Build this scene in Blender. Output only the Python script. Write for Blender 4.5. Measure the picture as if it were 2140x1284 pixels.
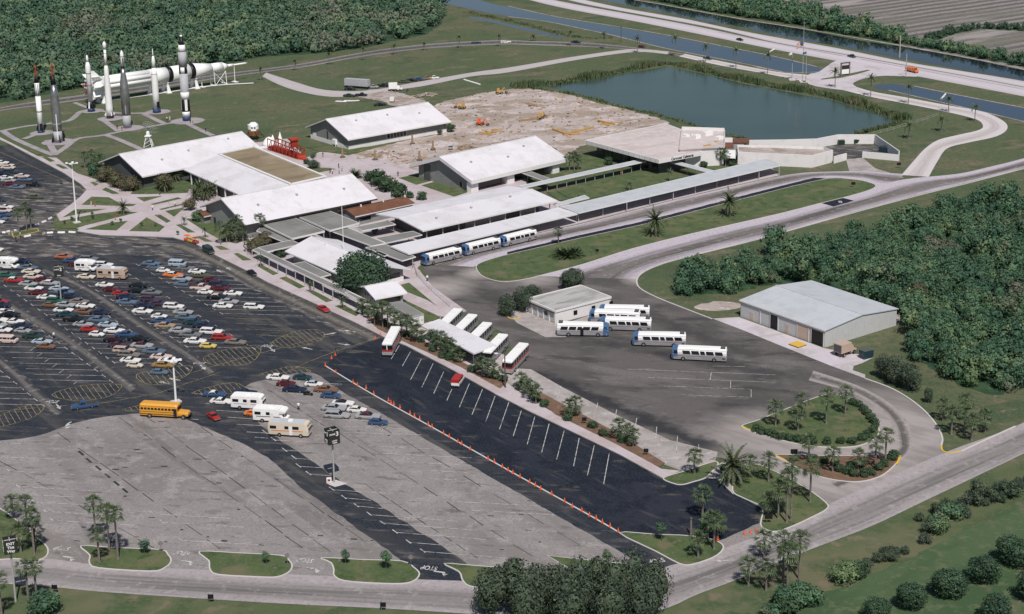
import bpy, bmesh, math, random
import numpy as np
from mathutils import Vector, Matrix
from mathutils.geometry import tessellate_polygon
random.seed(7); RNG = np.random.default_rng(7)
for o in list(bpy.data.objects): bpy.data.objects.remove(o)
SC = bpy.context.scene; COL = SC.collection
R_ = math.radians
# ---------------------------------------------------------------- camera
CAMH, FPX, TH, ROLL, CX, CY = 123.08, 3260.4, R_(13.8165), R_(-0.95026), 1070.0, 360.44
_f = Vector((0, math.cos(TH), -math.sin(TH))); _r = Vector((1, 0, 0)); _u = _r.cross(_f)
CR = _r*math.cos(ROLL) + _u*math.sin(ROLL); CU = -_r*math.sin(ROLL) + _u*math.cos(ROLL)
cam = bpy.data.cameras.new('camera'); camo = bpy.data.objects.new('camera', cam); COL.objects.link(camo)
m = Matrix.Identity(4)
for i in range(3): m[i][0], m[i][1], m[i][2] = CR[i], CU[i], -_f[i]
m[2][3] = CAMH; camo.matrix_world = m
cam.sensor_width = 36; cam.lens = FPX/2140*36; cam.shift_y = -(642-CY)/2140; cam.clip_start = 5; cam.clip_end = 8000
SC.camera = camo
# ---------------------------------------------------------------- light
SUN_AZ, SUN_EL = R_(-79), R_(55)          # towards the sun
w = bpy.data.worlds.new('World'); SC.world = w; w.use_nodes = True
nt = w.node_tree; sky = nt.nodes.new('ShaderNodeTexSky'); sky.sky_type = 'NISHITA'; sky.sun_disc = False
sky.sun_elevation = SUN_EL; sky.sun_rotation = math.pi/2 - SUN_AZ; sky.air_density = 1.0; sky.dust_density = 0.8
bg = nt.nodes['Background']; bg.inputs[1].default_value = 0.06; nt.links.new(sky.outputs[0], bg.inputs[0])
sl = bpy.data.lights.new('sun', 'SUN'); sl.energy = 4.3; sl.angle = R_(0.53); sl.color = (1, .955, .90)
so = bpy.data.objects.new('sun', sl); COL.objects.link(so)
sd = Vector((math.cos(SUN_AZ)*math.cos(SUN_EL), math.sin(SUN_AZ)*math.cos(SUN_EL), math.sin(SUN_EL)))
so.rotation_euler = (-sd).to_track_quat('-Z', 'Y').to_euler(); so.location = sd*500
vs = SC.view_settings; vs.view_transform = 'Standard'; vs.look = 'None'; vs.exposure = 0.0; vs.gamma = 1
# ---------------------------------------------------------------- helpers
def P(x, y, z=0.0):
    "point of the place seen at pixel (x, y) of the photograph, on the level z"
    d = _f*FPX + CR*(x-CX) - CU*(y-CY)
    t = (z-CAMH)/d.z
    return Vector((d.x*t, d.y*t, z))
def proj(p):
    v = Vector(p) - Vector((0, 0, CAMH)); d = v.dot(_f)
    return CX + FPX*v.dot(CR)/d, CY - FPX*v.dot(CU)/d
def height(bx, by, ty):
    "height of an upright thing whose foot is at (bx, by) and whose top is at pixel row ty"
    b = P(bx, by); lo, hi = 0.0, 90.0
    for _ in range(40):
        k = (lo+hi)/2
        if proj(b+Vector((0, 0, k)))[1] > ty: lo = k
        else: hi = k
    return lo
def tag(o, label=None, cat=None, group=None, kind=None):
    if label: o['label'] = label
    if cat: o['category'] = cat
    if group: o['group'] = group
    if kind: o['kind'] = kind
    return o
def thing(name, label, cat, loc=(0, 0, 0), rz=0.0, group=None):
    o = bpy.data.objects.new(name, None); COL.objects.link(o); o.empty_display_size = .3
    o.location = loc; o.rotation_euler = (0, 0, rz)
    return tag(o, label, cat, group)
def woff(o):
    v = Vector((0, 0, 0))
    while o is not None: v += o.location; o = o.parent
    return v
class MB:
    "collects shapes in world coordinates; build() links them as one mesh object"
    def __init__(s): s.v, s.f, s.m, s.uv = [], [], [], None
    def add(s, vs, fs, mi=0):
        n = len(s.v); s.v += [tuple(v) for v in vs]; s.f += [tuple(i+n for i in f) for f in fs]; s.m += [mi]*len(fs); return s
    def box(s, c, d, rz=0.0, mi=0, taper=1.0):
        hx, hy, hz = d[0]/2, d[1]/2, d[2]/2; ca, sa = math.cos(rz), math.sin(rz); vs = []
        for z, k in ((-hz, 1), (hz, taper)):
            for x, y in ((-hx, -hy), (hx, -hy), (hx, hy), (-hx, hy)):
                x2, y2 = x*k, y*k; vs.append((c[0]+x2*ca-y2*sa, c[1]+x2*sa+y2*ca, c[2]+z))
        return s.add(vs, [(0, 3, 2, 1), (4, 5, 6, 7), (0, 1, 5, 4), (1, 2, 6, 5), (2, 3, 7, 6), (3, 0, 4, 7)], mi)
    def prism(s, pts, z0, z1, mi=0, cap=True):
        "vertical prism over a polygon (2-D points, any order); z may be per-point lists"
        n = len(pts); A = sum(pts[i][0]*pts[(i+1) % n][1]-pts[(i+1) % n][0]*pts[i][1] for i in range(n))
        if A < 0: pts = list(reversed(pts))
        lo = [(p[0], p[1], z0) for p in pts]; hi = [(p[0], p[1], z1) for p in pts]
        fs = [(i, (i+1) % n, n+(i+1) % n, n+i) for i in range(n)]
        if cap:
            tri = tessellate_polygon([[Vector((p[0], p[1], 0)) for p in pts]])
            for t in tri:
                a, b, c = t; cr = (pts[b][0]-pts[a][0])*(pts[c][1]-pts[a][1])-(pts[b][1]-pts[a][1])*(pts[c][0]-pts[a][0])
                if cr < 0: b, c = c, b
                fs.append((n+a, n+b, n+c)); fs.append((a, c, b))
        return s.add(lo+hi, fs, mi)
    def hexa(s, q, t, mi=0):
        "slab under the 4 top points q, t thick (down)"
        q = [Vector(p) for p in q]
        if (q[1]-q[0]).cross(q[2]-q[0]).z < 0: q = q[::-1]
        lo = [p-Vector((0, 0, t)) for p in q]
        return s.add(lo+q, [(3, 2, 1, 0), (4, 5, 6, 7), (0, 1, 5, 4), (1, 2, 6, 5), (2, 3, 7, 6), (3, 0, 4, 7)], mi)
    def tube(s, a, b, r0, r1=None, n=8, mi=0, cap=True):
        a, b = Vector(a), Vector(b); r1 = r0 if r1 is None else r1; d = (b-a).normalized()
        x = d.orthogonal().normalized(); y = d.cross(x); vs = []
        for p, r in ((a, r0), (b, r1)):
            for i in range(n):
                t = 2*math.pi*i/n; vs.append(p+(x*math.cos(t)+y*math.sin(t))*r)
        fs = [(i, (i+1) % n, n+(i+1) % n, n+i) for i in range(n)]
        if cap: fs += [tuple(range(n-1, -1, -1)), tuple(range(n, 2*n))]
        return s.add(vs, fs, mi)
    def lathe(s, o, prof, n=16, mi=0, ax=None, cap=True):
        "revolve [(h, r)...] about the axis through o (default up)"
        o = Vector(o); d = Vector(ax).normalized() if ax else Vector((0, 0, 1))
        x = d.orthogonal().normalized(); y = d.cross(x); vs, fs = [], []
        for h, r in prof:
            for i in range(n):
                t = 2*math.pi*i/n; vs.append(o+d*h+(x*math.cos(t)+y*math.sin(t))*r)
        for k in range(len(prof)-1):
            for i in range(n): fs.append((k*n+i, k*n+(i+1) % n, (k+1)*n+(i+1) % n, (k+1)*n+i))
        if cap: fs += [tuple(range(n-1, -1, -1)), tuple(range((len(prof)-1)*n, len(prof)*n))]
        return s.add(vs, fs, mi)
    def loft(s, rings, mi=0, cap=True):
        n = len(rings[0]); vs = [p for r in rings for p in r]; fs = []
        for k in range(len(rings)-1):
            for i in range(n): fs.append((k*n+i, k*n+(i+1) % n, (k+1)*n+(i+1) % n, (k+1)*n+i))
        if cap: fs += [tuple(range(n-1, -1, -1)), tuple(range((len(rings)-1)*n, len(rings)*n))]
        return s.add(vs, fs, mi)
    def quad(s, a, b, c, d, mi=0): return s.add([a, b, c, d], [(0, 1, 2, 3)], mi)
    def mesh(s, name, mats, off=Vector((0, 0, 0)), smooth=False):
        me = bpy.data.meshes.new(name)
        me.from_pydata([(v[0]-off[0], v[1]-off[1], v[2]-off[2]) for v in s.v], [], s.f)
        for mt in (mats if isinstance(mats, (list, tuple)) else [mats]): me.materials.append(mt)
        if len(me.materials) > 1: me.polygons.foreach_set('material_index', s.m)
        if smooth: me.polygons.foreach_set('use_smooth', [True]*len(me.polygons))
        me.update(); return me
    def build(s, name, mats, parent=None, smooth=False):
        off = woff(parent) if parent else Vector((0, 0, 0))
        if parent and parent.rotation_euler.z: off = Vector((0, 0, 0))   # prototypes are built at the origin
        o = bpy.data.objects.new(name, s.mesh(name, mats, off, smooth)); COL.objects.link(o); o.parent = parent
        return o
def copy_tree(o, parent=None):
    c = o.copy(); COL.objects.link(c); c.parent = parent
    for ch in o.children: copy_tree(ch, c)
    return c
# ---------------------------------------------------------------- materials
def _mix(nt, f, a, b):
    n = nt.nodes.new('ShaderNodeMix'); n.data_type = 'RGBA'
    for s, v in ((n.inputs[0], f), (n.inputs[6], a), (n.inputs[7], b)):
        if hasattr(v, 'is_linked') or hasattr(v, 'links'): nt.links.new(v, s)
        else: s.default_value = v if not isinstance(v, tuple) else (*v[:3], 1)
    return n.outputs[2]
def _ramp(nt, fac, lo, hi):
    n = nt.nodes.new('ShaderNodeMapRange'); n.inputs[1].default_value = lo; n.inputs[2].default_value = hi
    nt.links.new(fac, n.inputs[0]); n.clamp = True; return n.outputs[0]
def _noise(nt, sc, det=4, rot=0, stretch=1.0, rough=.6):
    g = nt.nodes.new('ShaderNodeNewGeometry'); mp = nt.nodes.new('ShaderNodeMapping')
    mp.vector_type = 'TEXTURE'; mp.inputs['Rotation'].default_value = (0, 0, rot); mp.inputs['Scale'].default_value = (stretch, 1, 1)
    nt.links.new(g.outputs['Position'], mp.inputs[0])
    n = nt.nodes.new('ShaderNodeTexNoise'); n.inputs['Scale'].default_value = sc; n.inputs['Detail'].default_value = det
    n.inputs['Roughness'].default_value = rough; nt.links.new(mp.outputs[0], n.inputs['Vector']); return n.outputs[0]
def mat(name, col, rough=.7, layers=(), bump=0.0, bscale=8.0, metal=0.0, spec=.3, coat=0.0):
    "col plus layers of (colour, noise scale, lo, hi, rotation, stretch[, strength])"
    mt = bpy.data.materials.new(name); mt.use_nodes = True; nt = mt.node_tree; b = nt.nodes['Principled BSDF']
    c = (*col, 1)
    b.inputs['Base Color'].default_value = c
    cur = None
    for L in layers:
        f = _ramp(nt, _noise(nt, L[1], 5, L[4] if len(L) > 4 else 0, L[5] if len(L) > 5 else 1), L[2], L[3])
        if len(L) > 6:
            q = nt.nodes.new('ShaderNodeMath'); q.operation = 'MULTIPLY'; nt.links.new(f, q.inputs[0]); q.inputs[1].default_value = L[6]; f = q.outputs[0]
        cur = _mix(nt, f, cur if cur is not None else tuple(col), tuple(L[0]))
    if cur is not None: nt.links.new(cur, b.inputs['Base Color'])
    b.inputs['Roughness'].default_value = rough; b.inputs['Metallic'].default_value = metal
    b.inputs['Specular IOR Level'].default_value = spec; b.inputs['Coat Weight'].default_value = coat; b.inputs['Coat Roughness'].default_value = .1
    if bump:
        bp = nt.nodes.new('ShaderNodeBump'); bp.inputs['Strength'].default_value = bump; bp.inputs['Distance'].default_value = .3
        nt.links.new(_noise(nt, bscale, 3), bp.inputs['Height']); nt.links.new(bp.outputs[0], b.inputs['Normal'])
    return mt
AX = R_(37.5)          # long axis of the halls; the other axis is AX - 90 degrees
AY = AX - math.pi/2
STR = R_(-10.3)        # direction of the parking stripes
LOTAX = R_(-54)
M = {}
M['grass'] = mat('grass', (.076, .098, .046), .95, [((.115, .112, .062), .025, .46, .57), ((.052, .078, .036), .05, .52, .61), ((.155, .128, .085), .10, .56, .65, .4, 2), ((.056, .084, .042), .6, .47, .60, 0, 1, .8), ((.135, .135, .082), 1.6, .53, .65, 0, 1, .7), ((.17, .14, .10), .35, .61, .69)], .3, 3)
M['lawn'] = mat('lawn', (.070, .100, .040), .95, [((.105, .118, .052), .09, .46, .57), ((.048, .074, .028), .30, .50, .61), ((.135, .120, .070), .18, .57, .66), ((.10, .128, .060), 1.6, .51, .65, 0, 1, .7), ((.16, .135, .09), .45, .61, .69)], .25, 4)
M['verge'] = mat('verge', (.080, .102, .046), .95, [((.120, .118, .066), .05, .47, .58, .45, 2.5), ((.056, .084, .036), .12, .50, .61), ((.155, .130, .085), .22, .58, .67), ((.105, .122, .066), 1.6, .51, .65, 0, 1, .7)], .3, 3)
M['meadow'] = mat('meadow', (.066, .104, .047), .95, [((.044, .082, .035), .10, .48, .59, R_(40), 3), ((.098, .120, .062), .4, .52, .63), ((.13, .118, .078), .14, .59, .68), ((.05, .09, .042), 1.8, .5, .63, 0, 1, .7)], .35, 2)
M['conc'] = mat('concrete', (.50, .455, .49), .85, [((.41, .37, .375), .10, .47, .60), ((.57, .52, .555), .5, .52, .66, 0, 1, .6), ((.36, .325, .32), .35, .60, .70, .3, 3, .6)])
M['walk'] = mat('pink_concrete', (.465, .41, .43), .85, [((.40, .335, .335), .10, .46, .58), ((.53, .47, .51), .6, .52, .66, 0, 1, .6), ((.34, .29, .28), .30, .58, .70, 0, 1, .5), ((.43, .36, .36), 2.2, .5, .66, 0, 1, .6)])
M['asph'] = mat('dark_asphalt', (.026, .029, .036), .85, [((.048, .047, .048), .16, .47, .60, LOTAX, 5), ((.012, .018, .028), .22, .47, .56, STR, 2.5), ((.13, .12, .115), .55, .545, .65, STR, 3.5, .65), ((.040, .042, .052), 2.5, .46, .60, 0, 1, .8), ((.085, .08, .076), .22, .555, .65, LOTAX, 9, .7)])
M['asphw'] = mat('worn_asphalt', (.055, .053, .055), .85, [((.12, .110, .100), .14, .46, .58, R_(-35), 3), ((.024, .027, .036), .22, .50, .58, R_(-25), 3), ((.30, .275, .26), .55, .515, .62, R_(-15), 3, .8), ((.08, .075, .072), 2.2, .48, .62, 0, 1, .7), ((.030, .030, .034), .8, .56, .66, R_(-20), 3, .8)])
M['asphb'] = mat('fresh_asphalt', (.009, .014, .023), .8, [((.019, .022, .032), .16, .47, .58, LOTAX, 4), ((.12, .105, .085), .30, .60, .68, STR, 2.5, .75), ((.005, .009, .017), .20, .48, .58), ((.028, .031, .044), 2.8, .49, .62, 0, 1, .8), ((.052, .05, .054), .5, .575, .66, LOTAX, 6, .7)])
M['lot'] = mat('grey_asphalt', (.255, .232, .228), .9, [((.20, .18, .175), .10, .46, .57, LOTAX, 5), ((.305, .278, .272), .20, .52, .63), ((.085, .078, .076), .60, .575, .67, STR, 4, .75), ((.185, .167, .162), 2.4, .47, .60, 0, 1, .8), ((.14, .127, .124), .16, .575, .66, LOTAX, 10, .7), ((.36, .33, .325), 1.2, .585, .68, 0, 1, .6), ((.17, .15, .14), .25, .60, .68, 0, 1, .7)])
M['bay'] = mat('bay_concrete', (.36, .325, .315), .9, [((.28, .25, .235), .16, .46, .58), ((.43, .395, .385), .45, .54, .66), ((.22, .195, .18), .30, .60, .70, 0, 1, .7)])
M['dirt'] = mat('construction_dirt', (.43, .365, .345), .95, [((.29, .235, .19), .07, .46, .56, R_(20), 2.5), ((.54, .47, .47), .10, .52, .61), ((.21, .17, .13), .22, .57, .66, R_(25), 4), ((.34, .28, .24), .9, .48, .62, 0, 1, .8), ((.56, .49, .49), 1.5, .57, .68, 0, 1, .6)], .8, 1.2)
M['dirt2'] = mat('packed_dirt', (.38, .325, .30), .95, [((.27, .22, .19), .12, .46, .58), ((.48, .42, .41), .35, .54, .64), ((.20, .165, .14), .8, .58, .68)], .4, 2)
def posmask(nt, c, r0, r1, amp=.5, sc=.05):
    "0 far from the place c, 1 near it, with a ragged edge"
    g = nt.nodes.new('ShaderNodeNewGeometry'); d = nt.nodes.new('ShaderNodeVectorMath'); d.operation = 'DISTANCE'; d.inputs[1].default_value = c; nt.links.new(g.outputs['Position'], d.inputs[0])
    ad = nt.nodes.new('ShaderNodeMath'); ad.operation = 'MULTIPLY_ADD'; nt.links.new(_noise(nt, sc, 4), ad.inputs[0]); ad.inputs[1].default_value = amp*(r1-r0)*2; nt.links.new(d.outputs['Value'], ad.inputs[2])
    return _ramp(nt, ad.outputs[0], r1+amp*(r1-r0), r0+amp*(r1-r0))
def yardmat():
    mt = mat('yard_asphalt', (.115, .104, .098), .85, [((.075, .069, .067), .05, .46, .58), ((.155, .142, .135), .10, .52, .62, R_(-30), 3), ((.034, .033, .035), .16, .56, .66, STR, 3, .8), ((.085, .078, .075), 2.2, .48, .62, 0, 1, .7), ((.21, .19, .18), .5, .60, .70, STR, 3, .6), ((.045, .043, .045), .35, .61, .69, R_(15), 5, .6)])
    nt = mt.node_tree; b = nt.nodes['Principled BSDF']; cur = b.inputs['Base Color'].links[0].from_socket
    pale = _mix(nt, _ramp(nt, _noise(nt, .25, 5, R_(-40), 3), .45, .62), (.33, .295, .285), (.25, .225, .215))
    for px, r0, r1 in ((P(1880, 900), 8, 24), (P(1760, 980), 10, 26), (P(1600, 905), 4, 16), (P(915, 605), 3, 11), (P(1000, 572), 1, 6), (P(1120, 585), 1, 7), (P(1335, 585), 1, 6)): cur = _mix(nt, posmask(nt, px, r0, r1), cur, pale)
    for p0, p1, wd, st in ((P(1085, 765), P(1530, 955), 3.2, .9), (P(1150, 690), P(1700, 800), 5.0, .55), (P(1300, 640), P(1620, 760), 4.0, .5), (P(1000, 600), P(1180, 720), 4.0, .5)):
        g = nt.nodes.new('ShaderNodeNewGeometry'); d = (p1-p0).normalized(); n = Vector((-d.y, d.x, 0)); L = (p1-p0).length
        def dot(v, c0):
            q = nt.nodes.new('ShaderNodeVectorMath'); q.operation = 'DOT_PRODUCT'; nt.links.new(g.outputs['Position'], q.inputs[0]); q.inputs[1].default_value = v; r = nt.nodes.new('ShaderNodeMath'); r.operation = 'SUBTRACT'; nt.links.new(q.outputs['Value'], r.inputs[0]); r.inputs[1].default_value = c0; return r.outputs[0]
        pe = dot(n, n.dot(p0)); ad = nt.nodes.new('ShaderNodeMath'); ad.operation = 'MULTIPLY_ADD'; nt.links.new(_noise(nt, .22, 4), ad.inputs[0]); ad.inputs[1].default_value = wd*3; nt.links.new(pe, ad.inputs[2]); sb = nt.nodes.new('ShaderNodeMath'); sb.operation = 'SUBTRACT'; nt.links.new(ad.outputs[0], sb.inputs[0]); sb.inputs[1].default_value = wd*1.5; ab = nt.nodes.new('ShaderNodeMath'); ab.operation = 'ABSOLUTE'; nt.links.new(sb.outputs[0], ab.inputs[0])
        f = _ramp(nt, ab.outputs[0], wd, wd*.25); al = dot(d, d.dot(p0)); f2 = _ramp(nt, al, 0, 6); f3 = _ramp(nt, al, L, L-8)
        for o in (f2, f3): q = nt.nodes.new('ShaderNodeMath'); q.operation = 'MULTIPLY'; nt.links.new(f, q.inputs[0]); nt.links.new(o, q.inputs[1]); f = q.outputs[0]
        q = nt.nodes.new('ShaderNodeMath'); q.operation = 'MULTIPLY'; nt.links.new(f, q.inputs[0]); q.inputs[1].default_value = st; cur = _mix(nt, q.outputs[0], cur, (.026, .026, .030))
    nt.links.new(cur, b.inputs['Base Color']); return mt
M['gwalk'] = mat('garden_walk', (.33, .295, .315), .85, [((.27, .24, .25), .2, .46, .58)])
M['kerb'] = mat('kerb_concrete', (.52, .49, .48), .85, [((.48, .45, .43), .4, .5, .7)])
M['paintw'] = mat('white_road_paint', (.50, .485, .475), .8, [((.17, .165, .165), .9, .46, .62)])
M['painty'] = mat('yellow_road_paint', (.33, .265, .135), .8, [((.11, .095, .065), .9, .46, .62)])
M['yellow'] = mat('yellow_paint', (.62, .40, .07), .7)
M['roofw'] = mat('white_roof', (.640, .620, .650), .6, [((.57, .55, .565), .12, .47, .60), ((.68, .66, .69), 1.5, .5, .66, 0, 1, .6), ((.50, .475, .475), .5, .58, .70, AY, 8, .6)])
M['roofl'] = mat('pale_metal_roof', (.47, .49, .51), .5, [((.42, .44, .46), .3, .45, .65)])
M['rooft'] = mat('tan_gravel_roof', (.24, .19, .125), .95, [((.18, .14, .09), .25, .45, .65, AX, 3), ((.29, .235, .165), .1, .5, .7)])
M['roofg'] = mat('grey_gravel_roof', (.205, .20, .19), .9, [((.16, .157, .15), .2, .45, .65, AY, 5), ((.25, .24, .235), .08, .5, .7)])
M['roofc'] = mat('cafeteria_roof', (.52, .455, .445), .9, [((.42, .355, .335), .12, .48, .66, AX, 3), ((.58, .52, .52), .4, .5, .7), ((.33, .28, .27), .5, .66, .78, AX, 4, .6)])
M['roofb'] = mat('brown_shingle_roof', (.15, .068, .042), .9, [((.115, .05, .032), 1.5, .45, .65), ((.19, .09, .055), .3, .5, .7)])
M['roofo'] = mat('weathered_roof', (.40, .39, .38), .9, [((.28, .27, .26), .4, .45, .62, AX, 3), ((.12, .11, .10), .35, .62, .74, AX, 3)])
M['wallg'] = mat('grey_wall', (.235, .24, .235), .85, [((.20, .205, .20), .5, .45, .65)])
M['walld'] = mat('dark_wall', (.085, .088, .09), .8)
M['wallw'] = mat('white_wall', (.72, .69, .685), .85, [((.64, .61, .60), .5, .5, .7)])
M['wallp'] = mat('pale_panel_wall', (.50, .50, .50), .7, [((.46, .46, .46), 1, .4, .7)])
M['fascia'] = mat('white_fascia', (.70, .68, .67), .7)
M['trimd'] = mat('dark_trim', (.05, .04, .038), .8)
M['glass'] = mat('dark_glass', (.012, .014, .017), .12, spec=.6)
M['post'] = mat('grey_post', (.38, .375, .37), .6)
M['white'] = mat('white_paint', (.80, .79, .78), .45)
M['silver'] = mat('bare_steel', (.36, .365, .37), .32, [((.24, .245, .25), .25, .45, .65)], metal=.75, spec=.5)
M['lsilver'] = mat('pale_metal', (.40, .40, .42), .6, [((.34, .34, .36), 1.2, .4, .7)])
M['black'] = mat('black_paint', (.012, .012, .014), .45)
M['red'] = mat('red_steel', (.38, .05, .025), .55)
M['orange'] = mat('safety_orange', (.75, .12, .03), .6)
M['rustred'] = mat('gantry_red', (.30, .035, .018), .6, [((.28, .035, .018), .8, .45, .65)])
M['blue'] = mat('stand_blue', (.03, .06, .14), .6)
M['sblue'] = mat('bus_blue', (.06, .13, .26), .35, coat=.3)
M['bgrey'] = mat('bus_aluminium', (.30, .285, .295), .4, [((.34, .335, .345), .6, .45, .65)])
M['purple'] = mat('bus_stripe', (.21, .155, .20), .5)
M['sbyel'] = mat('school_bus_yellow', (.64, .31, .045), .45, coat=.2)
M['tyre'] = mat('tyre', (.015, .015, .015), .85)
M['chrome'] = mat('chrome', (.55, .55, .55), .25, metal=.8)
M['wood'] = mat('timber', (.30, .20, .11), .9)
M['lum'] = mat('new_lumber', (.52, .31, .10), .9, [((.42, .24, .08), .6, .45, .65)])
M['trunk'] = mat('palm_trunk', (.20, .175, .155), .95, [((.13, .11, .10), 3, .45, .65)])
M['bark'] = mat('bark', (.12, .10, .085), .95, [((.075, .06, .05), 3, .45, .65)])
M['palm'] = mat('palm_frond', (.078, .112, .050), .5, [((.040, .064, .032), 1.1, .45, .58), ((.14, .155, .075), 1.6, .56, .68)])
M['date'] = mat('date_frond', (.085, .105, .048), .55, [((.05, .068, .032), .9, .45, .62)])
M['leaf'] = mat('leaf', (.075, .140, .072), .6, [((.045, .098, .056), .10, .44, .55), ((.125, .180, .080), .14, .53, .62), ((.036, .072, .044), .35, .54, .64), ((.13, .125, .092), .07, .595, .67)])
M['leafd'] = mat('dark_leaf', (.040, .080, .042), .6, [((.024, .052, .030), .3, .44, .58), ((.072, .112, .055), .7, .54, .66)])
M['leafo'] = mat('olive_leaf', (.064, .090, .055), .65, [((.038, .056, .038), .4, .44, .58), ((.10, .115, .075), .9, .56, .68)])
M['leafb'] = mat('bronze_leaf', (.10, .085, .052), .7, [((.065, .075, .035), .4, .45, .6)])
M['twig'] = mat('bare_twig', (.17, .15, .13), .9)
M['wood_leaf'] = mat('wood_leaf', (.070, .128, .076), .65, [((.050, .102, .064), .035, .45, .56), ((.135, .190, .098), .05, .52, .60), ((.135, .145, .105), .016, .54, .64), ((.055, .098, .065), .2, .53, .63), ((.145, .195, .105), .22, .57, .66, 0, 1, .7)])
M['reed'] = mat('reed', (.075, .105, .045), .8, [((.155, .135, .075), .12, .50, .62), ((.045, .075, .033), .3, .48, .6)])
M['hedge'] = mat('hedge', (.044, .082, .038), .7, [((.026, .052, .027), .9, .44, .58), ((.072, .115, .050), 1.4, .55, .68)])
M['mulch'] = mat('mulch', (.17, .105, .07), .95, [((.12, .075, .05), .8, .4, .65), ((.24, .16, .11), .3, .55, .7)])
M['skin'] = mat('skin', (.42, .26, .19), .6)
def water(name, deep, rough, bump, bs):
    mt = mat(name, deep, rough, [((deep[0]*.85, deep[1]*.87, deep[2]*.9), .02, .45, .6)], bump, bs, spec=.35); return mt
M['pond'] = water('pond_water', (.044, .072, .056), .16, .10, .9)
M['canal'] = water('canal_water', (.030, .044, .075), .10, .08, 1.2)
M['canalf'] = water('far_canal_water', (.010, .016, .030), .03, .03, 1.0)
def worn(name, edge, mid, dark, spread=.28, off=0.0):
    "strip material: pale at both edges, darker along the driven middle (UV: metres along / 10, 0..1 across)"
    mt = mat(name, edge, .85); nt = mt.node_tree; b = nt.nodes['Principled BSDF']
    uv = nt.nodes.new('ShaderNodeUVMap'); sp = nt.nodes.new('ShaderNodeSeparateXYZ'); nt.links.new(uv.outputs[0], sp.inputs[0])
    def un(su, sv, det=4):
        mp = nt.nodes.new('ShaderNodeMapping'); mp.inputs['Scale'].default_value = (su, sv, 1); nt.links.new(uv.outputs[0], mp.inputs[0])
        n = nt.nodes.new('ShaderNodeTexNoise'); n.inputs['Scale'].default_value = 1; n.inputs['Detail'].default_value = det; nt.links.new(mp.outputs[0], n.inputs['Vector']); return n.outputs[0]
    ad = nt.nodes.new('ShaderNodeMath'); ad.operation = 'MULTIPLY_ADD'; nt.links.new(un(.35, 1.2), ad.inputs[0]); ad.inputs[1].default_value = .35; nt.links.new(sp.outputs[1], ad.inputs[2])
    sb = nt.nodes.new('ShaderNodeMath'); sb.operation = 'SUBTRACT'; nt.links.new(ad.outputs[0], sb.inputs[0]); sb.inputs[1].default_value = .675+off
    ab = nt.nodes.new('ShaderNodeMath'); ab.operation = 'ABSOLUTE'; nt.links.new(sb.outputs[0], ab.inputs[0])
    f1 = _ramp(nt, ab.outputs[0], spread+.16, .08); c = _mix(nt, f1, edge, mid)
    f2 = _ramp(nt, un(.25, 9), .46, .62); q = nt.nodes.new('ShaderNodeMath'); q.operation = 'MULTIPLY'; nt.links.new(f1, q.inputs[0]); nt.links.new(f2, q.inputs[1]); c = _mix(nt, q.outputs[0], c, dark)
    c2 = _mix(nt, .3, c, tuple(x*.55 for x in mid)); c = _mix(nt, _ramp(nt, _noise(nt, 1.3, 4), .5, .64), c, c2); c3 = _mix(nt, .25, c, (.5, .46, .47)); c = _mix(nt, _ramp(nt, _noise(nt, .5, 4), .56, .66), c, c3)
    nt.links.new(c, b.inputs['Base Color']); return mt
M['rdmain'] = worn('main_road', (.34, .305, .31), (.22, .20, .197), (.135, .124, .12), .25, -.10)
M['rdloop'] = worn('loop_road', (.47, .42, .47), (.16, .142, .135), (.085, .077, .072), .22, -.12)
M['yard'] = yardmat()
M['track'] = worn('turning_track', (.31, .28, .27), (.13, .118, .112), (.07, .065, .063), .2)
M['aisle'] = worn('aisle_track', (.036, .037, .043), (.135, .125, .118), (.07, .066, .064), .12)
M['shoulder'] = worn('lane_shoulder', (.060, .057, .057), (.155, .142, .130), (.10, .092, .085), .14)
M['rdhwy'] = worn('highway_concrete', (.44, .40, .42), (.55, .50, .54), (.47, .43, .455))
M['rdconc'] = worn('entrance_road', (.56, .515, .52), (.46, .42, .41), (.40, .36, .35), .15)
M['rdserv'] = worn('service_road', (.30, .275, .26), (.085, .078, .076), (.07, .065, .066), .35)
M['rdpath'] = worn('gravel_drive', (.42, .38, .385), (.46, .415, .42), (.40, .36, .355))
def furrow():
    mt = mat('ploughed_soil', (.165, .145, .135), .95); nt = mt.node_tree; b = nt.nodes['Principled BSDF']
    d = P(2140, 5)-P(1800, 55); a = math.atan2(d.y, d.x)
    g = nt.nodes.new('ShaderNodeNewGeometry'); mp = nt.nodes.new('ShaderNodeMapping'); mp.vector_type = 'TEXTURE'; mp.inputs['Rotation'].default_value = (0, 0, a); nt.links.new(g.outputs['Position'], mp.inputs[0])
    wv = nt.nodes.new('ShaderNodeTexWave'); wv.wave_type = 'BANDS'; wv.bands_direction = 'Y'; wv.inputs['Scale'].default_value = .034; wv.inputs['Distortion'].default_value = 1.2; wv.inputs['Detail'].default_value = 3; nt.links.new(mp.outputs[0], wv.inputs[0])
    c = _mix(nt, _ramp(nt, wv.outputs[1], .25, .8), (.115, .10, .098), (.245, .22, .21))
    c = _mix(nt, _ramp(nt, _noise(nt, .06, 5, a, 8), .46, .60), c, (.15, .145, .12)); c = _mix(nt, _ramp(nt, _noise(nt, .5, 4), .56, .66), c, (.075, .085, .06)); c = _mix(nt, _ramp(nt, _noise(nt, .03, 4, a, 4), .56, .66), c, (.30, .27, .255)); nt.links.new(c, b.inputs['Base Color']); return mt
M['furrow'] = furrow()
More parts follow.
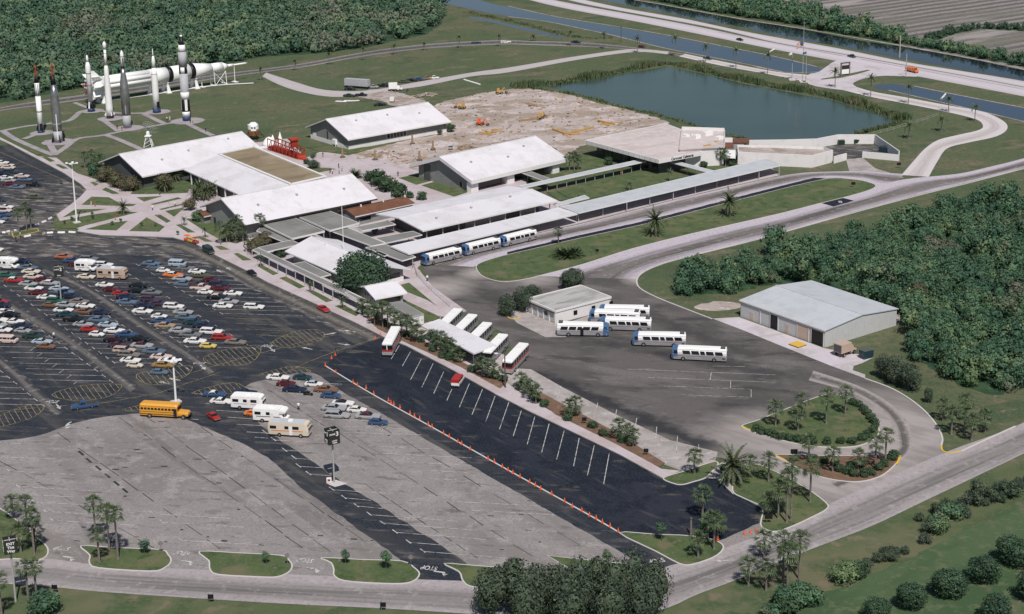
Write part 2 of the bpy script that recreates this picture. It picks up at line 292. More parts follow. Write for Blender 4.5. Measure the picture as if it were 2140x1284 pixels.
PAINTS = dict(white=(.72, .70, .68), cream=(.62, .54, .44), pink=(.60, .47, .43), silver=(.33, .33, .34), grey=(.16, .16, .17), taupe=(.20, .17, .15), slate=(.10, .14, .19), blue=(.035, .075, .16), steel=(.10, .15, .22), navy=(.014, .022, .05), lightblue=(.36, .43, .50), teal=(.015, .045, .06), green=(.02, .10, .07), darkgreen=(.02, .045, .03), red=(.36, .025, .02), maroon=(.10, .012, .016), rust=(.36, .12, .06), orange=(.70, .17, .03), brown=(.20, .10, .055), tan=(.34, .24, .16), beige=(.48, .36, .29), gold=(.30, .18, .06), yellow=(.62, .47, .12), black=(.010, .011, .013), purple=(.06, .03, .055), olive=(.08, .085, .05))
for k, c in PAINTS.items(): M['p_'+k] = mat('car_paint_'+k, c, .38, coat=.25, spec=.4)
# ---------------------------------------------------------------- the ground
def crom(pts, n=4, closed=True):
    out = []; N = len(pts); rng = range(N) if closed else range(N-1)
    for i in rng:
        g = (lambda k: pts[k % N]) if closed else (lambda k: pts[min(max(k, 0), N-1)])
        a, b, c, d = g(i-1), g(i), g(i+1), g(i+2)
        for k in range(n):
            t = k/n
            out.append(tuple(.5*((2*b[j])+(-a[j]+c[j])*t+(2*a[j]-5*b[j]+4*c[j]-d[j])*t*t+(-a[j]+3*b[j]-3*c[j]+d[j])*t**3) for j in (0, 1)))
    if not closed: out.append(tuple(pts[-1]))
    return out
def flat(pxs, z): return [P(x, y, z) for x, y in pxs]
JAG = {'dirt': .9, 'dirt2': .7, 'lot': .25, 'leafd': 1.0, 'meadow': .8, 'verge': .25, 'asphw': .6, 'asph': .12, 'asphb': .12, 'furrow': .8, 'mulch': .2}
def ragged(pts, amp, step=1.6):
    g = random.Random(len(pts)*7+int(pts[0][0])); out = []
    for i in range(len(pts)):
        a, b = Vector(pts[i]), Vector(pts[(i+1) % len(pts)]); d = b-a; n = max(1, min(120, int(d.length/step))); nr = Vector((-d.y, d.x)).normalized() if d.length > 1e-4 else Vector((0, 0))
        for k in range(n): q = a+d*k/n+(nr*g.uniform(-amp, amp) if k else Vector((0, 0))); out.append((q.x, q.y))
    return out
def sheet(name, pxs, z, mt, label=None, sm=0, parent=None, kind='structure', z0=None):
    if sm: pxs = crom(pxs, sm)
    pts = [(p.x, p.y) for p in flat(pxs, z)]; b = MB()
    if mt in JAG and z0 is None and name != 'parking_lot': pts = ragged(pts, JAG[mt])
    if z0 is None:
        tri = tessellate_polygon([[Vector((p[0], p[1], 0)) for p in pts]]); fs = []
        for a, c, d in tri:
            cr = (pts[c][0]-pts[a][0])*(pts[d][1]-pts[a][1])-(pts[c][1]-pts[a][1])*(pts[d][0]-pts[a][0])
            fs.append((a, c, d) if cr > 0 else (a, d, c))
        b.add([(p[0], p[1], z) for p in pts], fs)
    else: b.prism(pts, z0, z)
    o = b.build(name, M[mt], parent)
    if parent is None: tag(o, label, kind=kind)
    return o
def resample(pts, n):
    L = [0]
    for a, b in zip(pts, pts[1:]): L.append(L[-1]+(b-a).length)
    out = []; k = 0
    for i in range(n):
        t = L[-1]*i/(n-1)
        while k < len(L)-2 and L[k+1] < t: k += 1
        u = (t-L[k])/max(L[k+1]-L[k], 1e-6); out.append(pts[k].lerp(pts[k+1], min(max(u, 0), 1)))
    return out
def strip(name, Lp, Rp, z, mt, label=None, n=60, sm=4, parent=None):
    A = resample(flat(crom(Lp, sm, False), z), n); B = resample(flat(crom(Rp, sm, False), z), n); c = 6
    vs = []; uvs = []; SLEN = sum((q-p_).length for p_, q in zip(A, A[1:]))
    for i in range(n):
        for k in range(c+1): vs.append(A[i].lerp(B[i], k/c)); uvs.append((SLEN*i/n/10, k/c))
    fs = []
    for i in range(n-1):
        for k in range(c):
            q = (i*(c+1)+k, i*(c+1)+k+1, (i+1)*(c+1)+k+1, (i+1)*(c+1)+k)
            if (vs[q[1]]-vs[q[0]]).cross(vs[q[3]]-vs[q[0]]).z < 0: q = q[::-1]
            fs.append(q)
    b = MB(); b.add(vs, fs); o = b.build(name, M[mt], parent); me = o.data
    ul = me.uv_layers.new(name='UVMap')
    ul.data.foreach_set('uv', [c_ for l in me.loops for c_ in uvs[l.vertex_index]])
    if parent is None: tag(o, label, kind='structure')
    return o
def inset(pts, d):
    n = len(pts); A = sum(pts[i][0]*pts[(i+1) % n][1]-pts[(i+1) % n][0]*pts[i][1] for i in range(n)); s = 1 if A > 0 else -1; out = []
    for i in range(n):
        a, b, c = Vector(pts[i-1][:2]), Vector(pts[i][:2]), Vector(pts[(i+1) % n][:2])
        t1, t2 = (b-a), (c-b)
        t = (t1.normalized() if t1.length > 1e-5 else Vector((0, 0)))+(t2.normalized() if t2.length > 1e-5 else Vector((0, 0)))
        t = t.normalized() if t.length > 1e-5 else Vector((1, 0)); nrm = Vector((-t.y, t.x))*s; out.append(b+nrm*d)
    return out
def island(name, pxs, label, mt='lawn', sm=4, kw=.24, z=.15, kerb='kerb', base=.0):
    if sm: pxs = crom(pxs, sm)
    pts = [Vector((p.x, p.y)) for p in flat(pxs, z)]; ins = inset(pts, kw); b = MB(); b.prism([tuple(p) for p in ins], base, z-.02)
    o = b.build(name, M[mt]); tag(o, label, kind='structure')
    k = MB(); n = len(pts)
    for i in range(n):
        j = (i+1) % n; a, c, d, e = pts[i], pts[j], ins[j], ins[i]
        vs = [(a.x, a.y, base), (c.x, c.y, base), (c.x, c.y, z), (a.x, a.y, z), (e.x, e.y, z), (d.x, d.y, z)]
        k.add(vs, [(0, 1, 2, 3), (3, 2, 5, 4)])
    k.build('kerb', M[kerb], o); return o
_ln = MB(); _ln.quad((-.5, -.5, 0), (.5, -.5, 0), (.5, .5, 0), (-.5, .5, 0))
LINE = {'d': _ln.mesh('painted_line', M['asph']), 'w': _ln.mesh('painted_line', M['paintw']), 'y': _ln.mesh('painted_line', M['painty'])}
def line(parent, a, b, wd=.14, z=.085, c='w', world=False):
    A, B = (Vector((*a, z)), Vector((*b, z))) if world else (P(*a, z), P(*b, z))
    d = B-A
    if d.length < .05: return
    o = bpy.data.objects.new('painted_line', LINE[c]); COL.objects.link(o); o.parent = parent
    o.location = (A+B)/2; o.rotation_euler = (0, 0, math.atan2(d.y, d.x)); o.scale = (d.length, wd, 1); return o
def pathline(parent, pxs, **k):
    for a, b in zip(pxs, pxs[1:]): line(parent, a, b, **k)
def hatch(parent, pxs, ang, step=1.15, z=.085, sm=3):
    if sm: pxs = crom(pxs, sm)
    pts = [Vector((p.x, p.y)) for p in flat(pxs, z)]; n = len(pts)
    for i in range(0, n): line(parent, tuple(pts[i]), tuple(pts[(i+1) % n]), .13, z, 'y', True)
    d = Vector((math.cos(ang), math.sin(ang))); nr = Vector((-d.y, d.x)); q = [p.dot(nr) for p in pts]; t = min(q)+step*.6
    while t < max(q):
        xs = []
        for i in range(n):
            a, b = pts[i], pts[(i+1) % n]; u, v = a.dot(nr)-t, b.dot(nr)-t
            if u*v < 0: xs.append((a+(b-a)*(u/(u-v))).dot(d))
        xs.sort()
        for k in range(0, len(xs)-1, 2): line(parent, tuple(d*xs[k]+nr*t), tuple(d*xs[k+1]+nr*t), .11, z, 'y', True)
        t += step
_TM = {}
def text_mesh(s, size, mt, extrude=.0):
    k = (s, size, mt.name)
    if k not in _TM: _TM[k] = _text_mesh(s, size, mt, extrude)
    return _TM[k]
def _text_mesh(s, size, mt, extrude=.0):
    cu = bpy.data.curves.new('lettering', 'FONT'); cu.body = s; cu.size = size; cu.offset = .022*size; cu.extrude = extrude; cu.align_x = 'CENTER'; cu.align_y = 'CENTER'
    o = bpy.data.objects.new('lettering', cu); COL.objects.link(o); bpy.context.view_layer.update()
    me = bpy.data.meshes.new_from_object(o.evaluated_get(bpy.context.evaluated_depsgraph_get())); bpy.data.objects.remove(o); me.materials.clear(); me.materials.append(mt); return me
for _s, _z in (('3', 1.15), ('2', 1.15), ('ZONE', .42), ('LONG', .36), ('TERM', .36), ('EXIT', .62), ('This', .62), ('Way', .62)): text_mesh(_s, _z, M['white'], .01)
text_mesh('Carousel Cafeteria', 1.25, M['black'], .02)
STOP_ME = text_mesh('STOP', 1.0, M['paintw'])
_a = MB(); _a.add([(-.12, -1, 0), (.12, -1, 0), (.12, .1, 0), (.42, .1, 0), (0, 1, 0), (-.42, .1, 0), (-.12, .1, 0)], [(0, 1, 2, 6), (3, 4, 5), (6, 2, 3, 4), ])
_a = MB(); _a.add([(-.13, -1, 0), (.13, -1, 0), (.13, .1, 0), (-.13, .1, 0), (-.45, .1, 0), (.45, .1, 0), (0, 1, 0)], [(0, 1, 2, 3), (4, 5, 6)])
ARROW_ME = _a.mesh('painted_arrow', M['paintw'])
_a = MB(); _a.add([(-.13, -1, 0), (.13, -1, 0), (.13, .1, 0), (-.13, .25, 0), (.35, .42, 0), (.30, .62, 0), (-.1, .5, 0), (.28, .22, 0), (.9, .62, 0), (.25, .95, 0)], [(0, 1, 2, 3), (3, 2, 4, 5, 6), (7, 8, 9)])
TURN_ME = _a.mesh('painted_turn_arrow', M['paintw'])
def mark(parent, me, name, px, ang, sx, sy, z=.09):
    o = bpy.data.objects.new(name, me); COL.objects.link(o); o.parent = parent; o.location = P(*px, z); o.rotation_euler = (0, 0, ang); o.scale = (sx, sy, 1); return o

g = MB(); g.quad((-3500, 60, 0), (3500, 60, 0), (3500, 6500, 0), (-3500, 6500, 0)); tag(g.build('ground', M['grass']), 'mown grass ground under the whole site', kind='structure')
sheet('meadow', [(1400, 1500), (1440, 1284), (1640, 1275), (1760, 1228), (1900, 1170), (2010, 1112), (2150, 1040), (2400, 930), (2600, 1500)], .02, 'meadow', 'bright green meadow among the round orchard trees')
sheet('verge', [(1384, 1274), (1453, 1244), (1531, 1215), (1685, 1152), (1816, 1102), (1920, 1053), (2025, 1003), (2140, 948), (2300, 870), (2300, 985), (2150, 1040), (2010, 1112), (1900, 1170), (1760, 1228), (1640, 1276), (1440, 1300), (1300, 1330)], .015, 'verge', 'dry mown verge below the main road')
sheet('verge', [(-200, 1215), (120, 1226), (236, 1239), (560, 1260), (802, 1272), (1011, 1285), (1200, 1300), (1200, 1500), (-200, 1500)], .015, 'verge', 'dry grass verge along the bottom of the lot')
sheet('ploughed_field', [(1500, 2), (1480, -60), (2700, -60), (2700, 330), (2200, 175), (2060, 140), (1960, 118), (1890, 95), (1840, 78), (1780, 62), (1735, 40), (1640, 20)], .02, 'furrow', 'bare ploughed field with furrows beyond the far canal')
# water
sheet('pond', [(1141, 181), (1200, 172), (1300, 155), (1387, 140), (1430, 146), (1468, 154), (1557, 176), (1620, 187), (1680, 199), (1742, 210), (1802, 228), (1855, 245), (1886, 258), (1860, 264), (1829, 270), (1790, 281), (1720, 293), (1640, 300), (1557, 292), (1515, 279), (1479, 269), (1426, 253), (1374, 238), (1296, 221), (1222, 200), (1173, 188)], .03, 'pond', 'grey green pond beside the cafeteria')
sheet('canal', [(880, -16), (995, -2), (1037, 10), (1100, 22), (1165, 37), (1296, 58), (1400, 76), (1505, 97), (1620, 120), (1659, 128), (1706, 141), (1723, 148), (1721, 151), (1685, 153), (1632, 149), (1580, 137), (1531, 128), (1453, 113), (1374, 97), (1311, 81), (1283, 74), (1217, 60), (1139, 44), (1060, 34), (1019, 27), (935, 9), (860, -4)], .03, 'canal', 'blue canal between the highway and the lawns')
sheet('ditch', [(981, 34), (1040, 45), (1110, 61), (1178, 77), (1176, 81), (1105, 66), (1040, 50), (981, 38)], .03, 'canal', 'narrow drainage ditch near the wood')
sheet('far_canal', [(1180, -28), (1248, -8), (1335, 1), (1400, 14), (1479, 29), (1557, 43), (1620, 52), (1685, 63), (1803, 86), (1881, 97), (1973, 113), (2051, 128), (2140, 147), (2300, 180), (2300, 205), (2140, 168), (2051, 153), (1973, 139), (1868, 120), (1763, 98), (1659, 81), (1580, 65), (1557, 58), (1479, 45), (1400, 29), (1322, 13), (1248, 0), (1170, -12)], .03, 'canalf', 'dark far canal reflecting the trees')
sheet('canal', [(1826, 179), (1863, 175), (1907, 181), (1999, 199), (2090, 217), (2140, 227), (2300, 262), (2300, 292), (2140, 254), (2077, 239), (2025, 226), (1973, 215), (1907, 202), (1855, 189), (1829, 186)], .03, 'canal', 'deep blue canal right of the entrance')
def bank(pxs, w0=.9): # bare soil rim along a water edge
    A = flat(crom(pxs, 3, False), .05); b = MB()
    for i in range(len(A)-1):
        d = (A[i+1]-A[i]).normalized(); nr = Vector((-d.y, d.x, 0)); b.quad(A[i], A[i+1], A[i+1]+nr*w0, A[i]+nr*w0)
    return tag(b.build('bank', M['dirt2']), 'bare soil rim along the water edge', kind='structure')
bank([(1060, 13), (1165, 36), (1296, 57), (1400, 75), (1505, 96), (1620, 119), (1706, 140)]); bank([(1060, 35), (1139, 45), (1217, 61), (1283, 75), (1374, 98), (1453, 114), (1531, 129), (1632, 150)])
bank([(1322, 0), (1400, 13), (1557, 42), (1685, 62), (1881, 96), (2051, 127), (2140, 146)], 1.4); bank([(1855, 189), (1973, 216), (2077, 240), (2140, 255)]); bank([(1907, 180), (2000, 199), (2140, 226)]); bank([(1720, 150), (1640, 151), (1580, 139)])
# highway and entrance
hw = strip('highway', [(1070, -14), (1102, -1), (1191, 20), (1322, 44), (1453, 70), (1620, 104), (1750, 128), (1918, 160), (2025, 180), (2140, 202), (2300, 235)], [(1112, -16), (1144, -3), (1217, 12), (1322, 31), (1453, 55), (1620, 90), (1750, 112), (1918, 142), (2025, 161), (2140, 183), (2300, 214)], .06, 'rdhwy', 'pale concrete highway carriageway nearer the site', 80)
strip('highway', [(1150, -10), (1170, -4), (1243, 13), (1374, 37), (1502, 61), (1620, 89), (1750, 111), (1918, 141), (2025, 160), (2140, 182), (2300, 213)], [(1170, -14), (1196, -6), (1296, 16), (1427, 39), (1531, 61), (1620, 78), (1750, 101), (1894, 130), (1999, 147), (2140, 170), (2300, 200)], .055, 'rdhwy', 'pale concrete highway carriageway beside the far canal', 80)
sheet('intersection', [(1712, 150), (1750, 126), (1790, 132), (1924, 159), (1850, 158.5), (1812, 163), (1790, 170), (1783, 177), (1800, 190), (1748, 187), (1690, 176), (1690, 156)], .068, 'conc', 'pale concrete entrance junction off the highway', 3)
strip('entrance_road', [(1419, 118), (1505, 137), (1620, 158), (1693, 174), (1748, 185), (1816, 202), (1894, 217), (1973, 233), (2038, 249), (2054, 262), (2046, 272), (1999, 283), (1960, 293), (1933, 311), (1910, 336), (1884, 366)], [(1432, 113), (1505, 128), (1620, 150), (1690, 157), (1748, 168), (1816, 190), (1894, 204), (1973, 219), (2051, 233), (2090, 249), (2105, 262), (2101, 275), (2077, 287), (2025, 298), (1980, 310), (1960, 336), (1941, 370)], .06, 'rdconc', 'curving concrete entrance road around the pond', 90)
strip('service_road', [(-150, 262), (0, 232), (79, 222), (188, 207), (300, 190), (445, 166), (560, 150), (645, 139), (749, 120), (867, 104), (959, 97), (1060, 93), (1100, 94), (1217, 98), (1322, 104), (1421, 117)], [(-150, 256), (0, 225), (97, 209), (183, 197), (300, 180), (445, 157), (560, 143), (645, 131), (749, 111), (867, 95), (959, 88), (1060, 84), (1100, 86), (1217, 89), (1296, 96), (1434, 113)], .05, 'rdserv', 'dark service road curving along the wood', 80)
strip('drive', [(548, 160), (592, 181), (645, 196), (697, 203), (749, 200), (802, 191), (880, 181), (985, 160), (1060, 152), (1191, 128), (1296, 112), (1348, 109), (1395, 114)], [(556, 152), (618, 172), (671, 187), (723, 191), (760, 190), (802, 185), (854, 175), (985, 152), (1060, 142), (1191, 120), (1296, 105), (1335, 103), (1398, 108)], .055, 'rdpath', 'pale gravel drive between the two lawns', 60)
# construction ground
sheet('construction_site', [(668, 318), (735, 320), (840, 296), (945, 270), (925, 245), (905, 222), (960, 205), (1045, 189), (1100, 186), (1173, 193), (1240, 213), (1320, 232), (1392, 253), (1380, 268), (1226, 300), (1185, 330), (1130, 300), (990, 330), (930, 338), (890, 352), (860, 372), (800, 360), (700, 345), (650, 350)], .035, 'dirt', 'torn up sandy construction ground behind the halls', 3)
sheet('yard_dirt', [(760, 190), (808, 188), (870, 205), (905, 222), (860, 235), (800, 212), (748, 203)], .03, 'dirt2', 'bare dirt beside the parked trucks', 2)
# the lots
lot = sheet('parking_lot', [(-320, 225), (0, 305), (18, 302), (131, 362), (168, 386), (183, 397), (170, 413), (147, 430), (118, 451), (105, 473), (118, 483), (162, 485), (209, 493), (314, 496), (361, 498), (408, 511), (450, 535), (513, 566), (560, 592), (653, 634), (689, 651), (739, 674), (802, 706), (849, 724), (948, 776), (1037, 826), (1100, 858), (1165, 889), (1296, 952), (1385, 1002), (1440, 1030), (1591, 1075), (1560, 1120), (1500, 1150), (1440, 1195), (1380, 1215), (1020, 1235), (700, 1225), (100, 1205), (-320, 1195)], .03, 'asph', 'dark asphalt visitor parking lot with painted bays')
sheet('worn_asphalt', [(-80, 404), (60, 385), (110, 372), (168, 386), (183, 397), (170, 413), (118, 451), (105, 473), (118, 483), (209, 493), (314, 496), (408, 511), (450, 535), (560, 592), (690, 652), (800, 706), (770, 712), (700, 690), (600, 640), (450, 562), (330, 535), (180, 532), (60, 540), (-80, 548)], .04, 'asphw', 'worn patchy asphalt along the front walk')
sheet('grey_lot', [(-200, 935), (0, 921), (79, 911), (157, 884), (236, 869), (314, 864), (380, 874), (419, 890), (484, 918), (560, 956), (619, 1011), (687, 1061), (762, 1116), (822, 1160), (841, 1175), (860, 1215), (700, 1222), (400, 1212), (110, 1204), (-200, 1196)], .045, 'lot', 'pale grey asphalt lot at the bottom left', 2)
sheet('grey_lot', [(513, 808), (540, 797), (590, 786), (640, 778), (671, 787), (707, 814), (776, 850), (828, 882), (906, 924), (954, 956), (1006, 985), (1100, 1040), (1217, 1108), (1330, 1173), (1352, 1186), (1300, 1205), (1180, 1205), (1050, 1215), (985, 1200), (975, 1178), (938, 1152), (823, 1076), (697, 995), (640, 956), (561, 903), (530, 870), (512, 835)], .045, 'lot', 'pale grey asphalt lot around the zone three sign', 2)
strip('aisle_track', [(-60, 572), (52, 645), (146, 698), (222, 754), (290, 806)], [(-60, 596), (40, 668), (132, 720), (208, 778), (266, 826)], .042, 'aisle', 'pale worn track along the left parking aisle', 40)
strip('aisle_track', [(100, 560), (190, 600), (300, 672), (400, 735), (455, 775)], [(80, 568), (172, 610), (282, 684), (380, 748), (430, 785)], .042, 'aisle', 'pale worn track along the middle parking aisle', 40)
strip('aisle_track', [(-60, 700), (20, 757), (80, 812), (135, 860)], [(-60, 724), (5, 775), (62, 830), (112, 872)], .042, 'aisle', 'pale worn track beside the empty bays', 40)
strip('lane_shoulder', [(395, 509), (452, 537), (513, 567), (560, 593), (653, 635), (739, 675), (798, 705)], [(350, 515), (425, 545), (490, 578), (540, 606), (635, 650), (720, 690), (772, 714)], .044, 'shoulder', 'dusty lane shoulder along the front walk', 60)
sheet('coach_lot', [(797, 708), (840, 722), (948, 776), (1037, 826), (1100, 858), (1165, 889), (1296, 952), (1385, 1002), (1408, 1012), (1427, 1014), (1468, 1001), (1500, 990), (1536, 1034), (1591, 1061), (1586, 1095), (1545, 1112), (1500, 1131), (1442, 1119), (1292, 1112), (1217, 1069), (1060, 982), (906, 895), (776, 823), (681, 766), (700, 742), (760, 720)], .05, 'asphb', 'freshly sealed black coach parking lot')
sheet('sealed_lane', [(681, 767), (776, 824), (906, 896), (1060, 983), (1217, 1070), (1292, 1113), (1369, 1152), (1331, 1174), (1217, 1108), (1100, 1040), (954, 956), (828, 882), (707, 814), (671, 787), (655, 775)], .046, 'asph', 'dark sealed lane beside the row of cones')
# main roads
strip('main_road', [(-220, 1210), (40, 1222), (120, 1228), (236, 1239), (560, 1260), (802, 1272), (1011, 1285), (1140, 1292), (1260, 1290), (1382, 1275), (1453, 1244), (1531, 1215), (1685, 1152), (1816, 1102), (1920, 1053), (2025, 1003), (2140, 948), (2300, 870)], [(-220, 1160), (40, 1172), (105, 1168), (200, 1180), (400, 1190), (700, 1205), (960, 1214), (1150, 1222), (1300, 1212), (1400, 1182), (1470, 1165), (1530, 1140), (1640, 1100), (1740, 1050), (1850, 1000), (1985, 942), (2125, 890), (2300, 805)], .06, 'rdmain', 'wide grey main road along the lower edge', 100)
strip('loop_road', [(2300, 300), (2140, 351), (2025, 381), (1920, 407), (1842, 428), (1763, 449), (1658, 480), (1580, 500), (1505, 520), (1427, 538), (1374, 554), (1343, 569), (1331, 584)], [(2300, 285), (2140, 331), (2064, 350), (1999, 364), (1890, 375), (1830, 391), (1797, 403), (1711, 426), (1620, 449), (1453, 487), (1322, 520), (1217, 553), (1125, 577)], .06, 'rdloop', 'wide worn road curving past the bus yard', 90)
strip('bus_lane', [(1889, 364), (1860, 362), (1800, 358), (1737, 359), (1685, 361), (1632, 368), (1580, 379), (1505, 396), (1374, 427), (1243, 461), (1120, 489), (990, 520), (884, 552)], [(1870, 394), (1831, 390), (1816, 381), (1784, 375), (1727, 373), (1640, 392), (1580, 407), (1453, 440), (1343, 468), (1214, 496), (1100, 523), (1037, 538), (990, 558)], .055, 'rdloop', 'bus lane beside the long canopies', 80)
sheet('fresh_asphalt', [(1060, 527), (1214, 491), (1343, 463), (1453, 435), (1580, 402), (1700, 372), (1727, 372), (1640, 393), (1580, 408), (1453, 441), (1343, 469), (1214, 497), (1100, 523), (1060, 534)], .062, 'asphb', 'narrow dark strip of new asphalt beside the lawn island')
pt = sheet('asphalt_patch', [(1711, 423), (1758, 413), (1785, 420), (1742, 432)], .066, 'asphb', 'square black asphalt patch on the bus road')
sheet('service_drive', [(1768, 332), (1803, 330), (1829, 352), (1868, 364), (1890, 372), (1820, 372), (1775, 360)], .05, 'bay', 'service drive into the walled yard', 0)
sheet('bus_yard', [(884, 552), (990, 556), (1011, 580), (1053, 590), (1125, 577), (1217, 553), (1330, 560), (1331, 584), (1337, 601), (1374, 621), (1427, 642), (1489, 666), (1557, 692), (1620, 718), (1659, 734), (1737, 765), (1784, 781), (1808, 791), (1868, 815), (1920, 849), (1954, 885), (1969, 915), (1969, 939), (1975, 948), (1900, 985), (1780, 1034), (1728, 1064), (1727, 1050), (1680, 1015), (1600, 973), (1530, 960), (1490, 955), (1440, 975), (1380, 960), (1200, 870), (1085, 790), (1060, 700), (960, 650), (900, 610)], .04, 'yard', 'brown grey asphalt bus yard with worn tracks', 0)
strip('yard_track', [(1700, 775), (1790, 805), (1852, 838), (1890, 872), (1906, 912), (1898, 950), (1840, 985), (1760, 1022)], [(1690, 795), (1776, 820), (1830, 850), (1862, 884), (1874, 920), (1868, 945), (1815, 975), (1730, 1008)], .05, 'track', 'dark worn turning track round the palm islands', 50)
sheet('side_drive', [(1502, 970), (1528, 956), (1578, 970), (1545, 985), (1531, 1013), (1533, 1034), (1500, 1002), (1478, 999)], .055, 'bay', 'short grey drive between the wedge lawn and the palm island')
sheet('lot_exit', [(1500, 1131), (1548, 1111), (1590, 1093), (1600, 1106), (1625, 1112), (1560, 1140), (1511, 1152)], .056, 'lot', 'pale grey exit strip below the coach lot')
sheet('parking_bay_slab', [(1075, 770), (1110, 772), (1180, 812), (1290, 868), (1400, 920), (1500, 945), (1495, 964), (1427, 985), (1385, 970), (1290, 925), (1160, 862), (1060, 810), (1040, 795)], .05, 'bay', 'pale concrete bays between the yard and the front walk')
sheet('apron', [(1489, 666), (1544, 663), (1722, 728), (1826, 747), (1800, 760), (1784, 765), (1782, 774), (1808, 783), (1808, 791), (1737, 765), (1620, 718), (1557, 692)], .055, 'conc', 'pale concrete apron in front of the metal warehouse')
sheet('gravel', [(1450, 641), (1490, 630), (1545, 634), (1545, 644), (1500, 650), (1465, 648)], .03, 'dirt2', 'pale rubble patch left of the warehouse', 2)
sheet('gravel', [(1830, 650), (1880, 655), (1950, 680), (1930, 690), (1880, 678), (1840, 665)], .03, 'dirt2', 'bare dirt track behind the warehouse', 2)
sheet('office_pad', [(1060, 650), (1090, 645), (1170, 680), (1290, 640), (1290, 660), (1180, 705), (1140, 705), (1080, 675)], .048, 'bay', 'stained concrete pad around the small office')
# plaza and walks (kerb high)
walk = sheet('front_walk', [(-80, 245), (0, 287), (80, 327), (118, 330), (160, 362), (215, 380), (260, 400), (420, 395), (520, 300), (600, 290), (640, 330), (668, 318), (735, 322), (780, 330), (880, 360), (960, 360), (1100, 350), (1100, 400), (1200, 430), (1300, 405), (1600, 340), (1630, 366), (1505, 394), (1374, 425), (1243, 459), (1120, 487), (990, 518), (890, 543), (872, 560), (905, 600), (975, 650), (930, 662), (880, 655), (895, 668), (1060, 745), (1085, 775), (1045, 790), (1100, 830), (1160, 864), (1283, 924), (1382, 980), (1421, 984), (1385, 999), (1296, 950), (1165, 887), (1100, 856), (1037, 824), (948, 774), (849, 722), (802, 704), (739, 672), (689, 649), (653, 632), (560, 590), (513, 564), (450, 533), (408, 509), (361, 496), (314, 494), (209, 491), (162, 483), (165, 478), (130, 470), (118, 449), (147, 428), (168, 411), (181, 397), (168, 384), (131, 360), (18, 300), (0, 292), (-80, 252)], .14, 'walk', 'pinkish concrete walks and plaza around the halls', z0=0)
LAWN = 'small lawn between the plaza walks'
def patch(pxs, label=LAWN, mt='lawn', sm=0, z=.17): return sheet('lawn', pxs, z, mt, label, sm, z0=.1)
z5 = lambda L: [(x/3.8214, 300+y/3.8214) for x, y in L]
for L in ([(650, 490), (730, 425), (870, 430), (960, 480), (1090, 485), (1060, 500), (900, 497)], [(500, 590), (600, 525), (850, 523)], [(400, 670), (480, 620), (720, 570), (950, 540), (1100, 550), (900, 600), (680, 655), (600, 680)], [(680, 685), (870, 635), (1020, 618), (930, 695)], [(1030, 700), (1170, 590), (1315, 665), (1270, 705)], [(1090, 430), (1300, 420), (1150, 465)], [(1200, 485), (1420, 430), (1450, 440), (1230, 490)], [(1270, 525), (1480, 475), (1500, 480), (1290, 532)], [(1320, 540), (1480, 508), (1390, 585)], [(1230, 570), (1280, 568), (1365, 620), (1330, 635)], [(1405, 650), (1440, 645), (1560, 710), (1500, 712)], [(1560, 745), (1600, 740), (1705, 785), (1640, 785)], [(1715, 820), (1770, 818), (1835, 848), (1760, 850)], [(1865, 880), (1900, 875), (2010, 930), (1940, 935)], [(815, 370), (845, 350), (955, 400), (900, 405)], [(720, 310), (750, 305), (790, 325), (760, 340)], [(440, 170), (470, 165), (550, 200), (500, 203)], [(335, 110), (370, 105), (440, 140), (400, 148)], [(230, 58), (265, 52), (330, 85), (290, 92)], [(1040, 405), (1100, 320), (1350, 300), (1500, 300), (1530, 320), (1500, 395), (1200, 405)], [(1480, 600), (1620, 600), (1800, 660), (2000, 780), (1800, 790), (1650, 710)]):
    patch(z5(L))
z9 = lambda L: [(520+x/8.917, 490+y/8.917) for x, y in L]
for L in ([(160, 595), (230, 560), (555, 730), (450, 760)], [(570, 815), (690, 785), (1050, 975), (940, 1010)], [(1130, 1080), (1200, 1040), (1570, 1235), (1440, 1265)]): patch(z9(L))
zA = lambda L: [(680+x/8.917, 560+y/8.917) for x, y in L]
for L in ([(170, 710), (350, 690), (640, 850), (570, 900)], [(1400, 315), (1560, 275), (2080, 710), (1900, 600), (1530, 450)], [(1420, 630), (1500, 610), (2110, 900), (2090, 960), (1840, 1030), (1835, 860)], [(1650, 1180), (1900, 1160), (1800, 1250)]): patch(zA(L))
z7 = lambda L: [(1060+x/3.8214, 300+y/3.8214) for x, y in L]
for L in ([(400, 380), (1130, 215), (1460, 270), (1000, 385), (640, 440), (480, 430)], [(310, 385), (390, 395), (480, 450), (420, 455)], [(340, 265), (480, 230), (470, 100), (600, 90), (780, 100), (900, 170), (360, 285)], [(1390, 205), (1450, 195), (1640, 245), (1560, 255)], [(1480, 190), (1640, 170), (1900, 180), (1660, 235)]): patch(z7(L))
z6 = lambda L: [(540+x/3.8214, 300+y/3.8214) for x, y in L]
for L in ([(1120, 275), (1320, 235), (1420, 290), (1260, 330)], [(1300, 335), (1430, 300), (1720, 375), (1560, 425)], [(310, 10), (480, 60), (540, 70), (720, 95), (940, 30), (930, 20), (720, 40), (330, 0)], [(380, 195), (560, 195), (620, 205), (470, 235)]): patch(z6(L))
sheet('planting_bed', [(762, 662), (800, 668), (840, 690), (890, 715), (1000, 775), (1060, 800), (1045, 812), (960, 766), (860, 722), (790, 688)], .16, 'mulch', 'mulched planting bed along the front walk', z0=.1)
sheet('planting_bed', [(1090, 808), (1130, 820), (1210, 862), (1290, 905), (1390, 968), (1378, 977), (1283, 926), (1160, 866)], .16, 'mulch', 'mulched palm bed between the walk and the bays', z0=.1)
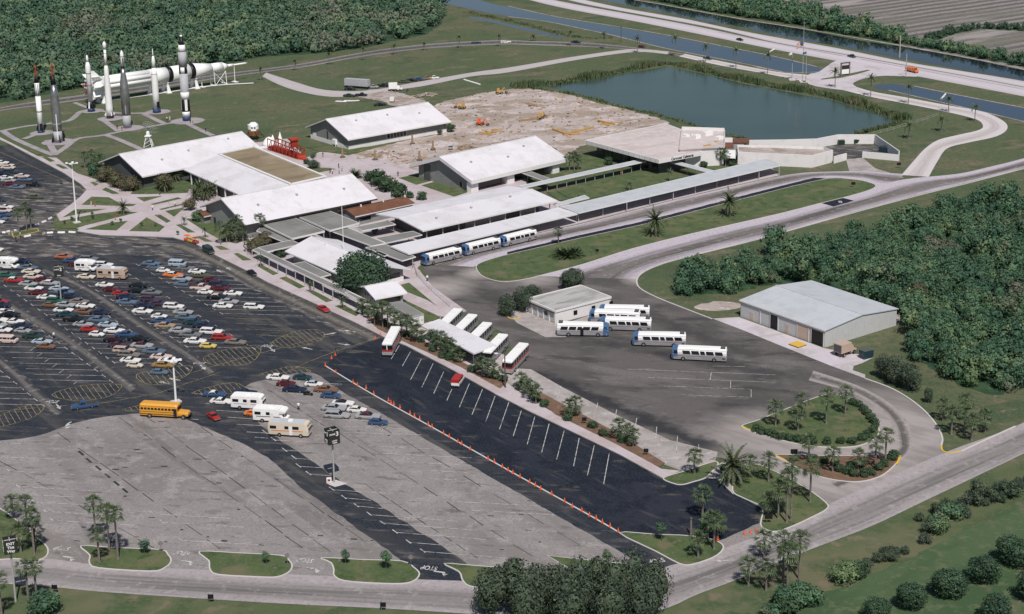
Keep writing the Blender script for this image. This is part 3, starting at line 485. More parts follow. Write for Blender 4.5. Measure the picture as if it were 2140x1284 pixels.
# rocket garden walks
GW = .06
def gpath(pxs, w=2.4, label='curving concrete walk in the rocket garden', mt='gwalk'):
    A = flat(crom(pxs, 5, False), GW); b = MB(); L, R2 = [], []
    for i in range(len(A)):
        d = (A[min(i+1, len(A)-1)]-A[max(i-1, 0)]).normalized(); n = Vector((-d.y, d.x, 0))*w/2; L.append(A[i]+n); R2.append(A[i]-n)
    for i in range(len(A)-1): b.quad(R2[i], R2[i+1], L[i+1], L[i])
    global GW2
    o = b.build('garden_walk', M[mt]); o.location.z = gpath.k*.006; gpath.k += 1; return tag(o, label, kind='structure')
gpath.k = 0
z1 = lambda L: [(x/3.8214, y/3.8214) for x, y in L]
for L in ([(0, 1050), (200, 1010), (420, 985), (560, 960), (650, 890), (760, 880)], [(20, 1045), (120, 1110), (300, 1190), (430, 1240)], [(190, 1110), (330, 1060)], [(430, 1240), (520, 1180), (620, 1110), (800, 1085), (950, 1055), (1100, 1030)], [(850, 1080), (960, 1120), (1130, 1195)], [(760, 880), (950, 905), (1130, 905), (1250, 900)], [(1100, 1030), (1300, 995), (1480, 970)], [(1150, 910), (1250, 960), (1330, 995)], [(1500, 990), (1600, 1040), (1700, 1085)], [(800, 945), (880, 1000), (950, 1050)], [(380, 1120), (440, 1230)]): gpath(z1(L))
def disc(px, r, mt='gwalk', z=.10, label='round concrete pad under a rocket', name='rocket_pad', sq=1.0):
    c = P(*px, z); b = MB(); n = 28; b.add([(c.x+r*math.cos(2*math.pi*i/n), c.y+sq*r*math.sin(2*math.pi*i/n), z) for i in range(n)], [tuple(range(n))]); return tag(b.build(name, M[mt]), label, kind='structure')
for px, r in (((88, 278), 4.5), ((122, 297), 6), ((193, 232), 4.5), ((231, 248), 5), ((270, 268), 5.5), ((330, 234), 5), ((392, 253), 6.5)): disc(px, r)
gpath([(200, 214), (330, 196), (440, 180), (530, 174)], 2.0, 'pale kerb slab beside the horizontal rocket', 'fascia'); gpath([(156, 215), (188, 228)], 2.0)
# kerbed islands
IS = []
ai = lambda pxs, lab, **k: IS.append(island('grass_island', pxs, lab, **k))
ai([(1831, 390), (1816, 381), (1784, 375), (1727, 374), (1620, 398), (1453, 441), (1343, 469), (1214, 497), (1100, 523), (1037, 538), (1000, 551), (995, 562), (1011, 579), (1053, 589), (1100, 583), (1125, 577), (1217, 553), (1322, 520), (1453, 487), (1620, 449), (1711, 426), (1797, 404)], 'long lawn island between the bus lane and the road')
ai([(1549, 892), (1585, 877), (1658, 848), (1711, 828), (1737, 823), (1763, 828), (1795, 843), (1816, 861), (1834, 887), (1838, 905), (1823, 921), (1789, 933), (1737, 935), (1672, 929), (1600, 911)], 'triangular palm island with clipped hedge', base=.03)
ai([(1617, 951), (1650, 969), (1685, 987), (1737, 1002), (1795, 1007), (1842, 995), (1871, 972), (1881, 956), (1865, 948), (1800, 951), (1740, 952), (1660, 950)], 'crescent planting island with mulch and palms', mt='mulch', base=.03)
ai([(1385, 999), (1427, 985), (1475, 969), (1495, 964), (1502, 970), (1490, 985), (1475, 999), (1450, 1007), (1427, 1013), (1408, 1011)], 'small wedge lawn at the end of the front walk')
ai([(1531, 1013), (1545, 985), (1570, 971), (1600, 975), (1680, 1016), (1727, 1050), (1729, 1064), (1700, 1080), (1664, 1097), (1624, 1111), (1598, 1106), (1588, 1094), (1592, 1062), (1555, 1042), (1532, 1030)], 'lawn island with a cluster of tall palms', sm=3)
ai([(1293, 1113), (1370, 1116), (1442, 1119), (1490, 1127), (1511, 1138), (1511, 1150), (1492, 1165), (1447, 1180), (1419, 1178), (1369, 1152)], 'kerbed corner lawn island beside the coach lot', sm=3)
ai([(1143, 1161), (1240, 1171), (1343, 1181), (1375, 1198), (1350, 1215), (1260, 1222), (1222, 1208)], 'kerbed lawn island behind the roadside trees', sm=0)
ai([(671, 1165), (760, 1169), (841, 1172), (867, 1186), (878, 1199), (868, 1213), (841, 1220), (780, 1219), (718, 1214), (697, 1203), (696, 1190), (690, 1176)], 'kerbed lawn island with two young trees', sm=3)
ai([(927, 1177), (1000, 1182), (1064, 1186), (1130, 1192), (1140, 1220), (1090, 1236), (1024, 1231), (980, 1225), (965, 1212), (958, 1195)], 'kerbed lawn island left of the roadside trees', sm=3)
ai([(416, 1152), (500, 1155), (587, 1160), (605, 1170), (612, 1183), (604, 1196), (579, 1206), (540, 1206), (455, 1201), (437, 1189), (435, 1172)], 'kerbed lawn island with one young tree near its right end', sm=3)
ai([(168, 1140), (240, 1144), (335, 1148), (352, 1158), (359, 1172), (346, 1186), (314, 1194), (204, 1187), (185, 1175), (186, 1160)], 'kerbed lawn island with four palms', sm=3)
ai([(-60, 1045), (0, 1062), (40, 1090), (73, 1118), (95, 1137), (102, 1150), (97, 1163), (78, 1170), (30, 1168), (-60, 1160)], 'kerbed lawn at the left edge below the palms', sm=3)
ai([(25, 486), (78, 478), (82, 483), (28, 496)], 'small kerbed palm bed in the parking lot', sm=0, kerb='yellow')
ai([(1714, 165), (1745, 160), (1812, 146), (1821, 147), (1795, 155), (1760, 163), (1718, 167)], 'grass wedge under the entrance sign', sm=0, base=.05)
# kerbs of the yard, walls of lawns
def kerbline(pxs, label, mt='kerb', w=.35, h=.14, base=.0):
    A = flat(crom(pxs, 4, False), 0); b = MB()
    for i in range(len(A)-1):
        d = (A[i+1]-A[i]).normalized(); n = Vector((-d.y, d.x, 0))*w/2
        a0, a1, b0, b1 = A[i]-n, A[i]+n, A[i+1]-n, A[i+1]+n; z = Vector((0, 0, h))
        b.add([a0, b0, b1, a1, a0+z, b0+z, b1+z, a1+z], [(4, 5, 6, 7), (0, 1, 5, 4), (2, 3, 7, 6)])
    return tag(b.build('kerb', M[mt]), label, kind='structure')
kerbline([(2140, 353), (2025, 383), (1920, 409), (1763, 451), (1580, 502), (1427, 540), (1374, 556), (1343, 571), (1331, 586), (1337, 603), (1374, 623), (1427, 644), (1489, 668)], 'pale kerb along the outer edge of the loop road')
kerbline([(1808, 792), (1868, 815), (1920, 849), (1954, 885), (1969, 915), (1967, 932)], 'pale kerb on the outer bend of the yard'); kerbline([(1967, 932), (1970, 943), (1985, 947), (2009, 944)], 'yellow kerb at the yard exit corner', 'yellow'); kerbline([(2009, 944), (2065, 918), (2122, 892)], 'pale kerb along the verge at the right')
kerbline([(1549, 891), (1560, 897), (1580, 904)], 'yellow kerb at the tip of the triangular island', 'yellow', .4, .17); kerbline([(1617, 951), (1632, 959), (1648, 967)], 'yellow kerb at the left tip of the crescent island', 'yellow', .4, .17); kerbline([(1881, 953), (1878, 964), (1872, 972)], 'yellow kerb at the right tip of the crescent island', 'yellow', .4, .17)
kerbline([(1055, 652), (1062, 664), (1078, 668), (1088, 660)], 'yellow kerb round the trees beside the office', 'yellow')
kerbline([(681, 766), (776, 823.5), (906, 895.5), (1060, 982.5), (1217, 1069.5), (1292, 1112.5)], 'low pale kerb carrying the row of cones', 'kerb', .3, .1)
# painted markings
for y in range(0, 23):                                    # bays left of the first aisle, then the two double rows
    v = 548+y*10.0
    if v < 765: line(lot, (50+(v-626)*1.42, v), (202+(v-641)*1.5-3, v+2.4)); line(lot, (50+(v-626)*1.42-3, v-3), (50+(v-626)*1.42+3, v+2.2), .16)
    xr = 202+(v-641)*1.5; line(lot, (xr-3, v+.5), (xr+4, v+6), .16)
for k in range(18):
    v = 560+k*9.7
    if v < 725: line(lot, (max(232+(v-627)*1.6, 120), v), (298+(v-587)*1.68, v+3)); xl = 232+(v-627)*1.6; line(lot, (xl-3, v-3), (xl+4, v+1.5), .16); xr = 298+(v-587)*1.68; line(lot, (xr-2, v+1.5), (xr+5, v+6), .16)
for k in range(12):
    v = 554+k*9.2
    line(lot, (287+(v-554)*1.73, v), (500+(v-600)*1.85+30, v+4.5)); xl = 287+(v-554)*1.73; line(lot, (xl-3, v-2), (xl+4, v+2), .16)
for k in range(16):
    v = 620+k*11.6
    line(lot, (max(16+(v-740)*1.25, -90), v), (152+(v-735)*1.36, v+3)); xr = 152+(v-735)*1.36; line(lot, (xr-4, v), (xr+4, v+6), .16)
    if v > 715: c = (16+(v-740)*1.25+152+(v-735)*1.36)/2; line(lot, (c-4, v+9), (c+6, v+2), .14)
for k in range(9):
    v = 750+k*11.8; line(lot, (-90, v-1), (-20+(v-755)*1.22, v+2)); xr = -20+(v-755)*1.22; line(lot, (xr-4, v), (xr+4, v+6), .16)
pathline(lot, [(100, 460), (135, 436), (170, 420), (178, 402), (160, 388), (60, 345), (0, 318)], wd=.18, c='y')
pathline(lot, [(170, 505), (300, 505), (400, 520), (520, 585), (640, 640), (720, 680), (756, 700)], wd=.14, c='y')
pathline(lot, [(330, 800), (480, 756), (620, 718), (700, 700)], wd=.14, c='y'); pathline(lot, [(545, 790), (600, 778), (640, 758), (700, 735), (800, 703)], wd=.14, c='y')
pathline(lot, [(0, 860), (100, 850), (220, 842), (330, 822), (470, 775)], wd=.14, c='y')
HD = R_(-62)
hatch(lot, [(425, 748), (480, 729), (540, 722), (541, 742), (515, 762), (450, 764)], HD); hatch(lot, [(285, 783), (345, 770), (395, 764), (401, 772), (385, 788), (345, 803), (305, 802)], HD)
hatch(lot, [(108, 825), (170, 806), (245, 803), (252, 812), (225, 830), (160, 838)], HD); hatch(lot, [(-20, 880), (40, 852), (85, 845), (92, 853), (70, 872), (20, 888), (-20, 896)], HD)
hatch(lot, [(400, 822), (450, 806), (490, 800), (515, 812), (520, 822), (440, 823)], HD); hatch(lot, [(545, 782), (585, 770), (620, 766), (650, 778), (600, 783), (552, 784)], HD)
hatch(lot, [(565, 718), (620, 692), (665, 690), (678, 702), (660, 716), (605, 727)], HD); hatch(lot, [(255, 858), (275, 851), (300, 847), (310, 853), (300, 857)], HD)
for k in range(4): line(lot, (470+k*22, 664+k*12), (570+k*22, 669+k*12), .14, c='y')
G2L = [(557, 905, 610, 909), (575, 920, 640, 924), (598, 942, 650, 944), (618, 958, 652, 961), (627, 975, 675, 978), (648, 991, 692, 995), (697, 1024, 825, 1033), (722, 1041, 775, 1046), (748, 1058, 800, 1063), (775, 1076, 956, 1090), (802, 1094, 985, 1108), (829, 1113, 1015, 1128), (857, 1134, 920, 1139), (887, 1153, 1060, 1167)]
for x0, y0, x1, y1 in G2L: line(lot, (x0, y0), (x1, y1)); line(lot, (x0-9, y0-6), (x0+2, y0+2), .2)
for x0, y0, x1, y1 in ((640, 800, 715, 803), (600, 822, 640, 825), (608, 836, 690, 840), (640, 846, 700, 848), (680, 876, 805, 882), (700, 891, 850, 896), (720, 904, 880, 909), (770, 932, 925, 940), (795, 948, 985, 957), (845, 966, 985, 973), (885, 983, 1000, 990), (900, 1001, 952, 1003), (955, 1049, 1130, 1058), (985, 1067, 1160, 1076), (400, 876, 415, 877), (410, 823, 470, 828), (430, 843, 495, 847), (452, 858, 520, 862), (475, 872, 530, 876), (495, 887, 550, 890), (515, 903, 555, 905), (532, 914, 560, 916)): line(lot, (x0, y0), (x1, y1), .15)
for x0, y0, x1, y1 in ((0, 955, 120, 960), (20, 985, 155, 992), (38, 1017, 195, 1026), (55, 1034, 212, 1042), (72, 1050, 190, 1056), (95, 1069, 255, 1079), (110, 1088, 280, 1098), (320, 1074, 480, 1084), (340, 1092, 510, 1102), (380, 1130, 540, 1139), (0, 925, 50, 928)): line(lot, (x0, y0), (x1, y1), .15); line(lot, (x0-6, y0-5), (x0+3, y0+2), .2)
for x, y in ((170, 948), (186, 963), (206, 979), (225, 995), (244, 1011), (262, 1026)): o = line(lot, (x-6, y-5), (x+5, y+4), .45, .052, 'd')
for k, (a, b) in enumerate([((1125, 390), (1060, 500)), ((1215, 440), (1150, 555)), ((1300, 500), (1215, 665)), ((1395, 535), (1305, 725)), ((1480, 600), (1400, 775)), ((1545, 740), (1505, 830)), ((1685, 695), (1605, 885)), ((1790, 740), (1705, 945)), ((1890, 795), (1815, 1000)), ((2000, 845), (1925, 1060)), ((2100, 910), (2035, 1115)), ((2220, 960), (2160, 1180)), ((2335, 1015), (2275, 1245)), ((2455, 1070), (2395, 1300)), ((2575, 1130), (2530, 1355)), ((2695, 1190), (2640, 1430)), ((2815, 1250), (2770, 1500))]):
    if k > 10: a, b = (1060+(a[0]-2000)/3.8214-0, 620+a[1]/3.8214), (1060+(b[0]-2000)/3.8214, 620+b[1]/3.8214)
    else: a, b = (540+a[0]/3.8214, 620+a[1]/3.8214), (540+b[0]/3.8214, 620+b[1]/3.8214)
    line(lot, a, b, .14, .09)
yd = bpy.data.objects['bus_yard']
for a, b in (((960, 580), (1470, 600)), ((1470, 600), (2140, 625)), ((1110, 645), (1620, 665)), ((1620, 665), (2140, 685)), ((1250, 715), (1780, 735)), ((1390, 785), (1950, 805)), ((1780, 735), (1945, 740)), ((1630, 605), (1620, 665)), ((1785, 672), (1783, 735)), ((1948, 740), (1948, 805)), ((1640, 555), (1900, 560))):
    line(yd, *[(1060+p[0]/3.8214, 620+p[1]/3.8214) for p in (a, b)], wd=.13, z=.09)
for a, b in (((150, 590), (110, 640)), ((285, 650), (230, 720)), ((430, 715), (395, 820)), ((575, 790), (560, 830)), ((725, 845), (690, 965)), ((875, 900), (860, 975)), ((1035, 970), (1020, 1055)), ((1195, 1040), (1185, 1135)), ((1360, 1110), (1350, 1265)), ((1530, 1180), (1525, 1240))):
    line(yd, *[(1060+p[0]/3.8214, 620+p[1]/3.8214) for p in (a, b)], wd=.13, z=.1)
line(hw, (1500, 67), (1760, 117), .5, .09, 'y'); line(hw, (1800, 124), (2140, 187), .4, .09, 'y')
mr = bpy.data.objects['main_road']
SA = math.pi + R_(-13)
for px in ((130, 1146), (380, 1156), (638, 1171), (897, 1187)): mark(mr, STOP_ME, 'stop_marking', px, SA, 1.15, 1.9)
for px in ((146, 1165), (394, 1174), (657, 1189), (922, 1196)): mark(mr, TURN_ME, 'turn_arrow', px, R_(-105), 1.4, 1.3)
for px in ((110, 839), (417, 759), (559, 723)): mark(lot, STOP_ME, 'stop_marking', px, SA, 1.1, 2.0)
for px, a in (((122, 850), -60), ((424, 768), -60), ((569, 731), -60), ((640, 728), 150), ((690, 698), 30), ((730, 692), 150), ((720, 720), -20), ((458, 567), 125), ((478, 562), 125), ((342, 800), 150), ((365, 793), 150)): mark(lot, ARROW_ME, 'painted_arrow', px, R_(a-90), 1.3, 1.7)
mark(mr, ARROW_ME, 'painted_arrow', (1508, 1172), R_(95), 1.0, 1.5); mark(mr, STOP_ME, 'stop_marking', (1372, 1172), SA+.5, 1.1, 2.0)
N6 = mark(lot, text_mesh('6', 2.6, M['paintw']), 'bay_number', (143, 889), R_(5), 1, 1.8); mark(bpy.data.objects['asphalt_patch'], text_mesh('B', 2.2, M['paintw']), 'painted_letter', (1756, 422), R_(175), 1, 1.4, .1)

# seams and patched cracks of the grey lots
for a, b in (((250, 872), (640, 1150)), ((120, 905), (520, 1190)), ((-40, 940), (330, 1150)), ((420, 893), (760, 1130)), ((560, 815), (700, 905)), ((700, 900), (1120, 1168)), ((640, 800), (1230, 1150)), ((760, 1010), (1010, 1175)), ((300, 866), (700, 1160))):
    n = 9
    for k in range(n):
        f0, f1 = k/n, (k+.55+.4*random.random())/n; q = lambda f: (a[0]+(b[0]-a[0])*f+random.uniform(-1.5, 1.5), a[1]+(b[1]-a[1])*f+random.uniform(-1, 1)); o = line(lot, q(f0), q(f1), random.uniform(.08, .2), .058, 'd'); o.name = 'asphalt_seam'
for k in range(60):
    x, y = random.uniform(20, 1150), random.uniform(880, 1150); o = line(lot, (x, y), (x+random.uniform(5, 14), y+random.uniform(-.5, 1.2)), random.uniform(.15, .5), .0575, 'd'); o.name = 'oil_stain'
# ---------------------------------------------------------------- buildings
class Frame:
    "local frame of a building: u along a->b, v away from the viewer side, z up"
    def __init__(s, A, B, z, base=True):
        s.a = P(*A, z); b = P(*B, z); d = b-s.a; s.L = d.length; s.U = d.normalized(); s.V = Vector((-s.U.y, s.U.x, 0)); s.a.z = 0
        s.ang = math.atan2(s.U.y, s.U.x)
    def w(s, u, v, z): return s.a+s.U*u+s.V*v+Vector((0, 0, z))
    def box(s, mb, u0, u1, v0, v1, z0, z1, mi=0):
        lo = [s.w(u, v, z0) for u, v in ((u0, v0), (u1, v0), (u1, v1), (u0, v1))]; hi = [p+Vector((0, 0, z1-z0)) for p in lo]
        return mb.add(lo+hi, [(3, 2, 1, 0), (4, 5, 6, 7), (0, 1, 5, 4), (1, 2, 6, 5), (2, 3, 7, 6), (3, 0, 4, 7)], mi)
    def part(s, name, mt, root, u0, u1, v0, v1, z0, z1):
        m = MB(); s.box(m, u0, u1, v0, v1, z0, z1); return m.build(name, M[mt] if isinstance(mt, str) else mt, root)
def gable(name, label, A, B, ze, W, dz, wall='wallg', roof='roofw', ov=1.6, og=1.2, thick=.35, cat='building', base='wallw', baseh=0.0, fas='fascia'):
    F = Frame(A, B, ze); L = F.L; root = thing(name, label, cat, F.w(L/2, W/2, 0)); F.W = W; F.ze = ze; F.zr = ze+dz; F.root = root; F.ov = ov; F.og = og
    m = MB(); z = F.ze; h = W/2
    for v0, v1, za, zb in ((0, h, z, z+dz), (h, W, z+dz, z)):
        m.hexa([F.w(0, v0, za), F.w(L, v0, za), F.w(L, v1, zb), F.w(0, v1, zb)], thick)
    r = m.build('roof', M[roof], root)
    m = MB(); F.box(m, h*0+L*0, L, h-.25, h+.25, z+dz-.05, z+dz+.10); m.build('ridge_cap', M[roof], r)
    F.part('fascia', fas, r, 0, L, -.06, .02, z-thick-.12, z-.03); F.part('fascia', fas, r, 0, L, W-.02, W+.06, z-thick-.12, z-.03)
    for k in range(3 if L > 30 else 0):
        u = L*(.2+.3*k)+random.uniform(-2, 2); vv = h*random.uniform(.45, .8); m = MB(); c = F.w(u, vv, z+dz*vv/h); m.box(c+Vector((0, 0, .2)), (.6, .6, .6), F.ang); m.build('roof_vent', M['post'], r)
    zi = ze+dz*ov/h-thick-.02; mm = MB(); u0, u1, v0, v1 = og, L-og, ov, W-ov; zt = z+dz-thick-.02
    q = [F.w(u0, v0, 0), F.w(u1, v0, 0), F.w(u1, v1, 0), F.w(u0, v1, 0)]; t = [F.w(u0, v0, zi), F.w(u1, v0, zi), F.w(u1, v1, zi), F.w(u0, v1, zi), F.w(u0, h, zt), F.w(u1, h, zt)]
    mm.add(q+t, [(0, 1, 5, 4), (1, 2, 6, 9, 5), (2, 3, 7, 6), (3, 0, 4, 8, 7)]); mm.build('wall', M[wall], root)
    if baseh:
        mb = MB()
        for a in ((u0-.05, u1+.05, v0-.08, v0), (u0-.08, u0, v0-.08, v1+.08), (u1, u1+.08, v0-.08, v1+.08)): F.box(mb, *a, 0, baseh)
        mb.build('base_course', M[base], root)
    return F
def window(F, root, u0, u1, v, z0, z1, n=1, side='f', fr='fascia'):
    "window on a wall facing the viewer (side f: across v; side g: gable, u fixed)"
    m = MB(); t = .06
    if side == 'f': F.box(m, u0, u1, v-t, v+.02, z0, z1)
    else: F.box(m, v-t, v+.02, u0, u1, z0, z1)
    wd = m.build('window', M['glass'], root)
    for k in range(n+1):
        m = MB(); c = u0+(u1-u0)*k/n
        if side == 'f': F.box(m, c-.06, c+.06, v-t-.05, v, z0, z1)
        else: F.box(m, v-t-.05, v, c-.06, c+.06, z0, z1)
        m.build('mullion', M[fr], wd)
    return wd
def door(F, root, u0, u1, v, z1, mt='trimd', side='f'):
    m = MB(); 
    if side == 'f': F.box(m, u0, u1, v-.07, v+.02, 0, z1)
    else: F.box(m, v-.07, v+.02, u0, u1, 0, z1)
    return m.build('door', M[mt], root)
def slab(name, label, pxs, z, t=.3, mt='roofg', cat='canopy', edge='fascia', posts=(), zb=0, pt=.14, wall=None, group=None, rib=0):
    q = [P(x, y, z) for x, y in pxs]; c = sum(q, Vector())/4; root = thing(name, label, cat, (c.x, c.y, 0), 0, group)
    ins = inset([(p.x, p.y) for p in q], .18); m = MB(); m.hexa([Vector((p.x, p.y, z)) for p in ins], t-.02); rf = m.build('roof', M[mt], root)
    m = MB(); pts = [Vector((p.x, p.y)) for p in q]
    for i in range(4):
        j = (i+1) % 4; a, b, d, e = pts[i], pts[j], ins[j], ins[i]; zt = z+.05
        m.add([(a.x, a.y, z-t), (b.x, b.y, z-t), (d.x, d.y, z-t), (e.x, e.y, z-t), (a.x, a.y, zt), (b.x, b.y, zt), (d.x, d.y, zt), (e.x, e.y, zt)], [(0, 1, 5, 4), (4, 5, 6, 7), (2, 3, 7, 6), (3, 2, 1, 0)])
    m.build('fascia', M[edge], root)
    for k in range(rib):
        f = (k+1)/(rib+1); a, b = q[0].lerp(q[1], f), q[3].lerp(q[2], f); a.z = b.z = z+.02; m = MB(); m.tube(a.lerp(b, .02), a.lerp(b, .98), .05, n=4); m.build('seam', M[mt], rf)
    for p in posts:
        g_ = P(*p); m = MB(); m.tube((g_.x, g_.y, zb), (g_.x, g_.y, z-t+.01), pt, n=6); m.build('post', M['post'], root)
    return root
def rowposts(a, b, n, dx=0, dy=0): return [(a[0]+(b[0]-a[0])*k/(n-1)+dx, a[1]+(b[1]-a[1])*k/(n-1)+dy) for k in range(n)]
# the four long halls
F = gable('exhibit_hall', 'white roofed hall left of the tan flat roof, nearest the rocket garden', (297, 369), (556, 318), 4.4, 28.5, 5.05, wall='walld'); H1 = F
F = gable('exhibit_hall', 'white roofed hall in front of the tan flat roof, behind the grey flat canopies', (512, 471), (789, 415), 4.6, 27.6, 5.1, wall='wallg', fas='trimd'); H3 = F
door(F, F.root, 20, 21.4, -0+F.og, 2.4, 'trimd', 'g')
F = gable('exhibit_hall', 'white roofed hall with a dark glass entrance, farthest back beside the construction site', (727, 292), (943, 254), 4.2, 28.6, 5.15, baseh=1.5); H4 = F
window(F, F.root, 17.5, 26, F.ov, .3, 3.2, 6); door(F, F.root, 15.0, 15.8, F.og, 4.6, 'trimd', 'g')
F.part('annex', 'wallg', F.root, 12, 26, F.W-1.6, F.W+2.2, 0, 2.8)
F = gable('exhibit_hall', 'white roofed hall with deep fascia right of the construction ground, before the cafeteria', (985, 378), (1187, 331), 4.4, 31, 5.2, thick=1.1, ov=3.0, og=1.5, baseh=0); H5 = F
for u0, u1 in ((0.6, 3.6), (16, 19), (36, 39)): F.part('pier', 'wallw', F.root, u0, u1, .9, 2.95, 0, 3.3)
for u0, u1 in ((5, 15), (20.5, 35)): F.part('window', 'glass', F.root, u0, u1, 2.85, 3.02, .3, 3.2)
for v in (6, 24): window(F, F.root, v, v+1.6, F.og, 1, 2.6, 1, 'g'); 
F.part('corner_block', 'walld', F.root, F.og-.25, F.og, 22, 25, 0, 5.4)
# link building and its flat gravel roof between the two left halls
c = P(500, 370); root = thing('link_hall', 'white sloped roof with a tan gravel flat roof joining the two left halls', 'building', (c.x, c.y, 0))
m = MB(); e0, e1, r0, r1 = P(383, 354, 4.4), P(503, 408, 4.4), P(457, 324, 7.2), P(608, 386, 7.2); m.hexa([e0, e1, r1, r0], .35); m.build('roof', M['roofw'], root)
q = [P(457, 323, 7.25), P(608, 386, 7.25), P(680, 370, 7.25), P(530, 308, 7.25)]; m = MB(); m.hexa(q, .3); fr = m.build('flat_roof', M['rooft'], root)
m = MB()
for i in range(4):
    a, b = q[i], q[(i+1) % 4]; d = (b-a).normalized(); n = Vector((-d.y, d.x, 0))*.35; z = Vector((0, 0, .35)); m.add([a-n, b-n, b+n, a+n, a-n+z, b-n+z, b+n+z, a+n+z], [(4, 5, 6, 7), (0, 1, 5, 4), (1, 2, 6, 5), (2, 3, 7, 6), (3, 0, 4, 7)])
m.build('parapet', M['fascia'], fr)
m = MB(); wp = inset([(p.x, p.y) for p in (e0, e1, q[2], q[3])], 1.8); m.prism([tuple(p) for p in wp], 0, 4.2); m.build('wall', M['walld'], root)
for k in range(6):
    a = e0.lerp(e1, .12+.15*k); m = MB(); m.box((a.x+.3, a.y+.3, 2.1), (.35, .35, 4.1), AX); m.build('column', M['fascia'], root)
# low brown shed roofs
def shed(name, label, A, B, z, W, dz, wall='wallg', roof='roofb'): return gable(name, label, A, B, z, W, dz, wall, roof, .8, .5, .18)
F = shed('restroom_block', 'long low building with brown shingle roof beside the grey canopies', (742, 453), (868, 425), 3.2, 9, 1.2); 
for k in range(3): F.part('vent_pipe', 'white', F.root, 5+k*8, 5.35+k*8, 4.2, 4.55, 4.2, 5.0)
window(F, F.root, 1.2, 6, F.ov, 1.2, 2.2, 1, 'f', 'trimd')
shed('kiosk', 'small brown roofed kiosk by the gable of the front hall', (426, 453), (455, 447), 2.6, 4.5, .9)
# transit hall: low white gable, dark open sides
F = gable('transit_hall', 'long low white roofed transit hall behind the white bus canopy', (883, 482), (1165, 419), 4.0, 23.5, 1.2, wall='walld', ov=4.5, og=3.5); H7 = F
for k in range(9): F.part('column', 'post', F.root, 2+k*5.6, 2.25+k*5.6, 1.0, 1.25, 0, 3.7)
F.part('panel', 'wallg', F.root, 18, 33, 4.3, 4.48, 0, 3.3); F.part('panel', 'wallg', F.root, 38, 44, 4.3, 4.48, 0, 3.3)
slab('bus_canopy', 'long white bus canopy over the three parked buses', [(816, 515), (854, 531), (1207, 447), (1168, 434)], 3.4, .35, 'roofw', posts=rowposts((890, 531), (1205, 456), 9, 0, 6))
WP = [(1209, 465), (1260, 452), (1310, 444), (1358, 430), (1407, 419), (1453, 406), (1498, 394), (1543, 384), (1586, 376), (1628, 367)]
r = slab('walkway_canopy', 'long pale blue metal walkway canopy beside the bus lane', [(1173, 433), (1209, 446), (1636, 345), (1602, 331)], 3.2, .22, 'roofl', posts=WP, rib=10)
slab('walkway_canopy', 'slender pale walkway canopy from the right hall to the cafeteria', [(1084, 389), (1096, 393), (1350, 338), (1338, 333)], 3.0, .2, 'roofl', posts=[(1060+x/3.8214, 300+y/3.8214) for x, y in ((320, 380), (398, 366), (475, 350), (550, 332), (625, 316), (700, 298), (775, 282), (848, 266), (920, 250), (993, 232), (1065, 214))], pt=.1)
slab('walkway_canopy', 'short pale walkway canopy between the cafeteria and the long canopy', [(1394, 338), (1406, 335), (1500, 359), (1488, 363)], 3.0, .2, 'roofl', posts=[(1400, 352), (1424, 360), (1437, 365), (1452, 369), (1466, 372)], pt=.1)
slab('walkway_canopy', 'short grey canopy leading from the right hall towards the slender canopy', [(1088, 361), (1103, 356), (1154, 375), (1138, 379)], 2.9, .2, 'roofg', posts=[(1103, 380), (1120, 386), (1109, 376)], pt=.1)
slab('walkway_canopy', 'pale flat canopy linking the transit hall to the long walkway', [(1156, 427), (1163, 431), (1232, 414), (1222, 408)], 2.8, .2, 'roofl', posts=[(1170, 444), (1215, 431)], pt=.1)
# grey flat canopies near the ticket pavilion
zB = lambda L: [(520+x/8.917, 400+y/8.917) for x, y in L]; zC = lambda L: [(720+x/8.917, 430+y/8.917) for x, y in L]
slab('plaza_canopy', 'left of two grey gravel roofed plaza canopies in front of the white hall', zB([(240, 605), (810, 880), (1415, 740), (830, 480)]), 3.6, .45, posts=[(548, 485), (610, 515), (677, 500)], rib=7)
slab('plaza_canopy', 'right of two grey gravel roofed plaza canopies in front of the white hall', zB([(900, 465), (1510, 730), (2060, 590), (1470, 350)]), 3.6, .45, posts=[(625, 470), (690, 500), (752, 484)], rib=7)
slab('walkway_canopy', 'grey walkway roof sloping down left of the plaza canopies', zB([(140, 740), (640, 945), (810, 905), (250, 640)]), 2.7, .2, posts=[(540, 497), (565, 508)], pt=.1)
slab('walkway_canopy', 'grey walkway roof running to the left tip of the ticket pavilion', zB([(165, 1050), (340, 1130), (960, 985), (800, 905)]), 2.95, .22, posts=[(582, 536), (560, 528), (606, 515)], pt=.1)
slab('walkway_canopy', 'grey walkway roof behind the ticket pavilion', zC([(-400, 420), (-60, 360), (760, 700), (510, 755)]), 2.9, .25, posts=[(723, 499), (740, 508), (757, 517), (772, 522)], pt=.12)
slab('walkway_canopy', 'short grey canopy above the small garden court', zC([(330, 470), (955, 350), (800, 275), (190, 400)]), 2.95, .22, posts=[(777, 492), (800, 488), (823, 484)], pt=.1)
slab('walkway_canopy', 'grey canopy in front of the small garden court', zC([(560, 605), (780, 700), (1450, 545), (1275, 475)]), 3.05, .22, posts=[(831, 511), (854, 507), (878, 500)], pt=.1)
slab('walkway_canopy', 'grey gravel canopy right of the ticket pavilion beside the first bus', zC([(385, 780), (1075, 1030), (1330, 955), (770, 720)]), 2.75, .25, posts=[(863, 562), (840, 552)], pt=.12)
slab('light_well', 'small white framed roof opening right of the ticket pavilion', zC([(560, 865), (740, 945), (815, 920), (650, 850)]), 2.84, .18, 'black', cat='roof light')
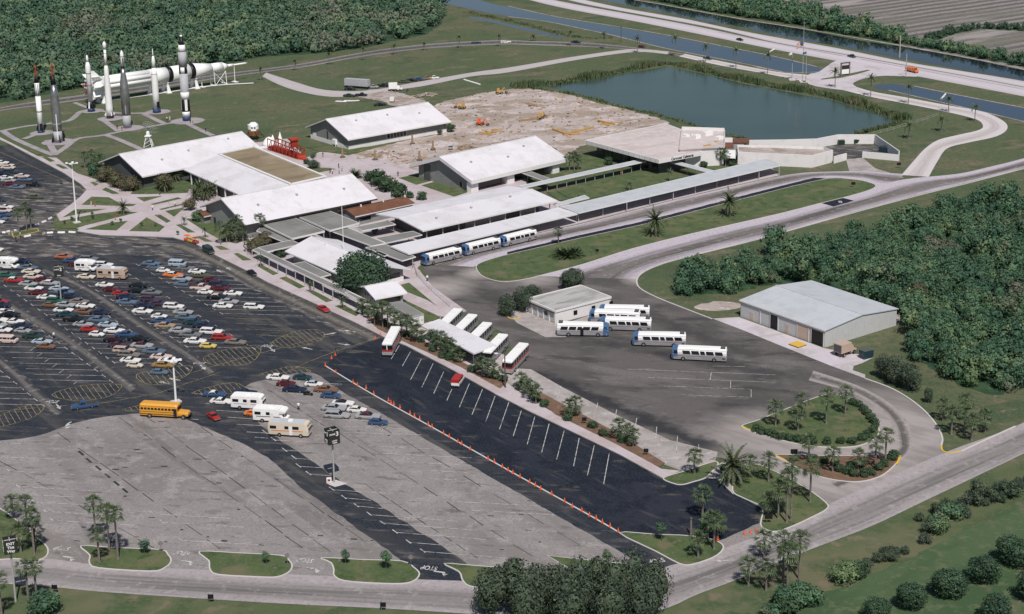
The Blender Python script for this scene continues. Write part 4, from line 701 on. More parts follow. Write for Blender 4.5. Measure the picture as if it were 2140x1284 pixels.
slab('entry_canopy', 'grey canopy fixed to the front of the ticket pavilion', [(610, 552), (669, 580), (692, 574), (636, 547)], 2.9, .22, posts=[(692, 588), (672, 596)], pt=.12)
slab('front_canopy', 'long narrow grey canopy along the front walk', [(527, 523), (758, 634), (770, 628), (540, 518)], 2.7, .22, posts=[(528, 541), (563, 561), (581, 571), (599, 579), (618, 588), (637, 597), (656, 607), (676, 616), (696, 627), (757, 655)], pt=.13)
slab('front_canopy', 'short grey canopy at the right end of the front walk canopy', [(720, 612), (757, 631), (765, 627), (730, 610)], 2.95, .2, posts=[(760, 652)], pt=.1)
# ticket pavilion
F = gable('ticket_pavilion', 'white gabled ticket pavilion behind the big round tree', (846, 603), (862, 562), 3.1, 10, .1) if False else None
A_ = P(595, 525, 3.2); Vv = Vector((math.cos(AX), math.sin(AX), 0)); Uv = Vector((Vv.y, -Vv.x, 0)); E_ = P(859, 563, 3.2)-A_; Wd = E_.dot(Vv); Ld = E_.dot(Uv)
class G(Frame):
    def __init__(s): s.a = A_.copy(); s.a.z = 0; s.U = Uv; s.V = Vv; s.L = Ld; s.ang = math.atan2(Uv.y, Uv.x)
F = G(); root = thing('ticket_pavilion', 'white gabled ticket pavilion behind the big round tree', 'building', F.w(Ld/2, Wd/2, 0)); m = MB(); h = Wd/2
for v0, v1, za, zb in ((0, h, 3.2, 5.8), (h, Wd, 5.8, 3.2)): m.hexa([F.w(0, v0, za), F.w(Ld, v0, za), F.w(Ld, v1, zb), F.w(0, v1, zb)], .3)
rf = m.build('roof', M['roofw'], root); F.part('ridge_cap', 'roofw', rf, 0, Ld, h-.2, h+.2, 5.75, 5.86); F.part('vent', 'fascia', rf, Ld*.25, Ld*.25+.5, h-1.2, h-.7, 5.2, 5.9)
m = MB(); u0, u1, v0, v1 = 2.0, Ld-1.4, 1.6, Wd-1.6; q = [F.w(u0, v0, 0), F.w(u1, v0, 0), F.w(u1, v1, 0), F.w(u0, v1, 0)]; zi = 3.2+2.6*1.6/h-.32; t = [p+Vector((0, 0, zi)) for p in q]+[F.w(u0, h, 5.45), F.w(u1, h, 5.45)]
m.add(q+t, [(0, 1, 5, 4), (1, 2, 6, 9, 5), (2, 3, 7, 6), (3, 0, 4, 8, 7)]); m.build('wall', M['wallg'], root)
F.part('base_course', 'wallw', root, u1, u1+.1, 4.0, v1+.05, 0, 1.3)
for k, (a, b) in enumerate(((8.2, 12.2), (13.2, 14.6))): F.part('window', 'glass', root, u1-.02, u1+.07, v1-5+k*0-(.6 if k == 0 else 2.6), v1-1.0 if k == 0 else v1-6.2, 1.3, 2.6)
# small shelters by the coach stand
F = gable('shelter', 'small white gabled shelter right of the big round tree', (783, 625), (851, 612), 2.9, 12, 1.5, wall='wallg', ov=.8, og=.8, thick=.25)
for a in ((.9, 3.6), (4.8, 7.6)): window(F, F.root, a[0], a[1], F.og, 1.0, 2.3, 2, 'g')
F.part('window', 'glass', F.root, 1.5, F.L-1.5, F.ov-.06, F.ov+.02, .6, 2.5)
q = zA([(1150, 660), (1420, 620), (1835, 860), (1600, 915)]); root = slab('office_trailer', 'long grey roofed office trailer with a white end', q, 3.0, .25, 'roofg', 'trailer', 'post')
g_ = [P(x, y, 3.0) for x, y in q]; ii = inset([(p.x, p.y) for p in g_], .12); m = MB(); m.prism([tuple(p) for p in ii], .5, 2.76); m.build('wall', M['wallw'], root)
m = MB(); ii2 = inset([(p.x, p.y) for p in g_], .6); m.prism([tuple(p) for p in ii2], .0, .5); m.build('skirt', M['walld'], root)
a, b = Vector((*ii[0], 0)), Vector((*ii[3], 0))
for k in range(4):
    c = a.lerp(b, .16+.22*k); m = MB(); d = (b-a).normalized(); m.box((c.x-d.y*-.02, c.y+d.x*-.02, 1.9), (1.4, .16, .8), math.atan2(d.y, d.x)); m.build('window', M['glass'], root)
a, b = Vector((*ii[3], 0)), Vector((*ii[2], 0)); d = (b-a).normalized(); c = a.lerp(b, .5); m = MB(); m.box((c.x+d.y*.03, c.y-d.x*.03, 1.55), (.95, .12, 2.0), math.atan2(d.y, d.x)); m.build('door', M['wallp'], root)
m = MB(); c = a.lerp(b, .86); m.box((c.x+d.y*.03, c.y-d.x*.03, 1.7), (.4, .1, .5), math.atan2(d.y, d.x)); m.build('meter_box', M['wallp'], root)
slab('coach_canopy', 'white slab canopy beside the row of tour coaches', [(880, 681), (990, 739), (1037, 722), (918, 667)], 3.5, .3, 'roofw', posts=[(899, 706), (939, 724), (967, 738), (990, 760), (1005, 752), (921, 690), (960, 708)], pt=.16)
# bus office
FO = Frame((1161, 651), (1278, 621), 3.2); root = thing('bus_office', 'small white office with a weathered flat roof beside the parked buses', 'building', FO.w(FO.L/2, 5, 0))
WO = (P(1097, 625, 3.2)-P(1161, 651, 3.2)).length
m = MB(); FO.box(m, 0, FO.L, 0, WO, 2.9, 3.2); rf = m.build('roof', M['roofo'], root)
m = MB()
for a in ((0, FO.L, -.05, .2), (0, FO.L, WO-.2, WO+.05), (-.05, .2, 0, WO), (FO.L-.2, FO.L+.05, 0, WO)): FO.box(m, *a, 2.85, 3.32)
m.build('parapet', M['fascia'], rf); m = MB(); FO.box(m, .25, FO.L-.2, .15, WO-.2, 0, 2.9); m.build('wall', M['wallw'], root)
for k in range(6): FO.part('pier', 'fascia', root, -.02, .28, .15+k*(WO-.6)/5, .5+k*(WO-.6)/5, 0, 2.84)
for k in range(5): FO.part('panel', 'wallp', root, .12, .26, .7+k*(WO-.6)/5, .0+(k+1)*(WO-.6)/5, .3, 2.5)
FO.part('window', 'glass', root, .08, .2, WO*.28, WO*.38, 1.2, 2.2)
for u in (5.5, 11, 16.5): FO.part('window', 'glass', root, u, u+1.1, .08, .2, 1.0, 2.1)
FO.part('beam_ends', 'trimd', root, -.3, .0, .3, WO-.3, 2.62, 2.8)
# warehouse
F = gable('warehouse', 'large pale metal warehouse with open bay doors', (1545, 627), (1725, 691), 4.2, 24.4, 1.15, wall='wallp', roof='roofl', ov=.25, og=.25, thick=.2)
for k in range(14): m = MB(); u = 1+k*F.L/14.2; m.hexa([F.w(u, 0, 4.24), F.w(u+.08, 0, 4.24), F.w(u+.08, 12.2, 5.39), F.w(u, 12.2, 5.39)], .05); m.build('roof_rib', M['roofl'], [c for c in F.root.children if c.name.startswith('roof')][0])
for u0, u1, z1, mt in ((3.5, 4.6, 2.1, 'tan'), (10.2, 12.6, 3.3, 'black'), (15.0, 16.1, 2.2, 'tan'), (18.8, 22.2, 3.1, 'tan'), (23.2, 26.8, 3.3, 'black')):
    d = F.part('door', 'black' if mt == 'black' else M['p_beige'], F.root, u0, u1, F.ov-.08, F.ov+.02, 0, z1)
    if u1-u0 > 2:
        for a in ((u0-.18, u0), (u1, u1+.18)): F.part('jamb', 'kerb', d, a[0], a[1], F.ov-.16, F.ov+.02, 0, z1+.15)
for k in range(22): F.part('wall_rib', 'wallp', F.root, F.L-F.og, F.L-F.og+.05, .6+k*1.05, .72+k*1.05, .1, 3.9)
for k in range(20): F.part('wall_rib', 'wallp', F.root, .5+k*1.35, .62+k*1.35, F.ov-.06, F.ov, 3.35, 3.95)
F.part('downpipe', 'kerb', F.root, 6.8, 6.95, F.ov-.2, F.ov, 0, 3.9)
# cafeteria
zT = 5.6; q = [P(1222, 293, zT), P(1391, 258, zT), P(1425, 271, zT), P(1467, 317, zT), P(1377, 334, zT)]
c = P(1380, 300); root = thing('cafeteria', 'flat roofed cafeteria with deep white fascia and lettering', 'building', (c.x, c.y, 0))
m = MB(); ins = inset([(p.x, p.y) for p in q], .4); m.prism([tuple(p) for p in ins], zT-.5, zT-.05); m.build('roof', M['roofc'], root)
m = MB(); n = 5; pts = [Vector((p.x, p.y)) for p in q]
for i in range(n):
    j = (i+1) % n; a, b, d, e = pts[i], pts[j], ins[j], ins[i]; m.add([(a.x, a.y, zT-1.35), (b.x, b.y, zT-1.35), (d.x, d.y, zT-1.35), (e.x, e.y, zT-1.35), (a.x, a.y, zT), (b.x, b.y, zT), (d.x, d.y, zT), (e.x, e.y, zT)], [(0, 1, 5, 4), (4, 5, 6, 7), (2, 3, 7, 6), (3, 2, 1, 0)])
fs_ = m.build('fascia', M['fascia'], root)
a, b = q[0], q[4]; d = (b-a).normalized(); nn = Vector((d.y, -d.x, 0)); nn = nn if nn.y < 0 else -nn
for k in range(14): c = a.lerp(b, (k+.5)/14)+nn*.04; m = MB(); m.box((c.x, c.y, zT-.65), (.1, .12, 1.2), math.atan2(d.y, d.x)); m.build('joint_cover', M['post'], fs_)
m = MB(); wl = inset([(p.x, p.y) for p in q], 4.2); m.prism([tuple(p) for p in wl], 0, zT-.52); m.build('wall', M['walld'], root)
for k in range(7):
    c = Vector((*wl[0], 0)).lerp(Vector((*wl[4], 0)), (k+.5)/7); m = MB(); m.box((c.x+nn.x*.1, c.y+nn.y*.1, 2.4), (2.6, .2, 3.6), math.atan2(d.y, d.x)); m.build('window', M['glass'], root)
a, b = q[4], q[3]; d = (b-a).normalized(); nn = Vector((d.y, -d.x, 0)); nn = nn if nn.y < 0 else -nn
tm = bpy.data.objects.new('lettering', text_mesh('Carousel Cafeteria', 1.25, M['black'], .02)); COL.objects.link(tm); tm.parent = root
ctr = a.lerp(b, .54)+nn*.05; ctr.z = zT-.68; rotm = Matrix((d, Vector((0, 0, 1)), d.cross(Vector((0, 0, 1))))).transposed().to_4x4(); rotm.translation = ctr-root.location; tm.matrix_local = rotm
# mechanical roof and kitchen wing
q = [P(1420, 314, 6.2), P(1425, 271, 6.2), P(1514, 274, 6.2), P(1514, 309, 6.2)]
c = P(1470, 310); root = thing('kitchen_wing', 'flat roofed kitchen wing with roof equipment behind the cafeteria lettering', 'building', (c.x, c.y, 0))
m = MB(); m.hexa(q, .4); rf = m.build('roof', M['roofc'], root)
for i in range(4):
    a, b = q[i], q[(i+1) % 4]; d = (b-a).normalized(); n = Vector((-d.y, d.x, 0))*.2; z = Vector((0, 0, 1.0 if i == 1 else .35)); m = MB(); m.add([a-n, b-n, b+n, a+n, a-n+z, b-n+z, b+n+z, a+n+z], [(4, 5, 6, 7), (0, 1, 5, 4), (1, 2, 6, 5), (2, 3, 7, 6), (3, 0, 4, 7)]); m.build('parapet', M['fascia' if i == 1 else 'roofc'], rf)
m = MB(); m.prism([tuple(p) for p in inset([(p.x, p.y) for p in q], .3)], 0, 5.8); m.build('wall', M['wallw'], root)
for x, y, sx, sy, sz in ((1433, 285, 1.6, 2.2, .7), (1456, 289, 2.4, 1.6, 1.2), (1479, 283, 3.6, 1.6, 1.3), (1503, 290, 2.4, 2.0, .8), (1478, 305, 3.0, .8, .3), (1446, 284, .6, .6, .6), (1497, 297, 1.4, .5, .4)):
    p = P(x, y, 6.2); m = MB(); m.box((p.x, p.y, 6.2+sz/2), (sx, sy, sz), AX); m.build('roof_unit', M['white' if sz > .5 else 'lum'], rf)
q = [P(1541, 303, 4.2), P(1542, 318, 4.2), P(1632, 322, 4.2), P(1698, 325, 4.2), P(1741, 314, 4.2), P(1722, 308, 4.2), P(1640, 305, 4.2)]
c = P(1640, 345); root = thing('service_wing', 'long white walled service wing with a tan flat roof beside the walled yard', 'building', (c.x, c.y, 0))
pl = [(p.x, p.y) for p in q]; m = MB(); m.prism([tuple(p) for p in inset(pl, .3)], 3.2, 3.5); m.build('roof', M['dirt2'], root)
ins = inset(pl, .35); m = MB(); n = len(pl)
for i in range(n):
    j = (i+1) % n; a, b, d, e = Vector(pl[i]), Vector(pl[j]), ins[j], ins[i]; m.add([(a.x, a.y, 0), (b.x, b.y, 0), (d.x, d.y, 0), (e.x, e.y, 0), (a.x, a.y, 4.2), (b.x, b.y, 4.2), (d.x, d.y, 4.2), (e.x, e.y, 4.2)], [(0, 1, 5, 4), (4, 5, 6, 7), (2, 3, 7, 6)])
m.build('wall', M['wallw'], root)
b0 = [P(1467, 345), P(1541, 345), P(1541, 352), P(1480, 352)]
c = P(1530, 320); root = thing('entrance_court', 'white block with brown roofs between kitchen wing and service wing', 'building', (c.x, c.y, 0))
for nm, px, z, t, mt in (('roof', [(1515, 288), (1531, 288), (1531, 297), (1515, 297)], 3.2, .3, 'roofw'), ('roof', [(1516, 297), (1533, 297), (1533, 309), (1516, 309)], 3.0, .3, 'roofb'), ('roof', [(1532, 289), (1566, 289), (1566, 297), (1532, 297)], 3.4, .5, 'roofb'), ('wall', [(1515, 314), (1537, 314), (1537, 330), (1515, 329)], 3.2, .3, 'white')):
    m = MB(); m.hexa([P(x, y, z) for x, y in px], t); m.build(nm, M[mt], root)
m = MB(); m.prism([(P(x, y, 3).x, P(x, y, 3).y) for x, y in ((1517, 290), (1560, 292), (1536, 326), (1517, 326))], 0, 2.65); m.build('wall', M['wallg'], root)
def wallrun(name, label, pxs, h, t=.3, mt='wallw'):
    A = [P(x, y) for x, y in pxs]; root = thing(name, label, 'wall', A[len(A)//2])
    for a, b in zip(A, A[1:]):
        d = (b-a); m = MB(); c = (a+b)/2; m.box((c.x, c.y, h/2), (d.length+t, t, h), math.atan2(d.y, d.x)); m.build('wall_panel', M[mt], root)
    return root
wallrun('yard_wall', 'white wall round the back of the service yard beside the pond', [(1566, 313), (1640, 312), (1706, 310), (1752, 301), (1828, 301), (1878, 336)], 3.4)
wallrun('yard_wall', 'short white wall right of the service yard entrance', [(1878, 337), (1803, 330)], 2.2); wallrun('yard_wall', 'low white wing wall left of the service yard entrance', [(1743, 342), (1768, 335)], 2.4)
sheet('service_yard', [(1706, 311), (1752, 303), (1826, 303), (1874, 334), (1803, 329), (1768, 334), (1745, 338), (1742, 314)], .06, 'asphw', 'oily asphalt floor of the walled service yard')
# air handlers by the back hall
for (x, y), lab in (((664, 291), 'white air handler on legs at the left of the back hall gable'), ((704, 305), 'white air handler at the right end of the back hall gable')):
    p = P(x, y); r = thing('air_handler', lab, 'machine', p, AX); m = MB(); m.box((0, 0, 1.6), (2.6, 2.2, 1.8)); m.build('cabinet', M['white'], r); m = MB(); m.box((.9, -1.12, 1.6), (.8, .1, 1.0)); m.build('grille', M['walld'], r)
    for sx in (-1, 1):
        for sy in (-1, 1): m = MB(); m.box((sx*1.1, sy*.9, .35), (.2, .2, .7)); m.build('leg', M['white'], r)
# ---------------------------------------------------------------- rockets
def rocket(name, label, bx, by, prof, fins=None, bands=(), stripes=(), tower=None):
    b = P(bx, by, .1); s = (height(bx, by, by-150))/150; hs = (P(bx+10, by)-P(bx, by)).length/10*.985; root = thing(name, label, 'rocket', b)
    for nm, mt, pts in prof:
        m = MB(); m.lathe(b, [(d*s, h*hs) for d, h in pts], 24); m.build(nm, M[mt], root, True)
    rad = lambda d: max([h0+(h1-h0)*(d-d0)/(d1-d0+1e-9) for nm, mt, pts in prof for (d0, h0), (d1, h1) in zip(pts, pts[1:]) if d0 <= d <= d1] or [1])
    for d0, d1, mt in bands:
        m = MB(); m.lathe(b, [(d0*s, rad(d0)*hs+.04), (d1*s, rad(d1)*hs+.04)], 24); m.build('painted_band', M[mt], root, True)
    for d0, d1, angs, wd, mt in stripes:
        for a in angs:
            m = MB(); n = 4; vs = []
            for d in (d0, d1):
                for k in range(n+1):
                    t = R_(a-wd/2+wd*k/n); r = rad(d)*hs+.05; vs.append((b.x+r*math.cos(t), b.y+r*math.sin(t), b.z+d*s))
            m.add(vs, [(k, k+1, n+2+k, n+1+k) for k in range(n)]); m.build('stripe', M[mt], root)
    if fins:
        d0, d1, r0, mt = fins
        for k in range(4):
            t = R_(35+90*k); x, y = math.cos(t), math.sin(t); m = MB(); r = rad(d0+.1)*hs*.9; R2 = r0*hs; w = .12
            vs = []
            for sg in (-1, 1):
                for rr, zz in ((r, d0*s), (R2, d0*s), (R2*.95, (d0+(d1-d0)*.35)*s), (r, d1*s)): vs.append((b.x+x*rr-y*w*sg, b.y+y*rr+x*w*sg, b.z+zz))
            m.add(vs, [(0, 1, 2, 3), (7, 6, 5, 4), (0, 4, 5, 1), (1, 5, 6, 2), (2, 6, 7, 3)]); m.build('fin', M[mt], root)
    if tower:
        d0, d1, r0 = tower; m = MB(); h0, h1 = b.z+d0*s, b.z+d1*s; hm = h0+(h1-h0)*.55
        for k in range(3):
            t0, t1 = 2*math.pi*k/3, 2*math.pi*(k+1)/3; pa = lambda t, h, r: (b.x+r*math.cos(t), b.y+r*math.sin(t), h)
            m.tube(pa(t0, h0, r0*hs), pa(t0, hm, r0*hs*.55), .12, n=5)
            for q in range(3): za, zb = h0+(hm-h0)*q/3, h0+(hm-h0)*(q+1)/3; m.tube(pa(t0, za, r0*hs*(1-.45*q/3)), pa(t1, zb, r0*hs*(1-.45*(q+1)/3)), .08, n=4)
        m.build('escape_tower', M['red'], root); m = MB(); m.lathe((b.x, b.y, hm), [(0, .55*r0*hs), (.3, .3), ((h1-hm)*.75, .3), (h1-hm, .06)], 10); m.build('escape_motor', M['red'], root, True)
    return root
rocket('slim_rocket', 'slim white rocket with black striped collar and red escape tower, leftmost of the rockets', 86, 277, [('stand', 'blue', [(0, 7), (5, 6.5)]), ('body', 'white', [(5, 5.3), (76, 5.3)]), ('upper_stage', 'white', [(76, 4.9), (104, 4.9)]), ('capsule', 'black', [(104, 5), (113, 3.2), (119, 1.8)])], (5, 19, 9, 'black'), [(43, 45, 'black')], [(78, 102, range(-180, 180, 40), 11, 'black'), (5, 19, (-60, 30, 120, -150), 60, 'black')], (119, 140, 1.9))
rocket('silver_rocket', 'polished steel rocket with black capsule and red escape tower, in front at the left', 122, 297, [('skirt', 'lsilver', [(0, 9), (24, 9)]), ('body', 'silver', [(24, 9.3), (40, 9.5), (74, 9.8), (98, 8), (120, 5.4)]), ('capsule', 'black', [(120, 5.2), (130, 4.8), (139, 2.2)])], (0, 18, 14, 'black'), [(38, 39.5, 'lsilver')], [(6, 60, (-75,), 9, 'white')], (139, 166, 2.4))
rocket('short_rocket', 'white rocket with black base and open nose ring, behind the horizontal rocket tail', 191, 233, [('stand', 'blue', [(0, 7.5), (7, 7)]), ('tail', 'black', [(7, 7), (21, 5.3)]), ('body', 'white', [(21, 5), (79, 5), (82, 5.5), (95, 5.3), (103, 2.6)]), ('nose_ring', 'white', [(103, 2.2), (110, 2.6), (114, 2.2), (118, .6)])], (7, 16, 10, 'black'), [(54, 55, 'black'), (79, 80.3, 'black')], [(7, 21, (-110,), 30, 'white')])
rocket('bulb_nosed_rocket', 'tall tapering white rocket with a bulb shaped nose', 230, 247, [('stand', 'trimd', [(0, 7), (6, 6.5)]), ('body', 'white', [(6, 8), (22, 7.2), (60, 6.2), (92, 5), (103, 4.6), (110, 2.8)]), ('upper_stage', 'white', [(110, 2.6), (143, 2.5)]), ('nose', 'white', [(143, 2.6), (152, 3.9), (156, 3.4), (160, .5)])], (6, 14, 11, 'white'), [(122, 123, 'lsilver'), (135, 136, 'lsilver')])
rocket('agena_rocket', 'dark steel rocket with white upper stage, in the middle of the garden', 266, 267, [('skirt', 'lsilver', [(0, 8.6), (27, 8.6)]), ('body', 'silver', [(27, 9), (75, 9.2), (92, 8), (110, 5.4), (124, 3.9)]), ('upper_stage', 'white', [(124, 3.7), (150, 3.8), (155, 3.5), (161, 1)])], None, [(124, 129, 'black'), (148, 149, 'black')], [(130, 146, (-60,), 25, 'black'), (30, 90, (-80,), 8, 'lsilver')])
rocket('needle_nosed_rocket', 'white rocket with needle nose and black flank panel, left of the grey and white rocket', 328, 235, [('stand', 'blue', [(0, 8.5), (7, 8)]), ('body', 'white', [(7, 7), (40, 6.7), (80, 6.3), (93, 4.2)]), ('upper_stage', 'white', [(93, 3.9), (108, 3.6), (118, 2.0)]), ('needle', 'white', [(118, 1.9), (124, .9), (133, .4)])], (7, 13, 9.5, 'blue'), [(80, 81, 'lsilver')], [(8, 23, (-40,), 60, 'black')])
rocket('two_stage_rocket', 'tall grey and white banded rocket with black capsule, rightmost upright rocket', 390, 252, [('stand', 'blue', [(0, 8), (9, 7.5)]), ('skirt', 'white', [(9, 7.5), (20, 8.4)]), ('first_stage', 'lsilver', [(20, 8.6), (99, 8.6)]), ('interstage', 'white', [(99, 8.6), (112, 8.6)]), ('second_stage', 'lsilver', [(112, 8.6), (144, 8.6)]), ('adapter', 'white', [(144, 8.7), (158, 6.4)]), ('capsule', 'black', [(158, 6), (163, 4.6), (174, 2.8)]), ('nose_cap', 'white', [(174, 2.7), (178, 2.5)])], None, [(45, 60, 'white'), (20, 45, 'black')], [(99, 112, (-140, -40, 60, 150), 45, 'black'), (22, 45.5, (-70, 20, 110, -160), 35, 'white')])
# horizontal launcher on cradles
G0, G1 = P(197, 217), P(518, 167.5); AXH = 7.6; sx = (G1-G0); SL = sx.length; sx.normalize(); sn = Vector((-sx.y, sx.x, 0)); org = G0+Vector((0, 0, AXH))
def along(x):
    lo, hi = -30.0, SL+30
    for _ in range(40):
        k = (lo+hi)/2
        if proj(org+sx*k)[0] < x: lo = k
        else: hi = k
    return lo
root = thing('horizontal_launcher', 'huge white launcher lying on cradles behind the upright rockets', 'rocket', G0+sx*SL/2)
def seg(nm, mt, pts, n=28):
    m = MB(); m.lathe(org, [(along(x), r) for x, r in pts], n, ax=sx); return m.build(nm, M[mt], root, True)
seg('tail_section', 'white', [(190, 2.4), (196, 3.4), (214, 3.4)])
for k in range(8):
    t = 2*math.pi*(k+.5)/8; o2 = org+(sn*math.cos(t)+Vector((0, 0, 1))*math.sin(t))*2.35; m = MB(); m.lathe(o2, [(along(212), .95), (along(316), .95)], 10, ax=sx); m.build('tank', M['white'], root, True)
seg('core_tank', 'white', [(212, 1.9), (316, 1.9)], 16); seg('forward_skirt', 'white', [(312, 3.3), (346, 3.3)]); seg('interstage_band', 'black', [(346, 3.33), (355, 3.33)]); seg('upper_stage', 'white', [(355, 3.3), (393, 3.3)])
seg('instrument_band', 'black', [(393, 3.33), (402, 3.33)]); seg('adapter_cone', 'white', [(402, 3.3), (440, 2.1)]); seg('service_module', 'white', [(440, 2.0), (463, 2.0)]); seg('capsule_cover', 'white', [(463, 2.0), (475, .75)]); seg('escape_tower', 'white', [(475, .7), (487, .62)]); seg('escape_rod', 'white', [(487, .38), (512, .36), (517, .1)])
for k in range(8):
    t = 2*math.pi*k/8; d = sn*math.cos(t)+Vector((0, 0, 1))*math.sin(t); a0, a1 = along(188), along(210); m = MB(); w = sx.cross(d)*.15; p = [org+sx*a0+d*3.2, org+sx*(a0-1)+d*6.0, org+sx*(a0+2)+d*6.0, org+sx*a1+d*3.3]
    m.add([q-w for q in p]+[q+w for q in p], [(0, 1, 2, 3), (7, 6, 5, 4), (0, 4, 5, 1), (1, 5, 6, 2), (2, 6, 7, 3)]); m.build('fin', M['white'], root)
for k in range(8):
    t = 2*math.pi*k/8; d = sn*math.cos(t)+Vector((0, 0, 1))*math.sin(t); r = 1.0 if k % 2 else 2.2; m = MB(); m.lathe(org+d*r, [(along(188)-2.2, .62), (along(188)-.6, .45), (along(190), .3)], 10, ax=sx); m.build('engine_bell', M['red' if k % 3 == 0 else 'lsilver'], root, True)
for x in (209, 316, 345, 404):
    c = org+sx*along(x); c.z = 0; cr = thing('cradle', 'white A-frame cradle under the horizontal launcher, ' + {209: 'leftmost', 316: 'second from the left', 345: 'third from the left', 404: 'rightmost'}[x], 'cradle', c)
    m = MB(); m.box((c.x, c.y, .2), (2.0, 6.4, .4), math.atan2(sx.y, sx.x)); m.build('base', M['white'], cr)
    for s_ in (-1, 1):
        m = MB(); p = c+sn*s_*2.8; t = c+sn*s_*1.6+Vector((0, 0, AXH-3.0)); m.loft([[p+sx*.9, p-sx*.9, p-sx*.9-sn*s_*.5, p+sx*.9-sn*s_*.5], [t+sx*.25, t-sx*.25, t-sx*.25-sn*s_*.4, t+sx*.25-sn*s_*.4]]); m.build('leg', M['white'], cr)
    m = MB(); m.box((c.x, c.y, AXH-3.1), (.7, 4.4, .5), math.atan2(sx.y, sx.x)); m.build('saddle', M['white'], cr)
c0, c1 = org+sx*along(443), org+sx*along(467); c0.z = c1.z = 0; cr = thing('truss_stand', 'white cross braced truss stand under the launcher nose', 'stand', (c0+c1)/2); zt = AXH-2.0
for s_ in (-1, 1):
    for c in (c0, c1): m = MB(); m.tube(c+sn*s_*1.9, c+sn*s_*1.5+Vector((0, 0, zt)), .16, n=6); m.build('leg', M['white'], cr)
    m = MB(); m.tube(c0+sn*s_*1.9, c1+sn*s_*1.5+Vector((0, 0, zt)), .12, n=5); m.build('brace', M['white'], cr); m = MB(); m.tube(c1+sn*s_*1.9, c0+sn*s_*1.5+Vector((0, 0, zt)), .12, n=5); m.build('brace', M['white'], cr)
for c in (c0, c1): m = MB(); m.tube(c+sn*2.2+Vector((0, 0, .15)), c-sn*2.2+Vector((0, 0, .15)), .25, n=6); m.build('base_beam', M['white'], cr); m = MB(); m.tube(c+sn*1.6+Vector((0, 0, zt)), c-sn*1.6+Vector((0, 0, zt)), .18, n=6); m.build('top_beam', M['white'], cr)
for x in (420, 489):
    c = org+sx*along(x); c.z = 0; cr = thing('prop_stand', 'thin white prop under the ' + ('escape tower at the launcher tip' if x > 450 else 'launcher adapter cone'), 'stand', c); m = MB(); m.tube(c, c+Vector((0, 0, AXH-(.6 if x > 450 else 2.7))), .16, n=6); m.build('post', M['white'], cr); m = MB(); m.box((c.x, c.y, .12), (1.6, 3.4, .24), math.atan2(sx.y, sx.x)); m.build('base', M['white'], cr)
# radar dish on a lattice tower
b = P(311, 307); H = height(311, 307, 285); r = thing('radar_tower', 'white lattice tower with a round mesh dish behind the left hall', 'tower', b)
for k in range(4):
    t = R_(45+90*k); a = Vector((math.cos(t), math.sin(t), 0)); t2 = R_(135+90*k); a2 = Vector((math.cos(t2), math.sin(t2), 0)); m = MB(); m.tube(b+a*2.1, b+a*.9+Vector((0, 0, H)), .13, n=5); m.build('leg', M['white'], r)
    for q in range(3): f0, f1 = q/3, (q+1)/3; m = MB(); m.tube(b+a*(2.1-1.2*f0)+Vector((0, 0, H*f0)), b+a2*(2.1-1.2*f1)+Vector((0, 0, H*f1)), .09, n=4); m.build('brace', M['white'], r)
m = MB(); m.box((b.x, b.y, H+.1), (2.2, 2.2, .25)); m.build('platform', M['white'], r); m = MB(); m.lathe(b+Vector((0, 0, H+.2)), [(0, .7), (1.3, .6), (1.6, .3)], 10); m.build('pedestal', M['white'], r)
dc = b+Vector((.4, .4, H+2.6)); dax = Vector((.35, .75, .55)).normalized(); m = MB(); mx = dax.orthogonal().normalized(); my = dax.cross(mx)
for rr in (.8, 1.6, 2.3, 2.9):
    pr_ = [dc+(mx*math.cos(2*math.pi*i/20)+my*math.sin(2*math.pi*i/20))*rr+dax*(rr*rr*.10) for i in range(20)]
    for i in range(20): m.tube(pr_[i], pr_[(i+1) % 20], .04, n=4, cap=False)
for i in range(16):
    t = 2*math.pi*i/16; d = mx*math.cos(t)+my*math.sin(t); m.tube(dc, dc+d*1.6+dax*.256, .04, n=4); m.tube(dc+d*1.6+dax*.256, dc+d*2.9+dax*.84, .04, n=4)
m.build('mesh_dish', M['wallp'], r)
# lunar lander
b = P(531, 291); r = thing('lunar_lander', 'white and bronze lunar lander on spindly legs behind the left hall', 'lander', b)
gold = mat('bronze_foil', (.30, .13, .05), .4, [((.20, .08, .03), 2, .4, .65)], metal=.3)
m = MB(); m.lathe(b, [(1.4, 1.7), (1.6, 2.1), (3.0, 2.1), (3.2, 1.8)], 8); m.build('descent_stage', gold, r)
m = MB(); m.lathe(b, [(3.2, 1.5), (3.8, 1.9), (5.4, 1.8), (6.2, 1.0)], 9); m.box(b+Vector((.3, -1.2, 4.3)), (1.8, 1.8, 1.8)); m.box(b+Vector((-1.2, .3, 4.6)), (1.6, 1.9, 1.6), .4); m.build('ascent_stage', M['white'], r)
for s_ in (-.5, .5): m = MB(); m.box(b+Vector((.3+s_, -2.12, 4.6)), (.5, .08, .6)); m.build('window', M['black'], r)
m = MB(); m.lathe(b, [(.7, .9), (1.5, .3)], 10); m.build('engine_bell', M['lsilver'], r)
for k in range(4):
    t = R_(30+90*k); d = Vector((math.cos(t), math.sin(t), 0)); m = MB(); m.tube(b+d*2.0+Vector((0, 0, 2.9)), b+d*4.0+Vector((0, 0, .2)), .12, n=6); m.tube(b+d*1.9+Vector((0, 0, 1.5)), b+d*3.3+Vector((0, 0, 1.1)), .09, n=5); lg = m.build('leg', M['black'], r); m = MB(); m.lathe(b+d*4.0, [(0, .5), (.18, .45)], 10); m.build('foot_pad', gold, lg)
